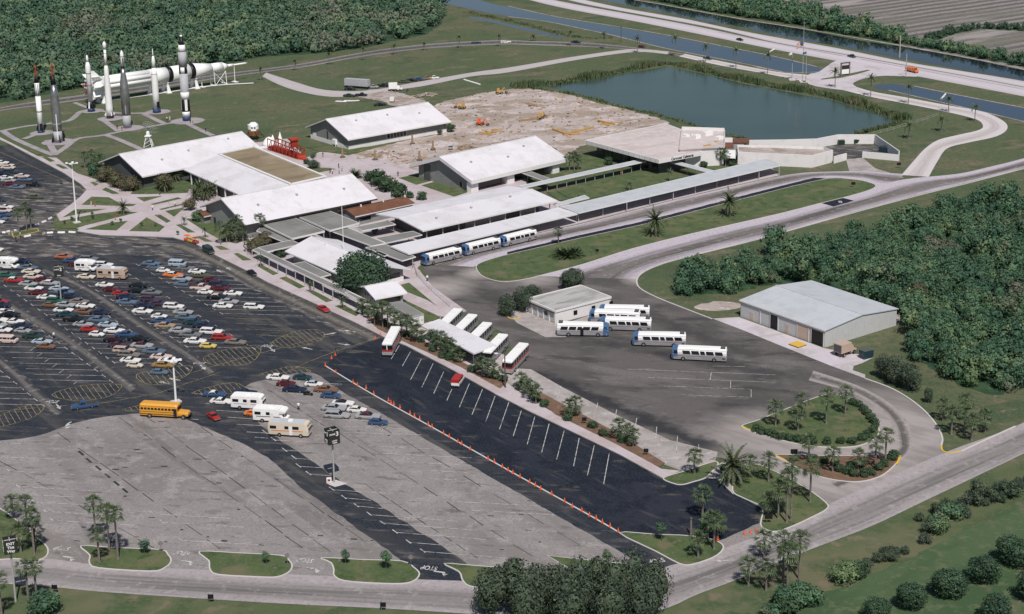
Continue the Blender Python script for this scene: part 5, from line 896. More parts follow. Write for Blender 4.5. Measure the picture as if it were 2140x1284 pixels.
# red access arm lying on the plaza
a0, a1 = P(568, 313), P(630, 333); d = (a1-a0); LL = d.length; d.normalize(); n = Vector((-d.y, d.x, 0)); r = thing('access_arm', 'long red steel gantry arm lying beside the tan flat roof', 'gantry', (a0+a1)/2)
hh = 4.2; N = 9
for s_ in (-1, 1):
    for z in (.3, hh): m = MB(); m.tube(a0+n*s_*1.5+Vector((0, 0, z)), a1+n*s_*1.5+Vector((0, 0, z if z < 1 else hh*.8)), .2, n=6); m.build('chord', M['rustred'], r)
    for k in range(N):
        p, q = a0+d*(LL*k/(N-1))+n*s_*1.5, a0+d*(LL*min(k+1, N-1)/(N-1))+n*s_*1.5; zt = hh*(1-.2*k/(N-1)); m = MB(); m.tube(p+Vector((0, 0, .3)), p+Vector((0, 0, zt)), .15, n=5); m.build('upright', M['rustred'], r)
        if k < N-1: m = MB(); m.tube(p+Vector((0, 0, .3)), q+Vector((0, 0, zt*.98)), .11, n=5); m.build('brace', M['rustred'], r)
for k in range(N-1): m = MB(); p = a0+d*(LL*(k+.5)/(N-1)); m.box((p.x, p.y, 1.1), (LL/(N-1)*.8, 2.5, .9), math.atan2(d.y, d.x)); m.build('floor_panel', M['rustred'], r)
m = MB(); p = a0+d*LL*.78; m.box((p.x, p.y, hh+.6), (1.2, 2.4, 2.6), math.atan2(d.y, d.x)); m.build('cab', M['rustred'], r); m = MB(); m.box((p.x, p.y, hh+2.2), (2.2, 3.2, .6), math.atan2(d.y, d.x)); m.build('cab_roof', M['red'], r)
m = MB(); m.loft([[a1+n*1.6, a1-n*1.6, a1-n*1.6+Vector((0, 0, 1.4)), a1+n*1.6+Vector((0, 0, 1.4))], [a1+d*3+n*.4, a1+d*3-n*.4, a1+d*3-n*.4+Vector((0, 0, .5)), a1+d*3+n*.4+Vector((0, 0, .5))]]); m.build('end_fairing', M['red'], r)
b = P(563, 306); r = thing('spacecraft_mockup', 'white spacecraft mockup at the left end of the red gantry', 'mockup', b); m = MB(); m.lathe(b, [(.2, 2.6), (1.4, 2.4), (3.0, 1.2), (3.4, .4)], 12); m.build('capsule', M['white'], r, True)
m = MB(); p = b+Vector((3.6, 2.6, 0)); m.lathe(p, [(0, 1.6), (4.6, .1)], 4); m.build('fin_panel', M['white'], r); m = MB(); p = b+Vector((1.0, 2.2, 0)); m.lathe(p, [(0, 1.6), (3.6, .2)], 4); m.build('fin_panel', M['white'], r); m = MB(); m.box(b+Vector((-.6, -1.6, .2)), (5, 2, .35), AX); m.build('plinth', M['white'], r)
# ---------------------------------------------------------------- vehicles
def ring(x, hw, z0, zm, z1, k=.93): return [(x, -hw*.94, z0), (x, hw*.94, z0), (x, hw, zm), (x, hw*k, z1), (x, -hw*k, z1), (x, -hw, zm)]
_wh = MB(); _wh.lathe((0, -.11, 0), [(0, .28), (.02, .33), (.20, .33), (.22, .28)], 12, ax=(0, 1, 0)); WHEEL = _wh.mesh('wheel', M['tyre'])
_wh = MB(); _wh.lathe((0, -.125, 0), [(0, .17), (.25, .17)], 10, ax=(0, 1, 0)); RIM = _wh.mesh('rim', M['chrome'])
def wheels(root, xs, hw, r=.33):
    for x in xs:
        for s in (-1, 1):
            o = bpy.data.objects.new('wheel', WHEEL); COL.objects.link(o); o.parent = root; o.location = (x, s*(hw-.10), r); k = r/.33; o.scale = (k, k*(1 if r < .4 else .9), k)
            q = bpy.data.objects.new('rim', RIM); COL.objects.link(q); q.parent = o
def car_proto(kind):
    L, W, H = dict(sedan=(5.35, 1.95, 1.40), coupe=(5.0, 1.88, 1.32), wagon=(5.5, 1.98, 1.48), compact=(4.2, 1.65, 1.36), beetle=(4.05, 1.55, 1.48), pickup=(5.4, 1.98, 1.72), van=(5.0, 1.98, 2.05))[kind]
    r = thing('parked_car', 'x', 'car'); h, hw = L/2, W/2; m = MB()
    if kind == 'van':
        m.loft([ring(-h, hw*.9, .35, .9, 1.15), ring(-h+.15, hw, .28, .9, 1.2), ring(h-.8, hw, .28, .9, 1.2), ring(h-.1, hw*.95, .3, .8, 1.05), ring(h, hw*.85, .4, .7, .95)]); b = m.build('body', M['p_white'], r)
        g = MB(); g.loft([ring(-h+.05, hw*.92, 1.1, 1.4, 1.72, .9), ring(-h+.2, hw*.95, 1.1, 1.4, 1.74, .9), ring(h-1.3, hw*.95, 1.1, 1.4, 1.74, .9), ring(h-.45, hw*.9, 1.05, 1.2, 1.3, .95)]); g.build('window_band', M['glass'], r)
        t = MB(); t.loft([ring(-h+.08, hw*.9, 1.68, 1.85, H-.08), ring(-h+.3, hw*.95, 1.68, 1.85, H), ring(h-1.5, hw*.95, 1.68, 1.85, H), ring(h-1.0, hw*.85, 1.66, 1.78, H-.16)])
        for x in (-h+.1, -1.0, .3, 1.0): t.box((x, 0, 1.42), (.16, W*.965, .62))
        t.build('roof', M['p_white'], r)
    elif kind == 'beetle':
        m.loft([ring(-h, hw*.55, .4, .55, .7), ring(-h+.3, hw*.85, .3, .6, .95), ring(-1.1, hw, .25, .6, 1.02), ring(.5, hw, .25, .6, .98), ring(1.3, hw*.9, .28, .6, .92), ring(h-.1, hw*.7, .35, .55, .7), ring(h, hw*.5, .4, .5, .58)]); m.build('body', M['p_white'], r)
        g = MB(); g.loft([ring(-1.35, hw*.78, .9, 1.0, 1.1), ring(-.7, hw*.84, .9, 1.15, 1.40, .8), ring(.2, hw*.84, .9, 1.15, 1.42, .8), ring(.75, hw*.8, .9, .95, 1.0)]); g.build('window_band', M['glass'], r)
        t = MB(); t.loft([ring(-1.45, hw*.7, .95, 1.05, 1.12), ring(-.8, hw*.70, 1.33, 1.38, 1.42, .85), ring(.1, hw*.72, 1.37, 1.42, H, .8), ring(.4, hw*.66, 1.3, 1.33, 1.36)]); t.box((-.28, 0, 1.15), (.1, W*.80, .5)); t.build('roof', M['p_white'], r)
    else:
        zb = .93 if kind != 'pickup' else 1.02
        m.loft([ring(-h, hw*.84, .36, .60, zb-.16), ring(-h+.22, hw*.95, .27, .62, zb-.04), ring(-h*.55, hw, .22, .62, zb), ring(h*.25, hw, .22, .62, zb), ring(h*.62, hw*.98, .24, .60, zb-.05), ring(h-.16, hw*.92, .28, .58, zb-.14), ring(h, hw*.82, .36, .56, zb-.24)]); m.build('body', M['p_white'], r)
        x0, x1, x2, x3 = dict(sedan=(-1.75, -1.05, .25, .95), coupe=(-1.75, -.75, .05, .75), wagon=(-h+.12, -h+.40, .35, 1.0), compact=(-1.55, -.95, .2, .8), pickup=(-.35, -.2, .75, 1.25))[kind]
        g = MB(); g.loft([ring(x0, hw*.88, zb-.08, zb-.03, zb, .97), ring(x1, hw*.88, zb-.08, zb+.12, H-.07, .80), ring(x2, hw*.88, zb-.08, zb+.12, H-.07, .80), ring(x3, hw*.88, zb-.08, zb-.03, zb, .97)]); g.build('window_band', M['glass'], r)
        t = MB(); t.loft([ring(x1-.12, hw*.70, H-.12, H-.10, H-.07, .95), ring(x1+.1, hw*.74, H-.09, H-.05, H-.01, .9), ring(x2-.15, hw*.74, H-.09, H-.05, H, .9), ring(x2+.06, hw*.70, H-.12, H-.10, H-.06, .95)])
        def pillar(xb, xt, w):
            for s in (-1, 1): t.add([(xb-w/2, s*hw*.895, zb-.04), (xb+w/2, s*hw*.895, zb-.04), (xt+w/2, s*hw*.725, H-.05), (xt-w/2, s*hw*.725, H-.05)], [(0, 1, 2, 3) if s < 0 else (3, 2, 1, 0)])
        pillar((x0+x1)/2+.05, x1+.08, .42 if kind == 'coupe' else .26); pillar((x1+x2)/2, (x1+x2)/2, .12); pillar((x2+x3)/2+.22, x2-.02, .10)
        if kind == 'wagon': pillar(x1+1.0, x1+1.0, .12)
        t.build('roof', M['p_white'], r)
        if kind == 'pickup':
            bd = MB(); bd.box((-1.5, 0, zb+.012), (2.1, W*.78, .03)); bd.build('load_bed', M['trimd'], r)
    for nm, x in (('front_bumper', h+.03), ('rear_bumper', -h-.03)): b = MB(); b.box((x, 0, .48), (.16, W*.9, .2)); b.build(nm, M['chrome'], r)
    wheels(r, (-h*.56, h*.58), hw)
    return r
PROTO = {k: car_proto(k) for k in ('sedan', 'coupe', 'wagon', 'compact', 'beetle', 'pickup', 'van')}
def recolor(root, col, roof=None):
    for c in root.children:
        k = c.name.split('.')[0]
        if k in ('body', 'roof'):
            c.material_slots[0].link = 'OBJECT'; c.material_slots[0].material = M['p_'+(roof if k == 'roof' and roof else col)]
COLN = dict(lightblue='pale blue', darkgreen='dark green', steel='steel blue', slate='slate blue', navy='dark navy', taupe='taupe grey', teal='dark teal', rust='rust red', beige='pinkish beige', cream='cream', pink='pale pink', gold='gold brown', purple='dark purple', olive='dark olive')
KN = dict(sedan='sedan', coupe='coupe', wagon='station wagon', compact='small car', beetle='rounded small car', pickup='pickup truck', van='van')
def put_car(x, y, kind, col, ang, label, group=None, roof=None, name='parked_car', cat='car'):
    r = copy_tree(PROTO[kind]); r.name = name if kind not in ('pickup', 'van') else ('pickup_truck' if kind == 'pickup' else 'van'); r.location = P(x, y, .07); r.rotation_euler = (0, 0, ang); recolor(r, col, roof)
    tag(r, label, {'pickup': 'pickup truck', 'van': 'van'}.get(kind, cat), group); s = random.uniform(.91, .97); r.scale = (s, s*.98, s*.93); return r
def ordn(n): return {1: 'first', 2: 'second', 3: 'third'}.get(n, str(n)+('th' if 10 <= n % 100 <= 20 or n % 10 > 3 or n % 10 == 0 else ('st', 'nd', 'rd')[n % 10-1]))
BLOCKS = {
 'the far left cluster': [(3, 343, 'sedan', 'white'), (15, 348, 'sedan', 'cream'), (17, 353, 'sedan', 'pink'), (23, 362, 'wagon', 'teal'), (4, 365, 'sedan', 'navy'), (46, 371, 'sedan', 'pink', 'white'), (12, 375, 'sedan', 'white'), (52, 378, 'sedan', 'slate'), (18, 380, 'sedan', 'silver'), (22, 387, 'sedan', 'maroon'), (71, 389, 'pickup', 'black'), (35, 394, 'sedan', 'steel'), (73, 415, 'sedan', 'olive'), (-3, 421, 'sedan', 'teal'), (12, 436, 'coupe', 'white'), (8, 443, 'sedan', 'pink', 'black'), (6, 452, 'sedan', 'blue'), (0, 460, 'sedan', 'steel'), (-8, 467, 'sedan', 'white'), (-12, 525, 'sedan', 'white')],
 'the left double row': [(24, 546, 'sedan', 'white', 'navy'), (45, 549, 'sedan', 'navy'), (59, 563, 'sedan', 'slate'), (65, 571, 'sedan', 'cream'), (69, 582, 'sedan', 'pink', 'cream'), (14, 578, 'sedan', 'green'), (29, 589, 'sedan', 'red', 'white'), (90, 588, 'sedan', 'maroon'), (59, 597, 'sedan', 'silver'), (104, 595, 'sedan', 'silver', 'white'), (71, 606, 'coupe', 'white', 'green'), (123, 607, 'sedan', 'lightblue'), (80, 615, 'sedan', 'maroon'), (135, 614, 'sedan', 'steel', 'lightblue'), (97, 625, 'coupe', 'white'), (147, 623, 'sedan', 'navy'), (117, 632, 'wagon', 'green'), (165, 634, 'sedan', 'taupe'), (105, 641, 'compact', 'brown'), (137, 641, 'sedan', 'silver'), (179, 643, 'coupe', 'white'), (133, 652, 'coupe', 'white', 'darkgreen'), (177, 655, 'sedan', 'brown'), (140, 661, 'sedan', 'teal'), (154, 671, 'pickup', 'black'), (209, 657, 'sedan', 'navy'), (206, 672, 'sedan', 'steel'), (174, 682, 'coupe', 'silver'), (226, 683, 'coupe', 'lightblue'), (186, 692, 'compact', 'red'), (239, 695, 'sedan', 'white'), (202, 703, 'beetle', 'white'), (264, 703, 'sedan', 'blue'), (239, 714, 'sedan', 'black', 'maroon'), (290, 712, 'sedan', 'black'), (247, 725, 'coupe', 'purple', 'maroon'), (297, 726, 'sedan', 'silver', 'maroon'), (260, 736, 'wagon', 'beige'), (322, 738, 'sedan', 'slate'), (270, 745, 'wagon', 'taupe'), (337, 750, 'coupe', 'pink'), (273, 757, 'coupe', 'white'), (352, 758, 'coupe', 'white'), (282, 768, 'beetle', 'cream'), (342, 767, 'sedan', 'gold'), (333, 782, 'compact', 'steel')],
 'the middle double row': [(134, 540, 'sedan', 'rust'), (186, 544, 'wagon', 'grey'), (151, 548, 'sedan', 'blue'), (158, 556, 'compact', 'maroon'), (192, 553, 'sedan', 'purple'), (216, 557, 'wagon', 'white'), (205, 563, 'sedan', 'lightblue'), (180, 582, 'sedan', 'cream'), (219, 599, 'coupe', 'white'), (230, 608, 'compact', 'maroon'), (251, 617, 'compact', 'red'), (290, 600, 'sedan', 'black'), (288, 611, 'sedan', 'black'), (264, 624, 'sedan', 'navy'), (265, 635, 'sedan', 'steel'), (317, 615, 'sedan', 'grey'), (315, 629, 'wagon', 'purple'), (330, 638, 'sedan', 'purple'), (301, 642, 'sedan', 'navy'), (298, 654, 'sedan', 'white'), (363, 644, 'wagon', 'white'), (383, 656, 'sedan', 'silver'), (333, 665, 'compact', 'white'), (339, 674, 'sedan', 'blue'), (388, 667, 'sedan', 'slate'), (404, 677, 'sedan', 'teal'), (426, 684, 'sedan', 'navy'), (345, 684, 'sedan', 'tan'), (376, 695, 'sedan', 'silver'), (441, 697, 'wagon', 'white'), (398, 703, 'sedan', 'grey'), (465, 709, 'wagon', 'red'), (408, 717, 'sedan', 'white'), (492, 719, 'sedan', 'taupe'), (435, 727, 'compact', 'yellow')],
 'the right double row': [(316, 554, 'sedan', 'steel'), (323, 562, 'compact', 'slate'), (371, 556, 'van', 'lightblue'), (341, 569, 'beetle', 'white'), (362, 578, 'sedan', 'orange', 'white'), (388, 564, 'coupe', 'grey'), (412, 571, 'coupe', 'white'), (418, 579, 'sedan', 'olive', 'cream'), (381, 586, 'sedan', 'silver'), (440, 588, 'compact', 'maroon'), (385, 597, 'sedan', 'steel'), (414, 598, 'pickup', 'purple'), (458, 598, 'wagon', 'navy'), (419, 605, 'pickup', 'pink'), (461, 606, 'sedan', 'maroon'), (429, 614, 'compact', 'white'), (487, 617, 'coupe', 'white'), (454, 624, 'sedan', 'black', 'pink'), (478, 634, 'sedan', 'silver'), (466, 643, 'sedan', 'white'), (531, 645, 'wagon', 'white')],
 'the left edge block': [(-4, 634, 'sedan', 'red'), (2, 641, 'sedan', 'navy'), (8, 656, 'sedan', 'white'), (22, 661, 'sedan', 'black'), (-6, 672, 'sedan', 'white'), (30, 676, 'coupe', 'white'), (45, 685, 'sedan', 'navy'), (-6, 683, 'sedan', 'silver'), (48, 695, 'compact', 'silver'), (4, 693, 'sedan', 'white'), (17, 716, 'van', 'pink'), (70, 706, 'sedan', 'darkgreen'), (88, 718, 'coupe', 'lightblue'), (97, 728, 'compact', 'brown')],
 'the motorhome group': [(449, 828, 'coupe', 'blue', 'white'), (512, 825, 'sedan', 'navy'), (463, 843, 'coupe', 'white'), (581, 793, 'sedan', 'white'), (598, 806, 'compact', 'maroon'), (632, 793, 'compact', 'teal'), (616, 818, 'sedan', 'navy'), (656, 807, 'compact', 'white', 'lightblue'), (681, 818, 'sedan', 'brown'), (691, 831, 'compact', 'blue'), (717, 847, 'coupe', 'white', 'black'), (698, 857, 'sedan', 'silver'), (746, 861, 'compact', 'white'), (705, 872, 'wagon', 'silver'), (769, 874, 'sedan', 'silver', 'maroon'), (790, 887, 'compact', 'blue'), (531, 868, 'compact', 'orange')]}
for blk, L in BLOCKS.items():
    L = sorted(L, key=lambda q: (q[1], q[0])); n = 0
    for i, q in enumerate(L):
        x, y, k, c = q[:4]; roof = q[4] if len(q) > 4 else None
        d = f"{COLN.get(c, c)} {KN[k]}" + (f" with {COLN.get(roof, roof)} roof" if roof else '')
        put_car(x, y, k, c, STR+random.uniform(-.03, .03), f"{d}, {ordn(i+1)} from the top in {blk}", 'cars in ' + blk, roof)
def dirpx(x0, y0, x1, y1): a, b = P(x0, y0), P(x1, y1); return math.atan2(b.y-a.y, b.x-a.x)
MOV = [(676, 649, 'coupe', 'red', dirpx(664, 640, 690, 655), 'red coupe on the lane beside the front walk'), (526, 574, 'compact', 'black', dirpx(513, 566, 539, 580), 'black small car on the lane beside the front walk'), (446, 875, 'compact', 'red', dirpx(432, 866, 460, 884), 'bright red small car driving beside the school bus'), (177, 852, 'pickup', 'blue', dirpx(205, 848, 150, 856), 'blue pickup crossing the lot left of the school bus'), (436, 528, 'van', 'darkgreen', dirpx(424, 522, 448, 536), 'dark green van parked at the plaza edge'),
 (957, 802, 'van', 'white', dirpx(950, 812, 966, 790), 'red topped white van alone in the coach lot'), (995, 91, 'sedan', 'navy', dirpx(985, 92, 1010, 91), 'dark car on the service road, left of the white one'), (1057, 90, 'wagon', 'white', dirpx(1045, 91, 1070, 90), 'white car parked on the service road beneath the ditch'), (1204, 90, 'sedan', 'navy', dirpx(1195, 89, 1220, 91), 'dark car on the service road behind a staked palm'), (1341, 100, 'sedan', 'maroon', dirpx(1330, 98, 1352, 102), 'dark red car on the service road near the drive'), (1479, 124, 'sedan', 'darkgreen', dirpx(1465, 121, 1495, 127), 'dark green car on the entrance road beside the pond'), (1546, 85, 'sedan', 'black', dirpx(1530, 80, 1560, 88), 'black car on the highway'), (1780, 120, 'pickup', 'darkgreen', dirpx(1770, 117, 1790, 122), 'dark green pickup on the highway above the entrance'),
 (732, 188, 'sedan', 'black', STR, 'black car in front of the grey trailer'), (779, 184, 'pickup', 'silver', STR, 'silver pickup right of the grey trailer'), (800, 181, 'pickup', 'black', STR, 'black pickup behind the box truck'), (813, 178, 'sedan', 'olive', STR, 'olive car behind the box truck'), (844, 173, 'sedan', 'olive', STR, 'olive car leftmost of the five beyond the box truck'), (861, 170, 'sedan', 'black', STR, 'black car second of the five beyond the box truck'), (877, 168, 'sedan', 'blue', STR, 'blue car third of the five beyond the box truck'), (890, 166, 'pickup', 'gold', STR, 'yellow brown truck fourth of the five beyond the box truck'), (906, 165, 'pickup', 'white', STR, 'white truck rightmost of the five beyond the box truck'), (820, 212, 'van', 'white', dirpx(818, 215, 823, 205), 'white van behind the back hall'), (794, 221, 'sedan', 'black', R_(20), 'black car behind the back hall'), (942, 311, 'compact', 'silver', dirpx(941, 316, 944, 304), 'silver car on the construction ground'), (730, 202, 'sedan', 'darkgreen', STR, 'dark green car beside the white sheet pile'), (755, 201, 'pickup', 'black', STR, 'black pickup beside the white sheet pile')]
for x, y, k, c, a, lab in MOV: put_car(x, y, k, c, a, lab, None, 'red' if 'red topped' in lab else None, 'car')
for r in PROTO.values():
    for c in list(r.children):
        for d in list(c.children): bpy.data.objects.remove(d)
        bpy.data.objects.remove(c)
    bpy.data.objects.remove(r)
# ------------------------------------------------------------ buses
def bus_body(root, L, W, z0, z1, mt, name='body', nose=.25):
    m = MB(); h, w = L/2, W/2; m.loft([ring(-h, w*.92, z0+.05, (z0+z1)/2, z1, .98), ring(-h+.3, w, z0, (z0+z1)/2, z1, .99), ring(h-.4, w, z0, (z0+z1)/2, z1, .99), ring(h, w*.9, z0+.05, (z0+z1)/2, z1-.02, .98)]); return m.build(name, mt, root)
def city_bus():
    r = thing('transit_bus', 'x', 'bus'); L, W = 12.0, 2.55; h, w = L/2, W/2; bus_body(r, L, W, .35, 1.55, M['bgrey'])
    m = MB(); m.loft([ring(-h+.02, w*.9, 1.55, 2.0, 2.45, .93), ring(-h+.5, w*.985, 1.55, 2.0, 2.5, .93), ring(h-1.3, w*.985, 1.55, 2.0, 2.5, .93), ring(h-1.25, w*.985, 1.55, 2.0, 2.5, .93)]); m.build('upper_body', M['white'], r)
    m = MB(); m.loft([ring(-h+.1, w*.84, 2.45, 2.7, 2.95, .85), ring(-h+.7, w*.915, 2.48, 2.75, 3.05, .72), ring(h-1.6, w*.915, 2.48, 2.72, 2.95, .72), ring(h-1.25, w*.915, 2.48, 2.7, 2.9, .72)]); m.build('roof', M['white'], r)
    m = MB(); m.loft([ring(h-1.3, w*.99, 1.5, 2.0, 2.92, .78), ring(h-.5, w*.97, 1.5, 2.0, 2.88, .75), ring(h-.05, w*.9, 1.5, 1.8, 2.62, .8)]); m.loft([ring(h-1.3, w*1.005, .4, 1, 1.52, 1), ring(h-.3, w*1.005, .4, 1, 1.52, 1), ring(h+.03, w*.9, .45, 1, 1.52, 1)]); m.build('front_cap', M['sblue'], r)
    for s in (-1, 1): m = MB(); m.add([(h-.02, s*.05, 1.62), (h-.02, s*w*.84, 1.62), (h-.14, s*w*.76, 2.5), (h-.14, s*.05, 2.5)], [(0, 1, 2, 3) if s > 0 else (3, 2, 1, 0)]); o = m.build('windshield', M['glass'], r); o.location.x = .1
    for s in (-1, 1):
        m = MB(); m.box((0, s*w*1.0, 1.2), (L*.86, .05, .13)); m.build('side_stripe', M['purple'], r)
        for x in (-4.3, -2.35, -.75, .85, 2.8):
            q = .5 if abs(x+.75) < .1 else .82; m = MB(); y0, y1 = s*(w*.985+.03), s*(w*.94+.03); m.add([(x-q-.1, y0, 1.62), (x+q-.1, y0, 1.62), (x+q+.12, y1, 2.38), (x-q+.12, y1, 2.38)], [(0, 1, 2, 3) if s < 0 else (3, 2, 1, 0)]); m.build('side_window', M['glass'], r)
        m = MB(); m.box((h-.85, s*(w*1.0), 2.0), (.7, .05, .8)); m.build('side_window', M['glass'], r)
        m = MB(); m.box((h+.05, s*.9, .8), (.08, .35, .25)); m.build('headlight', M['chrome'], r)
    for x in (h-.95, -.2): m = MB(); m.box((x, -w*1.005, 1.25), (.75, .05, 1.7)); m.build('door', M['glass' if x < 2 else 'sblue'], r)
    m = MB(); m.box((-h+.85, 0, 3.12), (1.0, 1.8, .16)); m.build('roof_unit', M['walld'], r); m = MB(); m.box((-h-.0, 0, 2.05), (.08, 1.9, .6)); m.build('rear_window', M['glass'], r); m = MB(); m.box((-h+.6, w*1.0, .95), (.7, .06, .4)); m.build('engine_grille', M['walld'], r)
    wheels(r, (-3.3, 3.5), w, .5); return r
def place_bus(pr_, ax, ay, bx, by, lab, group, off=0.0):
    "rear ground pixel (ax, ay) to front ground pixel (bx, by) of the visible side; off shifts to the far side"
    a, b = P(ax, ay, .06), P(bx, by, .06); d = (b-a).normalized(); n = Vector((-d.y, d.x, 0)); n = n if n.y > 0 else -n; c = (a+b)/2+n*off; r = copy_tree(pr_); r.name = pr_.name.split('.')[0]; r.location = c; r.rotation_euler = (0, 0, math.atan2(d.y, d.x)); tag(r, lab, 'bus', group); return r
def zap(r):
    for c in list(r.children_recursive): bpy.data.objects.remove(c)
    bpy.data.objects.remove(r)
CB = city_bus(); GB = 'blue fronted transit buses'
for a in ((966, 540, 890, 558, 'blue fronted bus at the canopy, nearest the ticket pavilion'), (1049, 519, 972, 537, 'blue fronted bus at the canopy, middle of three'), (1125, 501, 1050, 519, 'blue fronted bus at the canopy, farthest right of three'),
          (1355, 669, 1254, 666, 'blue fronted bus beside the office, farthest back'), (1336, 680, 1232, 675, 'blue fronted bus beside the office, second from the back'), (1358, 695, 1256, 691, 'blue fronted bus beside the office, third from the back'), (1164, 703, 1272, 705, 'blue fronted bus facing right in front of the office'), (1433, 727, 1322, 724, 'blue fronted bus standing left of the nearest yard bus'), (1518, 759, 1404, 753, 'blue fronted bus nearest the painted bays')): place_bus(CB, *a[:4], a[4], GB, 1.25)
zap(CB)
def coach(stripe):
    r = thing('tour_coach', 'x', 'bus'); L, W = 12.0, 2.55; h, w = L/2, W/2; bus_body(r, L, W, .4, 1.35, M['bgrey']); bus_body(r, L-.02, W*.995, 1.35, 1.7, M['p_'+stripe], 'stripe_band')
    m = MB(); m.loft([ring(-h+.02, w*.9, 1.7, 2.1, 2.75, .93), ring(-h+.4, w*.97, 1.7, 2.1, 2.75, .93), ring(h-.6, w*.97, 1.7, 2.1, 2.75, .93), ring(h-.05, w*.9, 1.7, 2.0, 2.7, .9)]); m.build('upper_body', M['glass'], r)
    m = MB(); m.loft([ring(-h+.05, w*.86, 2.7, 2.9, 3.15, .9), ring(-h+.4, w*.95, 2.72, 2.95, 3.25, .85), ring(h-.6, w*.95, 2.72, 2.95, 3.25, .85), ring(h-.1, w*.84, 2.62, 2.8, 3.05, .9)]); m.build('roof', M['white'], r)
    for s in (-1, 1):
        for k in range(7): m = MB(); m.box((-h+1.0+k*1.6, s*w*.955, 2.2), (.12, .08, 1.02)); m.build('window_pillar', M['bgrey'], r)
        m = MB(); m.box((h+.02, s*.9, .85), (.08, .4, .25)); m.build('headlight', M['chrome'], r)
    m = MB(); m.box((-h-.02, 0, 2.2), (.08, .16, 1.0)); m.build('rear_pillar', M['white'], r); m = MB(); m.box((-h-.02, 0, 1.5), (.1, W*.9, .36)); m.build('rear_stripe', M['p_'+stripe], r); m = MB(); m.box((h+.02, 0, .62), (.14, W*.92, .26)); m.build('front_bumper', M['chrome'], r); m = MB(); m.box((h-1.2, -w-.0, 1.5), (.8, .06, 2.0)); m.build('door', M['glass'], r); m = MB(); m.box((-2.5, 0, 3.27), (1.2, 1.2, .08)); m.build('roof_hatch', M['wallw'], r)
    wheels(r, (-3.4, 3.9), w, .5); return r
C1, C2 = coach('red'), coach('grey')
for pr_, a in ((C1, (806, 753, 832, 702, 'white and red tour coach pulling into the black coach lot')), (C1, (1095, 745, 1060, 783, 'red striped tour coach at the right end of the coach canopy')), (C2, (1050, 728, 1020, 760, 'white tour coach second from the right beside the coach canopy')), (C2, (1018, 702, 985, 735, 'white tour coach third from the right beside the coach canopy')), (C2, (988, 684, 955, 717, 'white tour coach fourth from the right beside the coach canopy')), (C2, (957, 672, 925, 704, 'white tour coach farthest left beside the coach canopy'))):
    place_bus(pr_, *a[:4], a[4], 'tour coaches', 0)
zap(C1); zap(C2)
# school bus
r = thing('school_bus', 'yellow school bus crossing the lot beside the light mast', 'bus'); L, W = 8.2, 2.4; h, w = L/2, W/2
bus_body(r, L, W, .5, 1.7, M['sbyel']); m = MB(); m.loft([ring(h-.1, w*.75, .55, 1.0, 1.45, .85), ring(h+1.7, w*.72, .55, 1.0, 1.4, .8), ring(h+2.1, w*.6, .6, .9, 1.25, .8)]); m.build('bonnet', M['sbyel'], r)
m = MB(); m.loft([ring(-h+.05, w*.9, 1.7, 1.95, 2.25, .96), ring(-h+.3, w*.97, 1.7, 1.95, 2.25, .97), ring(h-.4, w*.97, 1.7, 1.95, 2.25, .97), ring(h-.05, w*.93, 1.7, 1.95, 2.25, .97)]); m.build('window_band', M['sbyel'], r)
m = MB(); m.loft([ring(-h+.08, w*.85, 2.25, 2.5, 2.8, .8), ring(-h+.4, w*.94, 2.25, 2.6, 2.95, .7), ring(h-.5, w*.94, 2.25, 2.6, 2.95, .7), ring(h-.05, w*.86, 2.25, 2.5, 2.75, .8)]); m.build('roof', M['sbyel'], r)
for s in (-1, 1):
    for k in range(10): m = MB(); m.box((-h+.6+k*.74, s*w*.965, 1.97), (.52, .06, .42)); m.build('side_window', M['glass'], r)
    for z in (.85, 1.35): m = MB(); m.box((0, s*(w+.0), z), (L*.97, .05, .07)); m.build('rub_rail', M['black'], r)
    m = MB(); m.box((h+.0, s*.5, 2.05), (.08, .85, .7)); m.build('windshield', M['glass'], r); m = MB(); m.box((h+2.1, s*.6, 1.0), (.1, .3, .25)); m.build('headlight', M['chrome'], r)
m = MB(); m.box((h+2.2, 0, .6), (.15, 2.1, .22)); m.build('front_bumper', M['black'], r); m = MB(); m.box((h-.5, -w-.01, 1.4), (.7, .05, 1.6)); m.build('door', M['glass'], r); wheels(r, (-1.9, h+1.2), w, .48)
a, b = P(290, 872, .06), P(391, 878, .06); d = (b-a).normalized(); r.location = (a+b)/2+Vector((-d.y, d.x, 0))*1.2-d*.9; r.rotation_euler = (0, 0, math.atan2(d.y, d.x))
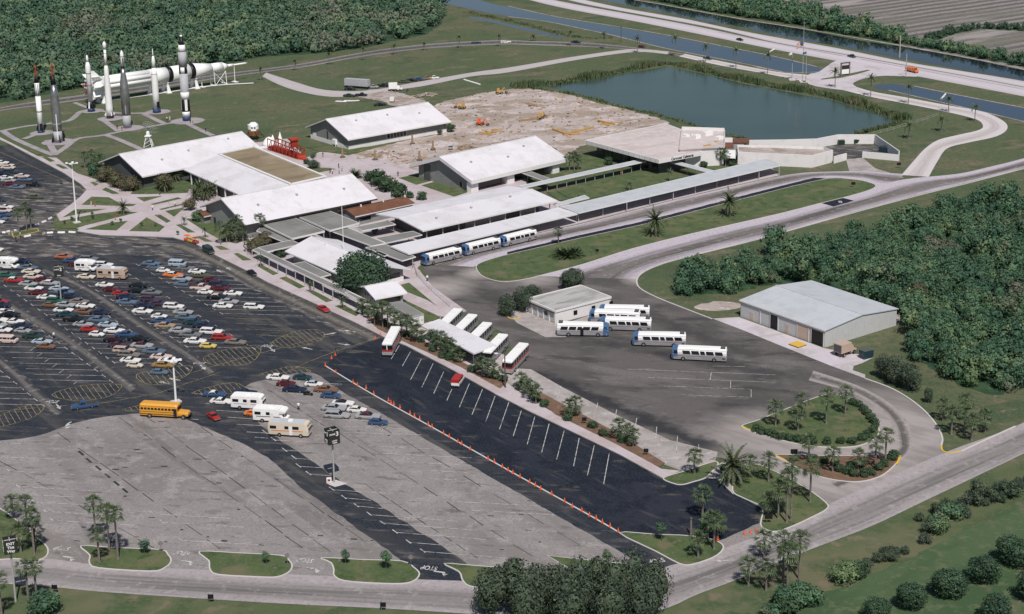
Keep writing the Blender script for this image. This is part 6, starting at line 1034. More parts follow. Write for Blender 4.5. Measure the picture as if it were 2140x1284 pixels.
# motorhomes
def motorhome(kind, px, lab, L, ang, body='white', stripe='grey', roof='white'):
    r = thing('motorhome', lab, 'motorhome'); W = 2.4; h, w = L/2, W/2; top = 3.05; B = M[body] if body in M else M['p_'+body]
    xb = h if kind == 'A' else h-1.5
    m = MB(); m.loft([ring(-h, w*.97, .5, 1.5, 2.8, .97), ring(-h+.15, w, .45, 1.5, 2.9, .97), ring(xb-.8, w, .45, 1.5, 2.9, .97)]+([ring(xb-.3, w*.97, .45, 1.4, 2.75, .93), ring(xb, w*.93, .5, 1.3, 2.0, .95)] if kind == 'A' else [ring(xb, w, .45, 1.5, 2.9, .97)])); m.build('body', B, r)
    m = MB(); m.box((-.3, 0, 2.95), (2*h-1.6 if kind == 'A' else L-2.0, W*.93, .12)); m.build('roof', M[roof] if roof in M else M['p_'+roof], r)
    if kind == 'C': m = MB(); m.loft([ring(xb-.1, w*.98, 1.95, 2.4, 2.9, .97), ring(h-.5, w*.95, 2.0, 2.4, 2.8, .95), ring(h-.15, w*.9, 2.15, 2.35, 2.5, .95)]); m.build('overcab', B, r); m = MB(); m.loft([ring(xb-.1, w*.85, .45, .9, 1.9, .85), ring(h-.9, w*.85, .45, .9, 1.85, .8), ring(h-.6, w*.85, .45, .8, 1.15, .95), ring(h+.1, w*.8, .5, .7, 1.0, .95)]); m.build('cab', B, r); m = MB(); m.box((h-.72, 0, 1.55), (.3, 1.8, .55)); m.build('windshield', M['glass'], r)
    else:
        for s in (-1, 1): m = MB(); m.add([(xb-.02, s*.05, 1.55), (xb-.02, s*w*.85, 1.55), (xb-.3, s*w*.85, 2.5), (xb-.3, s*.05, 2.5)], [(0, 1, 2, 3) if s > 0 else (3, 2, 1, 0)]); o = m.build('windshield', M['glass'], r); o.location.x = .12
    for s in (-1, 1):
        for x0, x1 in ((-h+.4, -h+1.7), (-.7, .1), (.9, 2.2)):
            if x1 < xb: m = MB(); m.box(((x0+x1)/2, s*w, 2.0), (x1-x0, .07, .6)); m.build('side_window', M['glass'], r)
        m = MB(); m.box((-.2, s*w, 1.35), (L-1.8, .05, .12)); m.build('side_stripe', M['p_'+stripe], r)
    m = MB(); m.box((.3, 0, 3.15), (.9, .8, .28)); m.build('roof_unit', M['white'], r); m = MB(); m.box((.55, -w-.01, 1.35), (.65, .05, 1.75)); m.build('door', M['wallw'], r)
    wheels(r, (-h*.45, h*.62), w, .42); r.location = P(*px, .06)+Vector((0, 1.1, 0)); r.rotation_euler = (0, 0, ang); return r
motorhome('A', (234, 585), 'beige motorhome with dark stripe in the left lot', 7.8, STR, 'beige', 'brown', 'roofl'); motorhome('A', (518, 857), 'white motorhome, uppermost of three in the grey lot', 6.8, STR, 'white', 'lightblue')
motorhome('C', (566, 884), 'white motorhome with cab overhang, middle of three in the grey lot', 7.0, STR, 'white', 'maroon'); motorhome('A', (605, 914), 'cream motorhome with orange stripe, lowest of three in the grey lot', 8.2, STR, 'cream', 'orange', 'roofl')
motorhome('C', (14, 564), 'white camper truck at the left edge of the lot', 5.8, STR, 'white', 'grey'); motorhome('C', (178, 569), 'white camper truck beside the beige motorhome', 5.4, STR, 'white', 'grey')
# trucks
def boxtruck(name, lab, px, ang, L=6.4, H=2.9, box='white', cab='white', haul=True, cat='truck'):
    r = thing(name, lab, cat, P(*px, .06), ang); m = MB(); m.box((-.9 if haul else 0, 0, H/2+.75), (L-1.9 if haul else L, 2.4, H-.55)); m.build('cargo_box', M[box] if box in M else M['p_'+box], r)
    m = MB(); m.box((-L/2+(.0 if haul else .0), 0, H/2+.75), (.06, 2.0, H-.9)); o = m.build('rear_door', M['walld'], r)
    if haul: x = L/2-1.0; m = MB(); m.loft([ring(x-.85, .98, .45, 1.0, 2.1, .92), ring(x+.1, .98, .45, 1.0, 2.05, .9), ring(x+.4, .98, .45, .95, 1.3, .95), ring(x+1.2, .9, .5, .8, 1.1, .95)]); m.build('cab', M[cab] if cab in M else M['p_'+cab], r); m = MB(); m.box((x+.32, 0, 1.6), (.3, 1.7, .5)); m.build('windshield', M['glass'], r)
    wheels(r, (-L*.3, L*.36) if haul else (-L*.3, -L*.18), 1.15, .45); return r
boxtruck('box_truck', 'white box truck parked on the drive behind the back hall', (838, 192), R_(0), 7.4); boxtruck('box_truck', 'second white box truck beside the other, cargo door facing left', (826, 190), R_(5), 5.5)
boxtruck('semi_trailer', 'grey box semi trailer parked on the lawn', (747, 184), R_(-25), 11.5, 3.4, 'lsilver', haul=False, cat='trailer'); boxtruck('delivery_truck', 'tan delivery truck beside the warehouse corner', (1766, 741), R_(38), 5.2, 2.5, 'beige', 'beige')
r = thing('stake_truck', 'orange highway truck at the entrance junction', 'truck', P(1906, 151, .06), dirpx(1892, 147, 1920, 154)); m = MB(); m.box((-1.2, 0, 1.35), (4.6, 2.3, 1.2)); m.build('dump_bed', M['p_orange'], r); m = MB(); x = 1.9; m.loft([ring(x-.8, .98, .45, 1.0, 2.3, .92), ring(x+.2, .98, .45, 1.0, 2.2, .9), ring(x+.5, .98, .45, .95, 1.4, .95), ring(x+1.6, .9, .5, .8, 1.2, .95)]); m.build('cab', M['p_orange'], r); m = MB(); m.box((x+.4, 0, 1.75), (.35, 1.7, .5)); m.build('windshield', M['glass'], r); wheels(r, (-2.2, 2.4), 1.15, .5)
# construction machines
def loader(px, ang, lab, col='lum'):
    r = thing('loader', lab, 'digger', P(*px, .05), ang); m = MB(); m.box((0, 0, 1.0), (2.4, 1.3, .8)); m.build('chassis', M[col], r); m = MB(); m.box((-.4, 0, 1.9), (1.1, 1.1, 1.1), taper=.85); m.build('cab', M[col], r); m = MB(); m.tube((.9, 0, 1.2), (2.3, 0, 2.6), .18, n=5); m.tube((2.3, 0, 2.6), (3.2, 0, .8), .15, n=5); m.build('boom', M[col], r); m = MB(); m.box((3.2, 0, .5), (.7, 1.4, .7)); m.build('bucket', M['walld'], r); wheels(r, (-.8, .9), .85, .55)
loader((1043, 197), R_(20), 'orange loader at the back of the construction ground'); loader((966, 228), R_(150), 'yellow digger left of the construction ground'); loader((1130, 249), R_(60), 'small orange digger in the middle of the construction ground'); loader((1003, 262), R_(-20), 'orange compactor near the right hall', 'orange')
# tram and motorcycle
r = thing('tram', 'yellow and red tram train at the plaza edge', 'tram'); a, b = P(388, 503, .06), P(424, 514, .06); d = (b-a).normalized(); r.location = a; r.rotation_euler = (0, 0, math.atan2(d.y, d.x))
for k, mt in enumerate(('orange', 'yellow', 'red')):
    m = MB(); x = .8+k*2.0; m.box((x, 0, .55), (1.7, 1.2, .5)); m.build('car', M[mt], r); m = MB(); m.box((x, 0, 1.7), (1.6, 1.25, .1)); m.build('sunshade', M[mt], r)
    for sx in (-.7, .7): m = MB(); m.tube((x+sx, .5, .7), (x+sx, .5, 1.7), .04, n=4); m.tube((x+sx, -.5, .7), (x+sx, -.5, 1.7), .04, n=4); m.build('post', M['post'], r)
wheels(r, (.4, 2.4, 4.8), .6, .25)
r = thing('motorcycle', 'dark motorcycle parked alone on the grey lot', 'motorcycle', P(644, 827, .06), STR); m = MB(); m.loft([ring(-.7, .12, .5, .7, .85), ring(0, .2, .4, .7, .95), ring(.4, .16, .45, .75, 1.0)]); m.build('body', M['black'], r); m = MB(); m.box((-.45, 0, .92), (.8, .28, .12)); m.build('seat', M['trimd'], r); m = MB(); m.tube((.75, 0, .35), (.45, 0, 1.1), .05, n=5); m.tube((.42, -.35, 1.12), (.42, .35, 1.12), .03, n=5); m.build('handlebar', M['chrome'], r)
for x in (-.75, .75): o = bpy.data.objects.new('wheel', WHEEL); COL.objects.link(o); o.parent = r; o.location = (x, 0, .33); o.scale = (1, .6, 1)
# ---------------------------------------------------------------- plants
def crown_template(n, leaf, lobes=8, squash=.8, spread=.55, rmin=.38, rmax=.58, up=.25, seed=0, core=(7, 4)):
    g = np.random.default_rng(seed); c = g.normal(size=(lobes, 3)); c /= np.linalg.norm(c, axis=1)[:, None]; c *= spread*g.uniform(.55, 1, (lobes, 1)); c[:, 2] *= squash; rr = g.uniform(rmin, rmax, lobes)
    k = g.integers(0, lobes, n*3); d = g.normal(size=(n*3, 3)); d[:, 2] += up; d /= np.linalg.norm(d, axis=1)[:, None]; p = c[k]+d*(rr[k]*g.uniform(.84, 1.18, n*3))[:, None]
    dist = np.linalg.norm(p[:, None]-c[None], axis=2)/rr[None]; keep = np.where(dist.min(1) > .8)[0][:n]; p, d = p[keep], d[keep]
    nr = d+np.array([0, -.12, .25])*0+g.normal(size=d.shape)*.45; nr /= np.linalg.norm(nr, axis=1)[:, None]; t = np.cross(nr, g.normal(size=d.shape)); t /= np.linalg.norm(t, axis=1)[:, None]; b = np.cross(nr, t); s = leaf*g.uniform(.55, 1.35, (len(p), 1)); a = g.uniform(.5, 1.0, (len(p), 1))
    v = np.stack([p-t*s-b*s*a*.4, p+b*s*a*-.9, p+t*s+b*s*a*.3, p+b*s*a], 1); v = v.reshape(-1, 3); out = [v]
    nu, nv = core                                     # lumpy inner mass so that the crown is not hollow
    for ci, ri in zip(c, rr):
        th = np.linspace(.12, math.pi-.12, nv+1); ph = np.linspace(0, 2*math.pi, nu+1); jr = g.uniform(.52, .74, (nv+1, nu)); jr = np.concatenate([jr, jr[:, :1]], 1)*ri
        G = np.stack([ci[0]+jr*np.sin(th)[:, None]*np.cos(ph)[None], ci[1]+jr*np.sin(th)[:, None]*np.sin(ph)[None], ci[2]+jr*np.cos(th)[:, None]*np.ones(nu+1)[None]], -1)
        out.append(np.stack([G[:-1, :-1], G[1:, :-1], G[1:, 1:], G[:-1, 1:]], 2).reshape(-1, 3))
    return np.concatenate(out)
def quads_mesh(name, v, mt):
    n = len(v)//4; me = bpy.data.meshes.new(name); me.vertices.add(len(v)); me.vertices.foreach_set('co', v.astype(np.float32).ravel()); me.loops.add(n*4); me.loops.foreach_set('vertex_index', np.arange(n*4, dtype=np.int32)); me.polygons.add(n); me.polygons.foreach_set('loop_start', np.arange(0, n*4, 4, dtype=np.int32)); me.update(calc_edges=True); me.materials.append(mt); return me
def mass(name, label, cen, rad, tmpl, mt, zs=None, cat='vegetation'):
    out = []
    for i, (c, r) in enumerate(zip(cen, rad)):
        t = tmpl[RNG.integers(len(tmpl))]; a = RNG.uniform(0, 6.28); ca, sa = math.cos(a), math.sin(a); k = RNG.uniform(.85, 1.2) if zs is None else zs
        out.append(np.stack([(t[:, 0]*ca-t[:, 1]*sa)*r+c[0], (t[:, 0]*sa+t[:, 1]*ca)*r+c[1], t[:, 2]*r*k+c[2]], 1))
    o = bpy.data.objects.new(name, quads_mesh(name, np.concatenate(out), M[mt])); COL.objects.link(o); return tag(o, label, cat, kind='stuff')
def inpoly(pts, poly):
    x, y = pts[:, 0], pts[:, 1]; ins = np.zeros(len(pts), bool); n = len(poly)
    for i in range(n):
        a, b = poly[i], poly[i-1]; c = ((a[1] > y) != (b[1] > y)) & (x < (b[0]-a[0])*(y-a[1])/(b[1]-a[1]+1e-12)+a[0]); ins ^= c
    return ins
def fill(pxs, step, jit=.45):
    poly = [(P(x, y).x, P(x, y).y) for x, y in pxs]; q = np.array(poly); xs = np.arange(q[:, 0].min(), q[:, 0].max(), step); ys = np.arange(q[:, 1].min(), q[:, 1].max(), step); g = np.stack(np.meshgrid(xs, ys), -1).reshape(-1, 2); g += RNG.uniform(-jit, jit, g.shape)*step; return g[inpoly(g, poly)]
T_far = [crown_template(96, .135, 6, spread=.5, rmin=.4, rmax=.62, seed=s, core=(5, 3)) for s in range(6)]; T_mid = [crown_template(560, .072, 8, spread=.6, rmin=.3, rmax=.55, seed=20+s, core=(6, 4)) for s in range(6)]; T_shrub = [crown_template(150, .16, 7, .7, seed=40+s) for s in range(5)]
def wood(name, label, pxs, step, r0, r1, tm, mt, floor='leafd', hk=.8):
    g = fill(pxs, step); lf = .5+.5*np.sin(g[:, 0]*.11+2*np.sin(g[:, 1]*.05))*np.sin(g[:, 1]*.13+1.5*np.sin(g[:, 0]*.07)); rad = (r0+(r1-r0)*np.clip(RNG.random(len(g))*.6+lf*.5, 0, 1.1))*np.where(RNG.random(len(g)) < .14, 1.35, 1.0); cen = np.column_stack([g, rad*hk*RNG.uniform(.55, 1.35, len(g))]); o = mass(name, label, cen, rad, tm, mt)
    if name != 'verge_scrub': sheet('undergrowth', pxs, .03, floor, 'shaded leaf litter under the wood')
    return o
F1 = [(-260, -40), (920, -40), (930, 25), (921, 52), (890, 72), (830, 84), (765, 100), (672, 111), (592, 117), (540, 120), (470, 135), (380, 148), (280, 163), (183, 182), (105, 196), (50, 208), (0, 216), (-260, 265)]
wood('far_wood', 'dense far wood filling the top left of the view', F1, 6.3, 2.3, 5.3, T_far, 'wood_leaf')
F2 = [(1400, 607), (1420, 596), (1480, 578), (1590, 540), (1700, 515), (1800, 497), (1900, 465), (2000, 445), (2260, 410), (2400, 800), (2150, 806), (2080, 826), (2000, 803), (1940, 768), (1900, 735), (1905, 700), (1885, 662), (1780, 618), (1700, 592), (1620, 592), (1545, 610), (1440, 620)]
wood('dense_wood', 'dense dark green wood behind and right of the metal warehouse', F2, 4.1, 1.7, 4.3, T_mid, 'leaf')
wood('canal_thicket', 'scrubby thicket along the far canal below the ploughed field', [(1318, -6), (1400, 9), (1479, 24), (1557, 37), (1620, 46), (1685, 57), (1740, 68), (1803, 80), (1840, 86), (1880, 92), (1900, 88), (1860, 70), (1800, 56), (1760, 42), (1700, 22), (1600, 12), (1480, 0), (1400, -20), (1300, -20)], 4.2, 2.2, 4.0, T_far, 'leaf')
wood('canal_thicket', 'low scrub along the far canal at the right edge', [(1881, 92), (1973, 108), (2051, 123), (2140, 141), (2300, 175), (2300, 165), (2140, 133), (2050, 112), (1960, 98), (1900, 88)], 3.6, 1.8, 3.0, T_far, 'leaf')
wood('field_hedge', 'hedge crossing the ploughed field', [(1930, 85), (1990, 66), (2050, 56), (2150, 60), (2300, 64), (2300, 68), (2150, 66), (2050, 61), (1995, 71), (1935, 92)], 3.0, 1.4, 2.2, T_far, 'leafd')
wood('verge_scrub', 'line of tangled scrub along the lower verge at the right', [(1915, 1092), (1950, 1068), (2010, 1050), (2080, 1030), (2150, 1005), (2200, 985), (2200, 1005), (2140, 1035), (2070, 1065), (2000, 1095), (1940, 1118), (1920, 1112)], 2.0, .9, 1.7, T_mid, 'leafo')
wood('verge_scrub', 'line of tangled scrub between meadow and verge', [(1760, 1210), (1830, 1170), (1880, 1150), (1930, 1120), (1945, 1130), (1880, 1165), (1820, 1195), (1775, 1225)], 1.8, .8, 1.5, T_mid, 'leafo')
# reeds round the pond
def reeds(name, label, pxs, w, n, h0, h1, mt='reed'):
    A = resample(flat(crom(pxs, 3, False), .03), 200); vs = []
    for i in range(n):
        t = RNG.uniform(0, 198.9); k = int(t)
        if RNG.random() > .62+.38*math.sin(t*.31)*math.sin(t*.113+1): continue
        h0_ = .75+.35*math.sin(t*.23); p = A[k].lerp(A[k+1], t-k); d = (A[k+1]-A[k]).normalized(); q = p+Vector((-d.y, d.x, 0))*RNG.uniform(-w, w); h = RNG.uniform(h0, h1)*h0_; a = RNG.uniform(0, 6.28); s = RNG.uniform(.15, .4); e = np.array([math.cos(a)*s, math.sin(a)*s, 0]); b = np.array(q); l = np.array([RNG.normal()*.35, RNG.normal()*.35, h]); vs += [b-e, b+e, b+l+e*.35, b+l-e*.35]
    o = bpy.data.objects.new(name, quads_mesh(name, np.array(vs), M[mt])); COL.objects.link(o); tag(o, label, 'reeds', kind='stuff')
reeds('reeds', 'tall brown green reeds along the far bank of the pond', [(1070, 184), (1141, 178), (1200, 169), (1300, 150), (1387, 134), (1440, 141), (1557, 169), (1680, 192), (1742, 203), (1802, 221), (1855, 239), (1890, 252)], 3.4, 9000, 1.0, 2.6)
reeds('reeds', 'sparse reeds along the near bank of the pond', [(1100, 183), (1222, 203), (1296, 224), (1374, 241), (1426, 256), (1479, 271), (1515, 281), (1560, 293)], 1.2, 1500, .4, 1.3)
reeds('reeds', 'short reeds at the right tip of the pond', [(1790, 281), (1829, 271), (1860, 264), (1888, 256)], 1.2, 800, .5, 1.6); reeds('reeds', 'rough grass beside the drainage ditch', [(975, 26), (1100, 52), (1200, 78), (1280, 80)], 2.5, 1800, .4, 1.1)
# trees
CT = {k: [quads_mesh('crown', crown_template(n, lf, lb, sq, seed=100+i*7+hash_), M[mt]) for i in range(3)] for k, (n, lf, lb, sq, mt, hash_) in dict(big=(4200, .042, 18, .75, 'leafd', 1), round=(2400, .055, 12, .95, 'leafd', 2), small=(520, .085, 8, 1.1, 'leaf', 3), olive=(2000, .05, 14, 1.15, 'leafo', 4), bush=(420, .10, 7, .7, 'hedge', 5), bronze=(900, .065, 10, .7, 'leafb', 6), lime=(900, .075, 9, .75, 'leaf', 7)).items()}
def tree(kind, x, y, H, R, label, group=None, cat='tree', name='tree', trunk=.35, bark='bark', sz=None):
    b = P(x, y, .05); r = thing(name, label, cat, b, 0, group); hc = (H-R*.85 if kind != 'olive' else H*.5) if sz is None else H*.55; m = MB(); tr = max(.08, R*.07)
    if trunk:
        m.tube((b.x, b.y, 0), (b.x, b.y, hc*.7+.1), tr, tr*.75, 7); top = b+Vector((0, 0, hc*.65))
        for k in range(4): a = k*1.57+RNG.uniform(0, 1); m.tube(top, top+Vector((math.cos(a)*R*.5, math.sin(a)*R*.5, max(.3, hc*.3+R*.25))), tr*.6, tr*.2, 5)
        m.build('trunk', M[bark], r)
    o = bpy.data.objects.new('crown', random.choice(CT[kind])); COL.objects.link(o); o.parent = r; o.location = (0, 0, max(hc, R*.6)); o.rotation_euler = (0, 0, RNG.uniform(0, 6.28)); k = R*RNG.uniform(.95, 1.1); o.scale = (k, k, (H-hc)*1.02 if sz is None else H*.5); return r
tree('big', 757, 611, 8.8, 7.9, 'very large round dark tree beside the ticket pavilion')
for i, (x, y, H, R, l) in enumerate(((1905, 1272, 4.6, 2.7, 'leftmost round orchard tree on the bright meadow'), (1985, 1246, 4.9, 3.0, 'round orchard tree second from the left on the meadow'), (2054, 1216, 4.9, 3.0, 'round orchard tree third along the meadow row'), (2120, 1180, 5.0, 3.1, 'round orchard tree farthest up the right edge'), (2082, 1300, 4.8, 2.9, 'round orchard tree cut by the bottom edge'), (2150, 1255, 4.6, 2.6, 'round orchard tree cut by the right edge'), (1830, 1300, 4.2, 2.2, 'orchard tree just touching the bottom edge'))): tree('round', x, y, H, R, l, 'round orchard trees')
for i, (x, y, H) in enumerate(((1030, 1285, 6.3), (1075, 1283, 6.8), (1118, 1290, 6.2), (1160, 1283, 6.6), (1205, 1290, 7.0), (1248, 1281, 6.8), (1285, 1291, 6.6), (1325, 1281, 7.4), (1360, 1285, 6.8), (1100, 1310, 6.4), (1180, 1315, 6.4), (1270, 1318, 6.6), (1345, 1310, 6.4))): tree('olive', x, y, H+2.4, 3.3, f'tall grey green roadside tree at the bottom edge, {ordn(i+1)} of the clump', 'roadside trees at the bottom edge')
for x, y, H, R, l in ((302, 1159, 2.9, 1.2, 'young leafy tree right of the palms on the kerbed island'), (557, 1180, 2.4, .8, 'young tree alone near the right end of its kerbed island'), (722, 1179, 2.6, 1.0, 'left of two young trees on a kerbed island'), (807, 1191, 3.4, 1.1, 'right of two young trees on a kerbed island'), (1074, 1202, 3.4, 1.1, 'young tree left of the roadside clump'), (1383, 1131, 3.4, 1.1, 'young round tree on the corner island'), (1268, 1186, 3.2, 1.1, 'young tree on the lawn behind the roadside clump')): tree('small', x, y, H, R, l)
for x, y, H, R, l in ((1060, 660, 5.4, 2.4, 'olive tree left of the small office, nearest the coaches'), (1090, 652, 6.0, 2.8, 'olive tree touching the left corner of the small office'), (1115, 636, 5.4, 2.6, 'olive tree behind the left corner of the small office'), (1184, 606, 5.0, 2.4, 'olive tree at the loop kerb, left of the pair'), (1202, 604, 5.8, 2.7, 'olive tree at the loop kerb, right of the pair')): tree('olive', x, y, H, R, l)
for x, y, H, R, l in ((1868, 801, 5.6, 3.0, 'grey barked tree left of three at the wood edge'), (1898, 815, 5.8, 2.8, 'grey barked tree in the middle of three at the wood edge'), (1845, 790, 5.0, 2.2, 'grey barked tree nearest the warehouse apron'), (1940, 842, 3.4, 1.0, 'thin pale tree on the verge right of the yard bend')): tree('olive', x, y, H, R, l, bark='trunk')
for x, y, H, R, k, l in ((345, 398, 6.0, 3.4, 'bronze', 'bronze leafed tree below the left hall gable'), (222, 380, 5.5, 3.6, 'bronze', 'bronze shrub left of the left hall'), (247, 392, 5.4, 4.0, 'bronze', 'broad bronze shrub at the corner of the left hall'), (275, 398, 4.8, 3.6, 'bronze', 'bronze shrub in front of the left hall'), (195, 367, 4.4, 2.8, 'small', 'green tree at the left end of the shrub bank'), (205, 350, 5.2, 2.6, 'small', 'tall green tree behind the shrub bank'), (535, 527, 3.6, 3.6, 'bronze', 'bronze shrub clump left of the front canopy'), (555, 512, 3.2, 2.8, 'bronze', 'bronze shrub clump beside the grey walkway roof'), (398, 440, 4.0, 2.4, 'bronze', 'bare bronze tree by the kiosk'), (415, 462, 3.0, 2.6, 'lime', 'green bush beside the kiosk'), (790, 388, 3.2, 4.0, 'bush', 'dark hedge clump behind the front hall'), (812, 400, 3.2, 4.2, 'bush', 'dark hedge clump right of the front hall'), (835, 412, 3.0, 3.4, 'bush', 'dark hedge clump above the brown roof'), (775, 378, 3.2, 2.8, 'bush', 'dark bush at the ridge end of the front hall'), (857, 414, 2.0, 1.6, 'bush', 'small round bush left of the transit hall roof'), (882, 418, 2.0, 2.0, 'bush', 'round bush just above the transit hall roof'), (830, 396, 2.2, 1.5, 'bush', 'small round bush beside the brick walk'), (655, 352, 2.6, 2.6, 'olive', 'olive shrub below the red gantry'), (640, 344, 2.0, 1.6, 'bush', 'low dark bush at the tan roof corner'), (945, 276, 3.4, 2.0, 'bush', 'dark tree at the right end of the back hall'), (918, 283, 2.4, 1.4, 'bush', 'small dark tree before the back hall'), (1272, 345, 3.0, 2.0, 'bush', 'round dark tree before the cafeteria'), (1160, 345, 2.8, 1.8, 'bush', 'dark shrub right of the white hall'), (785, 490, 2.6, 1.2, 'olive', 'olive tree in the small garden court'), (655, 348, 5.0, 1.4, 'small', 'thin green tree beside the red gantry'), (903, 378, 2.6, 1.6, 'small', 'leafy tree at the gable of the right hall'), (1530, 347, 2.0, 2.0, 'bush', 'dark shrub right of the cafeteria palms'), (1470, 350, 1.4, 1.8, 'bush', 'low shrub below the cafeteria lettering'), (585, 540, 2.2, 2.2, 'bush', 'dark shrub under the left tip of the ticket pavilion'), (1915, 632, 5.5, 3.6, 'bronze', 'leafless grey tree standing in the wood behind the warehouse')): tree(k, x, y, H, R, l, cat='tree' if H > 2.9 else 'shrub', name='tree' if H > 2.9 else 'shrub')
for i, (x, y) in enumerate(((770, 656), (790, 668), (805, 680), (825, 690), (850, 704), (880, 716), (905, 735), (925, 748), (940, 752), (985, 778), (1000, 772), (1035, 790), (1050, 798), (1120, 838), (1140, 850), (1188, 878), (1240, 895), (1262, 912), (1300, 925))): tree('bush', x, y, 1.6, 1.3, f'dark shrub in the mulched bed along the front walk, {ordn(i+1)} from the left', 'shrubs along the front walk', 'shrub', 'shrub')
for i, (x, y) in enumerate(((1580, 902), (1592, 907), (1605, 911), (1620, 915), (1634, 918), (1650, 921), (1664, 922), (1680, 924), (1700, 927), (1728, 928), (1758, 927), (1782, 927), (1800, 921), (1812, 914), (1822, 905), (1828, 896), (1828, 886), (1822, 877), (1814, 868), (1804, 860), (1792, 850), (1782, 845))): tree('bush', x, y, 1.2, 1.15, f'clipped hedge shrub on the triangular island, {ordn(i+1)} round from its left tip', 'hedge round the triangular island', 'shrub', 'shrub', trunk=0)
for i, (x, y) in enumerate(((1755, 985), (1770, 990), (1785, 996), (1805, 996), (1820, 993), (1835, 984), (1848, 975), (1862, 962), (1870, 955), (1780, 980), (1800, 975), (1720, 970), (1700, 965), (1745, 972))): tree('bush', x, y, 1.3, 1.2, f'dark shrub in the crescent mulch island, {ordn(i+1)} of fourteen', 'shrubs of the crescent island', 'shrub', 'shrub', trunk=0)
for i, (x, y, R, k) in enumerate(sorted(((1660, 1268, 3.2, 'lime'), (1690, 1262, 2.8, 'lime'), (1640, 1284, 2.2, 'bush'), (1770, 1215, 2.6, 'lime'), (1790, 1205, 2.0, 'bush'), (1860, 1170, 1.8, 'olive'), (1610, 1290, 1.8, 'lime'), (100, 1285, 3.0, 'lime'), (1960, 1112, 2.6, 'lime'), (1985, 1080, 2.4, 'lime')))): tree(k, x, y, R*1.25, R, f'{ordn(i+1)} leafy bush from the left along the bottom verge', 'verge bushes', 'shrub', 'shrub')
# ------------------------------------------------------------ palms
def fan_crown(seed, n=25, R=1.0):
    g = np.random.default_rng(seed); b = MB()
    for i in range(n):
        az = i*2.4+g.uniform(-.3, .3); el = R_(80-135*(i/n)**.85+g.uniform(-10, 10)); d = Vector((math.cos(az)*math.cos(el), math.sin(az)*math.cos(el), math.sin(el))); s = Vector((-math.sin(az), math.cos(az), 0)); o = d*R*g.uniform(.42, .58); tip = R*g.uniform(.5, .7)
        for k in range(7):
            t = R_(-75+150*(k+.5)/7); v = d*math.cos(t)+s*math.sin(t); e = o+v*tip*(1-.25*abs(k-3)/3)-Vector((0, 0, 1))*tip*(.18+.10*abs(k-3)/3); w = (s*math.cos(t)-d*math.sin(t))*tip*.075; b.add([o, o+v*tip*.5+w, e, o+v*tip*.5-w], [(0, 1, 2, 3)])
        b.add([d*.03+s*.02, o+s*.02, o-s*.02, d*.03-s*.02], [(0, 1, 2, 3)])
    b.lathe((0, 0, -.12), [(0, .10), (.12, .16), (.24, .05)], 6)
    return b.mesh('crown', M['palm'])
def feather_crown(seed, n=18, R=1.0, droop=.9, mt='palm', wid=.16, lo=-35, seg=7):
    g = np.random.default_rng(seed); b = MB()
    for i in range(n):
        az = i*2.4+g.uniform(-.25, .25); el = R_(78+(lo-78)*(i/n)+g.uniform(-8, 8)); L = R*g.uniform(.85, 1.1); p = Vector((0, 0, 0)); h = Vector((math.cos(az), math.sin(az), 0)); s = Vector((-math.sin(az), math.cos(az), 0)); pts = []
        for k in range(seg+1): pts.append(p.copy()); e = el-droop*(k/seg)**1.3; p = p+(h*math.cos(e)+Vector((0, 0, math.sin(e))))*(L/seg)
        for k in range(seg):
            a, c = pts[k], pts[k+1]; w = wid*R*(1.1-.75*k/seg); f = (c-a)
            for sg in (-1, 1): q = a.lerp(c, .5); b.add([a, c, c+f*.55+s*sg*w-Vector((0, 0, w*.45)), q+f*.4+s*sg*w*.9-Vector((0, 0, w*.4))], [(0, 1, 2, 3)])
    return b.mesh('crown', M[mt])
_t = MB(); _t.lathe((0, 0, 0), [(0, 1.25), (.06, 1.0), (.5, .88), (.92, .9), (1.0, .7)], 8); TRUNK = _t.mesh('trunk', M['trunk'])
PC = {'fan': [fan_crown(s) for s in range(4)], 'queen': [feather_crown(10+s, 15, 1, 1.35, 'palm', .15) for s in range(3)], 'date': [feather_crown(20+s, 46, 1, .75, 'date', .10, -55, 8) for s in range(2)], 'clump': [feather_crown(30+s, 80, 1, .7, 'palm', .12, 8, 7) for s in range(2)]}
def palm(kind, x, y, cy, label, group=None, R=None, name=None):
    h = max(height(x, y, cy), .4) if cy else 0; b = P(x, y, .05); R = R or {'fan': 1.95, 'queen': 2.6, 'date': 4.0, 'clump': 2.4}[kind]; r = thing(name or {'fan': 'fan_palm', 'queen': 'feather_palm', 'date': 'date_palm', 'clump': 'palm_clump'}[kind], label, 'palm', b, RNG.uniform(0, 6.28), group)
    if cy:
        t = bpy.data.objects.new('trunk', TRUNK); COL.objects.link(t); t.parent = r; k = {'fan': .19, 'queen': .17, 'date': .36, 'clump': .2}[kind]; t.scale = (k, k, h)
    c = bpy.data.objects.new('crown', random.choice(PC[kind])); COL.objects.link(c); c.parent = r; c.location = (0, 0, h if cy else .2); c.rotation_euler = (RNG.uniform(-.12, .12), RNG.uniform(-.12, .12), RNG.uniform(0, 6.28)); k = R*RNG.uniform(.92, 1.1); c.scale = (k, k, k*(1 if kind != 'fan' else .95)); return r
def palms(kind, where, L, R=None):
    L = sorted(L)
    for i, q in enumerate(L): palm(kind, *q, f"{dict(fan='fan palm', queen='feather palm', date='date palm', clump='palm clump')[kind]} {where}" + (f", {ordn(i+1)} from the left" if len(L) > 1 else ''), f"{kind} palms {where}" if len(L) > 1 else None, R)
palms('fan', 'on the triangular hedge rimmed island', [(1620.6, 891, 850), (1726.6, 887, 827), (1766.4, 867, 819), (1667.7, 901, 861), (1675, 878, 835)])
palms('fan', 'on the verge beyond the yard bend', [(1971, 879, 846), (1988, 909, 861), (2018, 880, 836), (2015, 904, 863), (2030, 921, 878), (2058, 904, 870)])
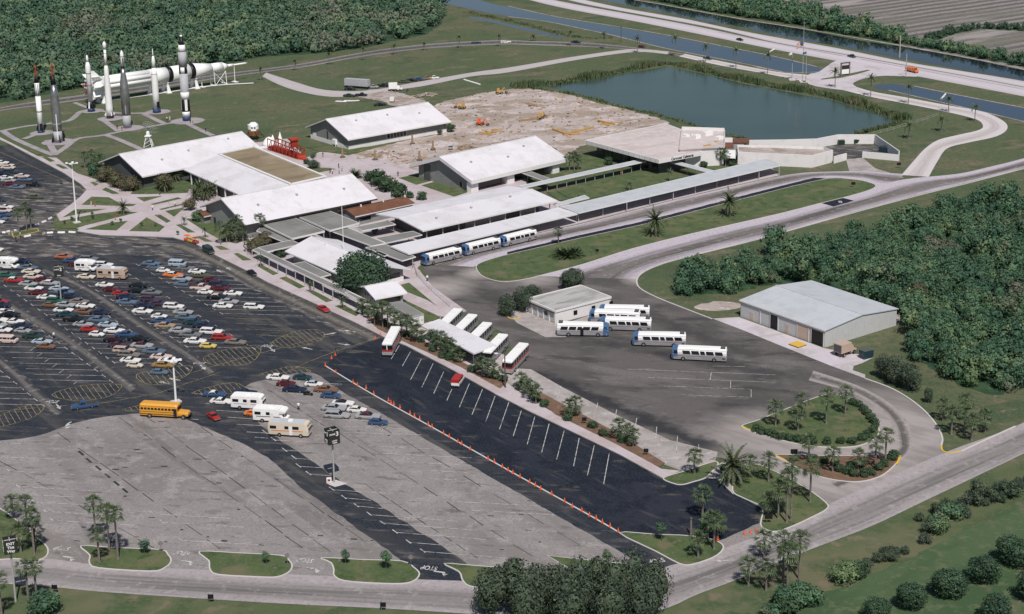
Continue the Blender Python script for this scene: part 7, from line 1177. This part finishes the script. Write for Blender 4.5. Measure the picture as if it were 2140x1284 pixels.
palms('fan', 'in the crescent mulch island', [(1690, 966, 921), (1740, 987, 948), (1793, 982, 953), (1829, 981, 926), (1850, 970, 910)])
palms('fan', 'on the lawn island right of the coach lot', [(1606, 1008, 961), (1605, 1076, 1045), (1626, 1085, 1021), (1644, 1093, 998), (1653, 1087, 972), (1693, 1051, 977), (1567, 995, 966)])
palms('fan', 'in the tall roadside cluster at the lower right', [(1597, 1165, 1126), (1670, 1210, 1128), (1645, 1236, 1152), (1636, 1223, 1131), (1601, 1235, 1184), (1564, 1225, 1181)])
palms('fan', 'on the kerbed corner island by the coach lot', [(1468, 1085, 1032), (1492, 1149, 1084), (1479, 1125, 1090), (1459, 1166, 1126), (1500, 1128, 1092)])
palms('fan', 'on the small wedge lawn', [(1451, 992, 953)])
palms('fan', 'on the kerbed island with four palms', [(201, 1131, 1053), (229, 1152, 1072), (247, 1170, 1073), (208, 1176, 1118)], 1.9)
palms('fan', 'at the left edge near the exit sign', [(27, 1085, 1050), (58, 1110, 1052), (72, 1160, 1077), (44, 1157, 1110), (74, 1144, 1108), (60, 1260, 1186), (78, 1262, 1184), (4, 1290, 1214)], 1.9)
palms('fan', 'in the planted strip before the office trailer', [(757, 656, 636), (783, 680, 648), (800, 686, 643), (811, 690, 645), (838, 700, 672), (862, 714, 680), (850, 706, 668), (770, 664, 640), (790, 676, 652), (825, 695, 660), (872, 716, 690)])
palms('fan', 'beside the coach canopy', [(922, 735, 706), (946, 746, 722), (1007, 785, 757), (1032, 792, 772), (905, 728, 702), (935, 744, 716), (1020, 790, 764), (962, 756, 738)])
palms('fan', 'in the mulched bed by the concrete bays', [(1097, 819, 801), (1120, 845, 816), (1203, 869, 843), (1190, 872, 847), (1108, 835, 806), (1090, 812, 794), (1294, 918, 890), (1311, 921, 900), (1323, 934, 908)])
palms('fan', 'in the kerbed bed of the parking lot', [(40, 486, 446), (56, 482, 431), (65, 478, 446)])
palms('fan', 'before the gable of the front hall', [(461, 512, 472), (480, 506, 474), (499, 502, 459), (488, 500, 468), (474, 508, 480), (508, 505, 478), (493, 510, 482)]); palms('fan', 'left of the grey plaza canopies', [(545, 494, 457)]); palms('fan', 'beside the cafeteria', [(1505, 347, 318), (1516, 348, 324)]); palms('fan', 'right of the white hall by the cafeteria', [(1190, 358, 328), (1200, 358, 325), (1208, 356, 332)])
palms('queen', 'along the service road', [(545, 169, 145), (617, 148, 128), (688, 136, 113), (759, 127, 102), (824, 115, 96), (887, 105, 92), (960, 101, 77), (1043, 97, 76), (1114, 86, 76), (1192, 97, 68), (1262, 103, 72)], 2.2)
palms('queen', 'along the far side of the pond', [(1332, 111, 81), (1411, 119, 79), (1474, 131, 98), (1538, 143, 105), (1604, 157, 115), (1745, 183, 149), (1819.5, 202, 162), (1898, 217, 181), (1982, 234, 207), (2037, 254, 224)], 2.8)
palms('queen', 'on the lawn inside the entrance bend', [(1967, 275, 249), (1899, 290, 262)], 2.8)
palms('queen', 'on the lawn between the walkway canopies', [(1400, 380, 360), (1315, 398, 385), (1208, 421, 414)], 1.8)
palms('queen', 'on the lawns beside the front walk', [(429, 498, 480), (385, 472, 458), (545, 558, 538), (648, 612, 595), (715, 645, 628)], 1.5)
palms('date', 'on the long lawn island', [(1369, 493, 459), (1524, 451, 420)], 4.2); palms('date', 'leaning over the black coach lot', [(1531, 1010, 972)], 3.9)
palms('clump', 'low and spreading on the long lawn island', [(1172, 538, None), (1187, 539, None), (1202, 536, None)], 3.2); palms('fan', 'rising behind the palm clump on the long island', [(1167, 510, 484)])
palms('date', 'round and low on the plaza lawn', [(258, 447, 431)], 2.7); palms('date', 'massed before the link hall', [(408, 420, 403), (430, 419, 400), (418, 412, 392), (440, 412, 396)], 3.1); palms('date', 'on the lawn under the left hall eave', [(345, 402, 384), (368, 380, 364), (334, 396, 382)], 2.6); palms('clump', 'at the far end of the front hall ridge', [(742, 372, None)], 3.0); palms('fan', 'behind the shrub bank at the left hall', [(178, 352, 325), (192, 346, 322), (200, 360, 335), (212, 350, 330)])
for i, (x, y) in enumerate(((151, 462), (193, 452), (135, 470), (194, 460), (235, 472), (253, 466), (296, 474), (325, 475), (128, 385), (196, 372), (372, 492), (1512, 985), (1508, 988))): tree('small', x, y, 1.5, .6, f'little sapling on the plaza lawns, {ordn(i+1)} of the scattered ones' if i < 11 else f'small shrub on the wedge lawn, {"left" if i == 11 else "right"} one', 'plaza saplings', 'shrub', 'sapling')
# ---------------------------------------------------------------- signs, masts, people, small things
def mast(bx, by, ty, lab, arms=4):
    b = P(bx, by, .15); H = height(bx, by, ty); r = thing('light_mast', lab, 'light mast', b); m = MB(); m.tube(b, b+Vector((0, 0, H)), .26, .15, 8); m.build('pole', M['white'], r); m = MB(); m.box(b+Vector((0, 0, .15)), (2.0, 1.6, .3), AX); m.build('footing', M['kerb'], r)
    m = MB(); m.tube(b+Vector((-1.5, 0, H-.2)), b+Vector((1.5, 0, H-.2)), .09, n=6); m.tube(b+Vector((0, -1.0, H-.2)), b+Vector((0, 1.0, H-.2)), .09, n=6); m.build('crossarm', M['white'], r)
    for d in ((-1.5, 0), (1.5, 0), (0, 1.0), (0, -1.0)): m = MB(); m.box(b+Vector((d[0], d[1], H)), (.7, .5, .35), taper=.8); m.build('floodlight', M['white'], r)
mast(160.5, 466, 341, 'tall white light mast on the plaza lawn'); mast(367.8, 841, 752, 'white light mast behind the school bus')
def cube_sign(bx, by, ty, S, HS, lines1, lab, ang, sizes):
    b = P(bx, by, .1); H = height(bx, by, ty); r = thing('cube_sign', lab, 'sign', b, 0); m = MB(); m.tube(b, b+Vector((0, 0, H-HS)), .16, n=8); m.build('pole', M['post'], r); z = H-HS/2
    m = MB()
    for k in range(4):
        a = ang+k*math.pi/2; c = b+Vector((math.cos(a)*S/2, math.sin(a)*S/2, z)); m = MB(); m.box(c, (.10, S, HS), a); pn = m.build('panel', M['trimd'] if False else SIGNM, r)
        rm = Matrix.Rotation(a+math.pi/2, 4, 'Z') @ Matrix.Rotation(math.pi/2, 4, 'X')
        for (s, sz, dx, dz) in lines1:
            o = bpy.data.objects.new('lettering', text_mesh(s, sz, M['white'], .01)); COL.objects.link(o); o.parent = pn; mm = rm.copy(); mm.translation = c-b+Vector((math.cos(a)*.09, math.sin(a)*.09, dz))+Vector((-math.sin(a), math.cos(a), 0))*dx; o.matrix_local = mm
    for k in range(2): m = MB(); a = ang+k*math.pi/2; d = Vector((math.cos(a), math.sin(a), 0))*S/2; m.tube(b+d+Vector((0, 0, H-.2)), b-d+Vector((0, 0, H-.2)), .08, n=5); m.build('frame_bar', M['post'], r)
    return r
SIGNM = mat('sign_black', (.028, .028, .026), .6)
cube_sign(698.5, 1008, 897, 2.1, 2.6, [('3', 1.15, .55, .65), ('ZONE', .42, -.4, .68), ('LONG', .36, 0, -.6), ('TERM', .36, 0, -1.0)], 'black cube zone 3 sign on a pole in the grey lot', R_(-61), None)
cube_sign(128, 630, 556, 2.2, 2.6, [('2', 1.15, .55, .65), ('ZONE', .42, -.4, .68), ('TERM', .36, 0, -.9)], 'black cube zone 2 sign on a pole among the parked cars', R_(-75), None)
cube_sign(33, 1258, 1126, 1.9, 2.15, [('EXIT', .62, 0, .62), ('This', .62, 0, 0), ('Way', .62, 0, -.62)], 'black cube exit sign at the bottom left corner', R_(-67), None)
p = P(698, 1010, .05); sheet('sign_pad', [(681, 1010), (700, 1018), (726, 1011), (702, 1003)], .07, 'kerb', 'pale painted pad under the zone 3 sign')
r = thing('notice_board', 'small white notice box at the foot of the zone 3 sign', 'sign', P(688, 1010, .07)); m = MB(); b = P(688, 1010, .07); m.box(b+Vector((0, 0, .6)), (.9, .35, .9)); m.build('box', M['white'], r); m = MB(); m.box(b+Vector((0, -.2, .65)), (.5, .03, .4)); m.build('label_panel', M['red'], r)
# entrance sign
b = P(1766, 158, .06); r = thing('entrance_sign', 'dark framed white entrance sign at the highway junction', 'sign', b); d = Vector((math.cos(R_(25)), math.sin(R_(25)), 0))
for s in (-1, 1): m = MB(); q = b+d*s*2.2; m.box(q+Vector((0, 0, 2.8)), (.5, .5, 5.6), R_(25)); m.build('post', M['trunk'], r)
m = MB(); m.box(b+Vector((0, 0, 5.5)), (4.9, .5, .5), R_(25)); m.build('beam', M['walld'], r); m = MB(); m.box(b+Vector((0, 0, 1.7)), (3.8, .25, 2.0), R_(25)); m.build('white_panel', M['white'], r); m = MB(); m.box(b+Vector((0, 0, 3.6)), (3.8, .25, 1.7), R_(25)); m.build('dark_panel', SIGNM, r)
# flagpoles
for (x, y, ty, fl, lab) in ((1677, 172, 46, True, 'tallest flagpole with a red and white flag beside the pond'), (1655, 168, 110, False, 'left shorter flagpole beside the pond'), (1684, 172, 108, False, 'right shorter flagpole beside the pond')):
    b = P(x, y, .06); H = height(x, y, ty); r = thing('flagpole', lab, 'flagpole', b); m = MB(); m.tube(b, b+Vector((0, 0, H)), .16, .08, 6); m.build('pole', M['post'], r); m = MB(); m.box(b+Vector((0, 0, .2)), (2.6, 2.6, .4)); m.build('plinth', M['kerb'], r)
    fz = H*(.60 if fl else .92); n = 7; cols = ('red', 'white') if fl else (('sblue', 'sblue') if 'right' in lab else ('white', 'white')); L, hh = (3.4, 2.2) if fl else (1.8, 1.0)
    for k in range(n):
        m = MB(); z0, z1 = fz+hh*k/n, fz+hh*(k+1)/n; vs = []
        for i in range(7): t = i/6; x_ = -L*t*.8; y_ = .25*math.sin(t*7); dz = -1.4*t*t*(1 if fl else .3); vs += [(b.x+x_-.15, b.y+y_, b.z+z0+dz), (b.x+x_-.15, b.y+y_, b.z+z1+dz)]
        m.add(vs, [(2*i, 2*i+2, 2*i+3, 2*i+1) for i in range(6)]); m.build('flag_stripe', M[cols[k % 2]], r)
    if fl: m = MB(); m.box(b+Vector((-.75, -.32, fz+1.5)), (1.3, .05, 1.1)); m.build('flag_canton', M['sblue'], r)
for x, y, ty, lab in ((1880, 121, 74, 'thick pale utility pole beside the far canal'), (1893, 161, 112, 'utility pole at the entrance junction'), (1298, 88, 56, 'thin dark utility pole beside the near canal')):
    b = P(x, y, .06); H = height(x, y, ty); r = thing('utility_pole', lab, 'pole', b); m = MB(); m.tube(b, b+Vector((0, 0, H)), .3 if x < 1890 and x > 1800 else .18, .18, 7); m.build('pole', M['post'] if x > 1500 else M['walld'], r); m = MB(); m.box(b+Vector((0, 0, H*.96)), (1.6, .15, .15)); m.build('crossarm', M['walld'], r)
b = P(1056, 810, .15); H = height(1056, 810, 725); r = thing('street_lamp', 'dark wooden lamp pole beside the last tour coach', 'street lamp', b); m = MB(); m.tube(b, b+Vector((0, 0, H)), .17, .12, 7); m.build('pole', M['bark'], r); m = MB(); m.tube(b+Vector((0, 0, H*.8)), b+Vector((-1.6, 0, H*.84)), .06, n=5); m.build('arm', M['post'], r); m = MB(); m.box(b+Vector((-1.8, 0, H*.84)), (.7, .3, .2)); m.build('lamp_head', M['white'], r)
b = P(720, 566, .15); r = thing('antenna_pole', 'thin white antenna mast rising through the ticket pavilion', 'pole', b); m = MB(); m.tube(b, b+Vector((0, 0, height(720, 566, 432))), .10, .07, 6); m.build('pole', M['white'], r); m = MB(); m.lathe(b, [(0, .3), (.3, .2)], 8); m.build('collar', M['post'], r)
# cones
_c = MB(); _c.lathe((0, 0, 0), [(.05, .22), (.8, .05)], 8); CONE = _c.mesh('cone_body', M['orange']); _c = MB(); _c.box((0, 0, .03), (.55, .55, .06)); CBASE = _c.mesh('cone_base', M['orange']); _c = MB(); _c.lathe((0, 0, 0), [(.42, .135), (.58, .10)], 8); CBAND = _c.mesh('cone_band', M['white'])
def cone(px, lab, grp, z=.1):
    r = thing('traffic_cone', lab, 'cone', P(*px, z), 0, grp); r.scale = (.8, .8, 1.0)
    for nm, me in (('cone_body', CONE), ('cone_base', CBASE), ('cone_band', CBAND)): o = bpy.data.objects.new(nm, me); COL.objects.link(o); o.parent = r
CL = [(680, 765), (702, 779), (738, 800), (747, 806), (765, 812), (781, 824), (812, 838), (817, 843), (823, 846), (836, 853), (857, 865), (866, 871), (877, 876), (895, 888), (903, 893), (927, 907), (939, 914), (957, 925), (965, 929), (983, 940), (1020, 960), (1033, 966), (1050, 977), (1062, 984), (1072, 990), (1087, 998), (1107, 1009), (1119, 1016), (1130, 1023), (1153, 1034), (1180, 1049), (1196, 1060), (1216, 1069), (1232, 1079), (1246, 1085), (1259, 1093), (1275, 1101), (1292, 1112)]
for i, q in enumerate(CL): cone(q, f'orange cone on the kerb of the coach lot, {ordn(i+1)} from the upper left', 'cones along the coach lot kerb', .11)
for i, q in enumerate([(693, 750), (701, 743), (795, 700), (784, 708), (1500, 1128), (1497, 1131), (1556, 1117), (1568, 1114), (1580, 1110)]): cone(q, f'loose orange cone on the asphalt, {ordn(i+1)} from the left' if False else f'loose orange cone ' + ('at the upper entrance of the coach lot' if q[0] < 900 else 'at the lower entrance of the coach lot') + f', {ordn(i+1 if i < 4 else i-3)} of them', 'loose cones')
# barriers along the plaza edge
for i, (x0, y0, x1, y1) in enumerate(((7, 487, 10, 487), (14, 486, 20, 484), (30, 483, 37, 481), (74, 472, 81, 469), (88, 466, 96, 463), (102, 459, 108, 456), (50, 496, 64, 493), (98, 488, 111, 487), (121, 487, 136, 487), (144, 486, 158, 487))):
    a, b = P(x0, y0, .05), P(x1, y1, .05); d = b-a; r = thing('wheel_stop', f'pale concrete barrier block by the palm bed, {ordn(i+1)} of ten' if False else f'pale concrete barrier block at the plaza end, {ordn(i+1)} from the lot side', 'barrier', (a+b)/2, math.atan2(d.y, d.x), 'barrier blocks at the plaza end'); m = MB(); L = max(d.length, 1.0); m.loft([[(-L/2, -.25, 0), (-L/2, .25, 0), (-L/2, .15, .4), (-L/2, -.15, .4)], [(L/2, -.25, 0), (L/2, .25, 0), (L/2, .15, .4), (L/2, -.15, .4)]]); m.build('block', M['white'], r)
# rail along the queue walk right of the pavilion, and a fence line round the pond
def rail(name, lab, pxs, h=1.0, step=2.2, mt='post', z=.14, bars=2):
    A = flat(crom(pxs, 4, False), z); L = sum((b-a).length for a, b in zip(A, A[1:])); n = int(L/step)+1; A = resample(A, n); r = thing(name, lab, 'fence', A[n//2])
    for p in A: m = MB(); m.tube(p, p+Vector((0, 0, h)), .045, n=4); m.build('post', M[mt], r)
    for k in range(bars):
        m = MB(); zz = Vector((0, 0, h*(1-.5*k)))
        for a, b in zip(A, A[1:]): m.tube(a+zz, b+zz, .035, n=4, cap=False)
        m.build('rail', M[mt], r)
rail('handrail', 'thin handrail along the kerb of the bus loop walk', [(868, 572), (885, 592), (905, 612), (940, 642)]); rail('handrail', 'thin handrail between bus canopy and pavilion walk', [(862, 552), (868, 566), (872, 580)])
rail('chain_fence', 'low wire fence between the pond and the lawn', [(1800, 292), (1830, 283), (1880, 270), (1925, 256), (1960, 244)], 1.4, 4, 'post', .05, 2)
# dark round roadside bins and small signs
for x, y, lab in ((1659, 957, 'square black sign at the tip of the crescent island'), (1248, 531, 'small dark sign on the long lawn island'), (1783, 392, 'black sign board near the right tip of the long island'), (1878, 351, 'black sign board beside the service drive'), (115, 1239, 'small black sign at the road edge left of the bottom'), (441, 1259, 'small black sign at the bottom road edge, middle'), (801, 1276, 'small black sign at the bottom road edge, right'), (1221, 886, 'small dark sign in the palm bed, left'), (1350, 952, 'small dark sign in the palm bed, right'), (1606, 1094, 'tilted black slatted sign at the island corner'), (605, 1182, 'round backed stop sign on the second kerbed island'), (863, 1185, 'round tan stop sign on the third kerbed island'), (341, 1156, 'small round sign on the palm island')):
    b = P(x, y, .1); r = thing('road_sign', lab, 'sign', b); big = 'board' in lab or 'square' in lab or 'slatted' in lab; m = MB(); m.tube(b+Vector((-.3, 0, 0)), b+Vector((-.3, 0, 1.6)), .05, n=5); m.build('post', M['trunk'], r); m = MB()
    if 'round' in lab: m.lathe(b+Vector((-.3, -.05, 1.8)), [(0, .42), (.06, .42)], 8, ax=(0, -1, .1))
    else: m.box(b+Vector((0, -.05, 1.3 if big else 1.0)), (1.3 if big else .9, .1, .9 if big else .75))
    m.build('panel', M['trunk'] if 'tan' in lab or 'round' in lab else M['black'], r)
b = P(1444, 1117, .15); r = thing('palm_stump', 'bare dead palm trunk on the corner island', 'palm', b); m = MB(); m.tube(b, b+Vector((0, 0, height(1444, 1117, 1086))), .22, .17, 8); m.build('trunk', M['trunk'], r); m = MB(); m.lathe(b+Vector((0, 0, height(1444, 1117, 1086))), [(0, .18), (.25, .24), (.4, .1)], 8); m.build('boot_head', M['bark'], r)
# service yard things
def dumpster(px, lab, col, ang, s=1.0):
    r = thing('dumpster', lab, 'dumpster', P(*px, .06), ang); m = MB(); w, d, h = 2.2*s, 1.6*s, 1.4*s; m.loft([[(-w/2, -d/2*.85, .15), (w/2, -d/2*.85, .15), (w/2, d/2*.85, .15), (-w/2, d/2*.85, .15)], [(-w/2, -d/2, h), (w/2, -d/2, h), (w/2, d/2, h*1.1), (-w/2, d/2, h*1.1)]]); m.build('bin', M[col], r); m = MB(); m.box((0, 0, h*1.1), (w*.96, d*.9, .06)); m.build('lid', M['walld'], r)
    for sx in (-1, 1): m = MB(); m.box((sx*(w/2+.06), 0, h*.6), (.12, d*.6, .15)); m.build('lift_bar', M['walld'], r)
dumpster((1810, 748), 'dark green dumpster beside the tan delivery truck', 'p_teal', R_(30), 1.2); dumpster((1758, 302), 'green dumpster at the left of the service yard', 'p_darkgreen', R_(5)); dumpster((1790, 300), 'green dumpster with raised lid at the right of the service yard', 'p_darkgreen', R_(5))
r = thing('compactor', 'dark trash compactor against the right wall of the service yard', 'machine', P(1852, 318, .06), R_(-40)); m = MB(); m.box((0, 0, .9), (4.6, 1.8, 1.5)); m.build('hopper', M['p_teal'], r); m = MB(); m.box((-1.6, 0, 1.9), (1.2, 1.4, .6)); m.build('ram_housing', M['walld'], r)
r = thing('pallet_stack', 'yellow pallet stack on the warehouse apron', 'pallets', P(1667, 722, .06), AX)
for k in range(6): m = MB(); m.box((0, -1.25+k*.5, .3), (2.8, .42, .12)); m.build('board', M['yellow'], r)
for k in range(3): m = MB(); m.box((-1.2+k*1.2, 0, .15), (.2, 2.9, .2)); m.build('bearer', M['wood'], r)
# construction clutter: lumber piles, palm stumps, trench forms, rubble
def pile(px, lab, n, L, mt, seed, w=2.0):
    g = random.Random(seed); r = thing('lumber_pile', lab, 'lumber', P(*px, .04))
    for k in range(n): m = MB(); a = g.uniform(0, 3.14); m.box((g.uniform(-w, w), g.uniform(-w, w), .15+.12*(k % 5)), (g.uniform(.5, 1)*L, .22, .14), a); m.build('plank', M[mt], r)
    r2 = r.location
    for c in r.children: c.data.transform(Matrix.Translation(r2)) if False else None
for i, (x, y, n, L, mt, w) in enumerate(((1010, 282, 16, 4, 'lum', 3.2), (1030, 275, 14, 4, 'lum', 3.0), (960, 226, 10, 3, 'lum', 2.2), (975, 310, 10, 4, 'wood', 2.5), (895, 200, 16, 4, 'p_pink', 4), (870, 205, 8, 3, 'p_pink', 3), (1265, 261, 12, 4, 'lum', 2.4), (1290, 258, 12, 3, 'lum', 2.0), (1100, 218, 8, 3, 'wood', 2.0), (1118, 222, 8, 3, 'wood', 2), (820, 325, 9, 4, 'wood', 4), (860, 332, 9, 4, 'wood', 4), (775, 326, 9, 3, 'wood', 4), (1195, 281, 10, 4, 'lum', 2.5), (945, 330, 8, 4, 'lum', 3))):
    g = random.Random(i); b = P(x, y, .04); r = thing('lumber_pile', f"scattered {'new orange' if mt == 'lum' else 'pale' if mt == 'p_pink' else 'brown'} lumber on the construction ground, {ordn(i+1)} of fifteen heaps", 'lumber', b, 0, 'lumber heaps')
    for k in range(n): m = MB(); a = g.uniform(0, 3.14); m.box((b.x+g.uniform(-w, w), b.y+g.uniform(-w, w), .15+.1*(k % 5)), (g.uniform(.4, 1)*L, .25, .16), a); m.build('plank', M[mt], r)
for i, pts in enumerate(([(1155, 272), (1182, 282), (1240, 268)], [(1085, 255), (1145, 247)], [(1240, 252), (1285, 262)])):
    A = [P(x, y, .04) for x, y in pts]; r = thing('trench_form', ('long L shaped orange trench form', 'straight brown trench form', 'short orange trench form beside the cafeteria roof')[i] + ' on the construction ground', 'formwork', A[0])
    for a, b in zip(A, A[1:]): d = b-a; c = (a+b)/2; m = MB(); m.box((c.x, c.y, .35), (d.length, .5, .7), math.atan2(d.y, d.x)); m.build('form_board', M['lum' if i != 1 else 'wood'], r)
for i, (x, y) in enumerate(((716, 330), (784, 335), (862, 302), (877, 336), (905, 314))): b = P(x, y, .04); r = thing('boxed_trunk', f'wrapped brown palm trunk waiting on the construction ground, {ordn(i+1)} from the left', 'palm', b, 0, 'wrapped palm trunks'); m = MB(); m.tube(b, b+Vector((0, 0, 3.4)), .42, .3, 8); m.build('trunk', M['wood'], r); m = MB(); m.lathe(b, [(0, 1.0), (.5, .9), (.7, .4)], 8); m.build('root_ball', M['bark'], r)
b = P(726, 212, .05); r = thing('sheet_pile', 'white sheets spread on the lawn behind the back hall', 'sheets', b)
for k in range(5): m = MB(); m.box((b.x+(k-2)*1.7, b.y+random.uniform(-.8, .8), .12+.04*k), (3.0, 1.6, .1), R_(-20+8*k)); m.build('sheet', M['white'], r)
for i, (a, b_) in enumerate((((970, 167), (1003, 177)), ((1967, 207), (1976, 197)), ((1605, 111), (1618, 103)))):
    p, q = P(*a, .12), P(*b_, .12); r = thing('concrete_culvert', ('long white pipe lying beside the gravel drive', 'white culvert end beside the blue canal', 'white culvert end on the highway bank')[i], 'pipe', (p+q)/2); m = MB(); m.tube(p, q, .35, n=8); m.build('pipe', M['white'], r); m = MB(); m.tube(p, p+(q-p).normalized()*.3, .45, n=8); m.build('collar', M['kerb'], r)
# loose construction debris: too small to tell apart
db = MB(); g = random.Random(5); CP = [(668, 318), (735, 320), (840, 296), (945, 270), (925, 245), (905, 222), (960, 205), (1045, 189), (1100, 186), (1173, 193), (1240, 213), (1320, 232), (1385, 253), (1226, 296), (1130, 296), (990, 326), (930, 336), (880, 350), (800, 350)]
pts = fill(CP, 3.2)
for x, y in pts:
    if g.random() < .55: db.box((x, y, .12), (g.uniform(.2, 1.6), g.uniform(.15, .6), g.uniform(.1, .5)), g.uniform(0, 3.1), g.choice((0, 0, 1, 2, 3)))
o = db.build('construction_debris', [M['wood'], M['lum'], M['dirt2'], M['bark']]); tag(o, 'scattered timber offcuts and rubble over the construction ground', 'debris', kind='stuff')
sp = MB()
for k in range(26):
    x, y = pts[g.randrange(len(pts))]; r_ = g.uniform(1.2, 3.4); h_ = g.uniform(.3, .9); n_ = 9; ring_ = [(x+r_*g.uniform(.7, 1.2)*math.cos(6.28*i/n_), y+r_*g.uniform(.7, 1.2)*math.sin(6.28*i/n_), .03) for i in range(n_)]; mid_ = [(x+(p_[0]-x)*.45, y+(p_[1]-y)*.45, h_*g.uniform(.7, 1)) for p_ in ring_]; sp.add(ring_+mid_+[(x, y, h_)], [(i, (i+1) % n_, n_+(i+1) % n_, n_+i) for i in range(n_)]+[(n_+i, n_+(i+1) % n_, 2*n_) for i in range(n_)])
o = sp.build('spoil_heaps', M['dirt2']); tag(o, 'low heaps of dug soil over the construction ground', 'soil', kind='stuff')
# people
def body_mesh(name, shirt, legs, hair, stride):
    b = MB()
    def limb(pts, n=7):
        rings = []
        for (c, r, rx) in pts: rings.append([(c[0]+r*rx*math.cos(2*math.pi*i/n), c[1]+r*math.sin(2*math.pi*i/n), c[2]) for i in range(n)])
        return rings
    s = stride
    for sd, st in ((-1, s), (1, -s)):
        b.loft(limb([((st*1.0+.08, sd*.1, .03), .055, 1.6), ((st*.9, sd*.1, .10), .05, 1), ((st*.55, sd*.1, .45), .07, 1), ((st*.15, sd*.1, .82), .10, 1), ((0, sd*.08, .95), .12, 1)]), 1)
        b.loft(limb([((st*-.5, sd*.30, .78), .045, 1), ((st*-.45, sd*.28, .86), .04, 1), ((st*-.2, sd*.26, 1.1), .05, 1)]), 3); b.loft(limb([((st*-.2, sd*.26, 1.08), .055, 1), ((0, sd*.21, 1.40), .075, 1), ((0, sd*.12, 1.46), .07, 1)]), 0)
    b.loft(limb([((0, 0, .86), .17, .75), ((0, 0, 1.05), .17, .7), ((0, 0, 1.3), .21, .65), ((0, 0, 1.45), .17, .6), ((0, 0, 1.52), .07, .9)]), 0)
    b.loft(limb([((0, 0, 1.5), .055, 1), ((0.01, 0, 1.58), .08, 1.1), ((.02, 0, 1.66), .092, 1.15), ((.01, 0, 1.73), .085, 1.1)]), 3); b.loft(limb([((-.03, 0, 1.64), .095, 1.0), ((-.015, 0, 1.73), .098, 1.15), ((0, 0, 1.79), .05, 1.1)]), 2); b.box((.115, 0, 1.645), (.03, .03, .04), 0, 3)
    return b.mesh(name, [M[shirt], M[legs], M[hair], M['skin']], smooth=False)
BODY = [body_mesh('person', sh, lg, hr, st) for sh, lg, hr, st in (('white', 'p_navy', 'bark', .12), ('p_red', 'p_tan', 'black', .2), ('p_lightblue', 'p_grey', 'bark', .05), ('p_navy', 'p_navy', 'black', .15), ('p_pink', 'p_white', 'bark', .1), ('p_yellow', 'p_steel', 'black', .18))]
BN = ['white shirt and dark trousers', 'red shirt and tan trousers', 'pale blue shirt and grey trousers', 'dark clothes', 'pale pink clothes', 'yellow shirt and blue trousers']
PPL = [(624, 857, 0, 'walking across the grey lot'), (20, 497, 5, 'at the lot end of the palm bed'), (26, 494, 4, 'beside the palm bed barrier'), (34, 506, 3, 'in the lane below the palm bed'), (43, 497, 0, 'between palm bed and barriers'), (91, 497, 5, 'crossing the lane to the plaza'), (94, 496, 2, 'just behind another walker in the lane'), (191, 431, 4, 'on the plaza walk left of the round palm'), (199, 432, 1, 'walking towards the round palm'), (241, 460, 1, 'below the round palm'), (319, 440, 0, 'in the middle of the plaza'), (334, 408, 3, 'on the upper plaza walk'), (354, 434, 4, 'among the narrow lawns'), (366, 432, 0, 'beside the narrow lawns'), (388, 427, 5, 'at the right of the narrow lawns'), (690, 362, 3, 'left in the group behind the front hall'), (695, 364, 0, 'second in the group behind the front hall'), (708, 352, 3, 'on the walk below the red gantry'), (709, 364, 2, 'third in the group behind the front hall'), (715, 358, 5, 'near the construction edge'), (786, 368, 0, 'left of the pair on the back walk'), (791, 366, 3, 'right of the pair on the back walk'), (797, 374, 4, 'in the group near the hedge'), (803, 376, 0, 'middle of the group near the hedge'), (808, 374, 1, 'right of the group near the hedge'), (832, 369, 3, 'alone near the right hall lawn'), (675, 328, 3, 'right of the red gantry'), (772, 464, 0, 'in front of the brown roofed block'), (831, 463, 3, 'at the transit hall corner'), (1298, 366, 1, 'under the slender walkway'), (349, 253, 0, 'left of the grey and white rocket'), (355, 252, 4, 'beside the grey and white rocket'), (398, 258, 3, 'right of the grey and white rocket'), (403, 257, 5, 'far right of the rocket pads'), (430, 276, 3, 'on the garden walk behind the hall'), (245, 270, 3, 'left of the dark steel rocket'), (255, 274, 1, 'below the dark steel rocket'), (113, 708, 0, 'standing in the parking aisle'), (578, 538, 5, 'under the front canopy'), (831, 716, 3, 'beside the white and red coach'), (877, 577, 4, 'at the queue rail'), (893, 588, 0, 'walking at the bus loop'), (702, 740, 3, 'beside the loose cones')]
for x, y, k, w_ in PPL:
    o = bpy.data.objects.new('person', BODY[k]); COL.objects.link(o); o.location = P(x, y, .15 if y < 700 and not 480 < y < 500 else .08); o.rotation_euler = (0, 0, random.uniform(0, 6.28)); tag(o, f'person in {BN[k]} {w_}', 'person')
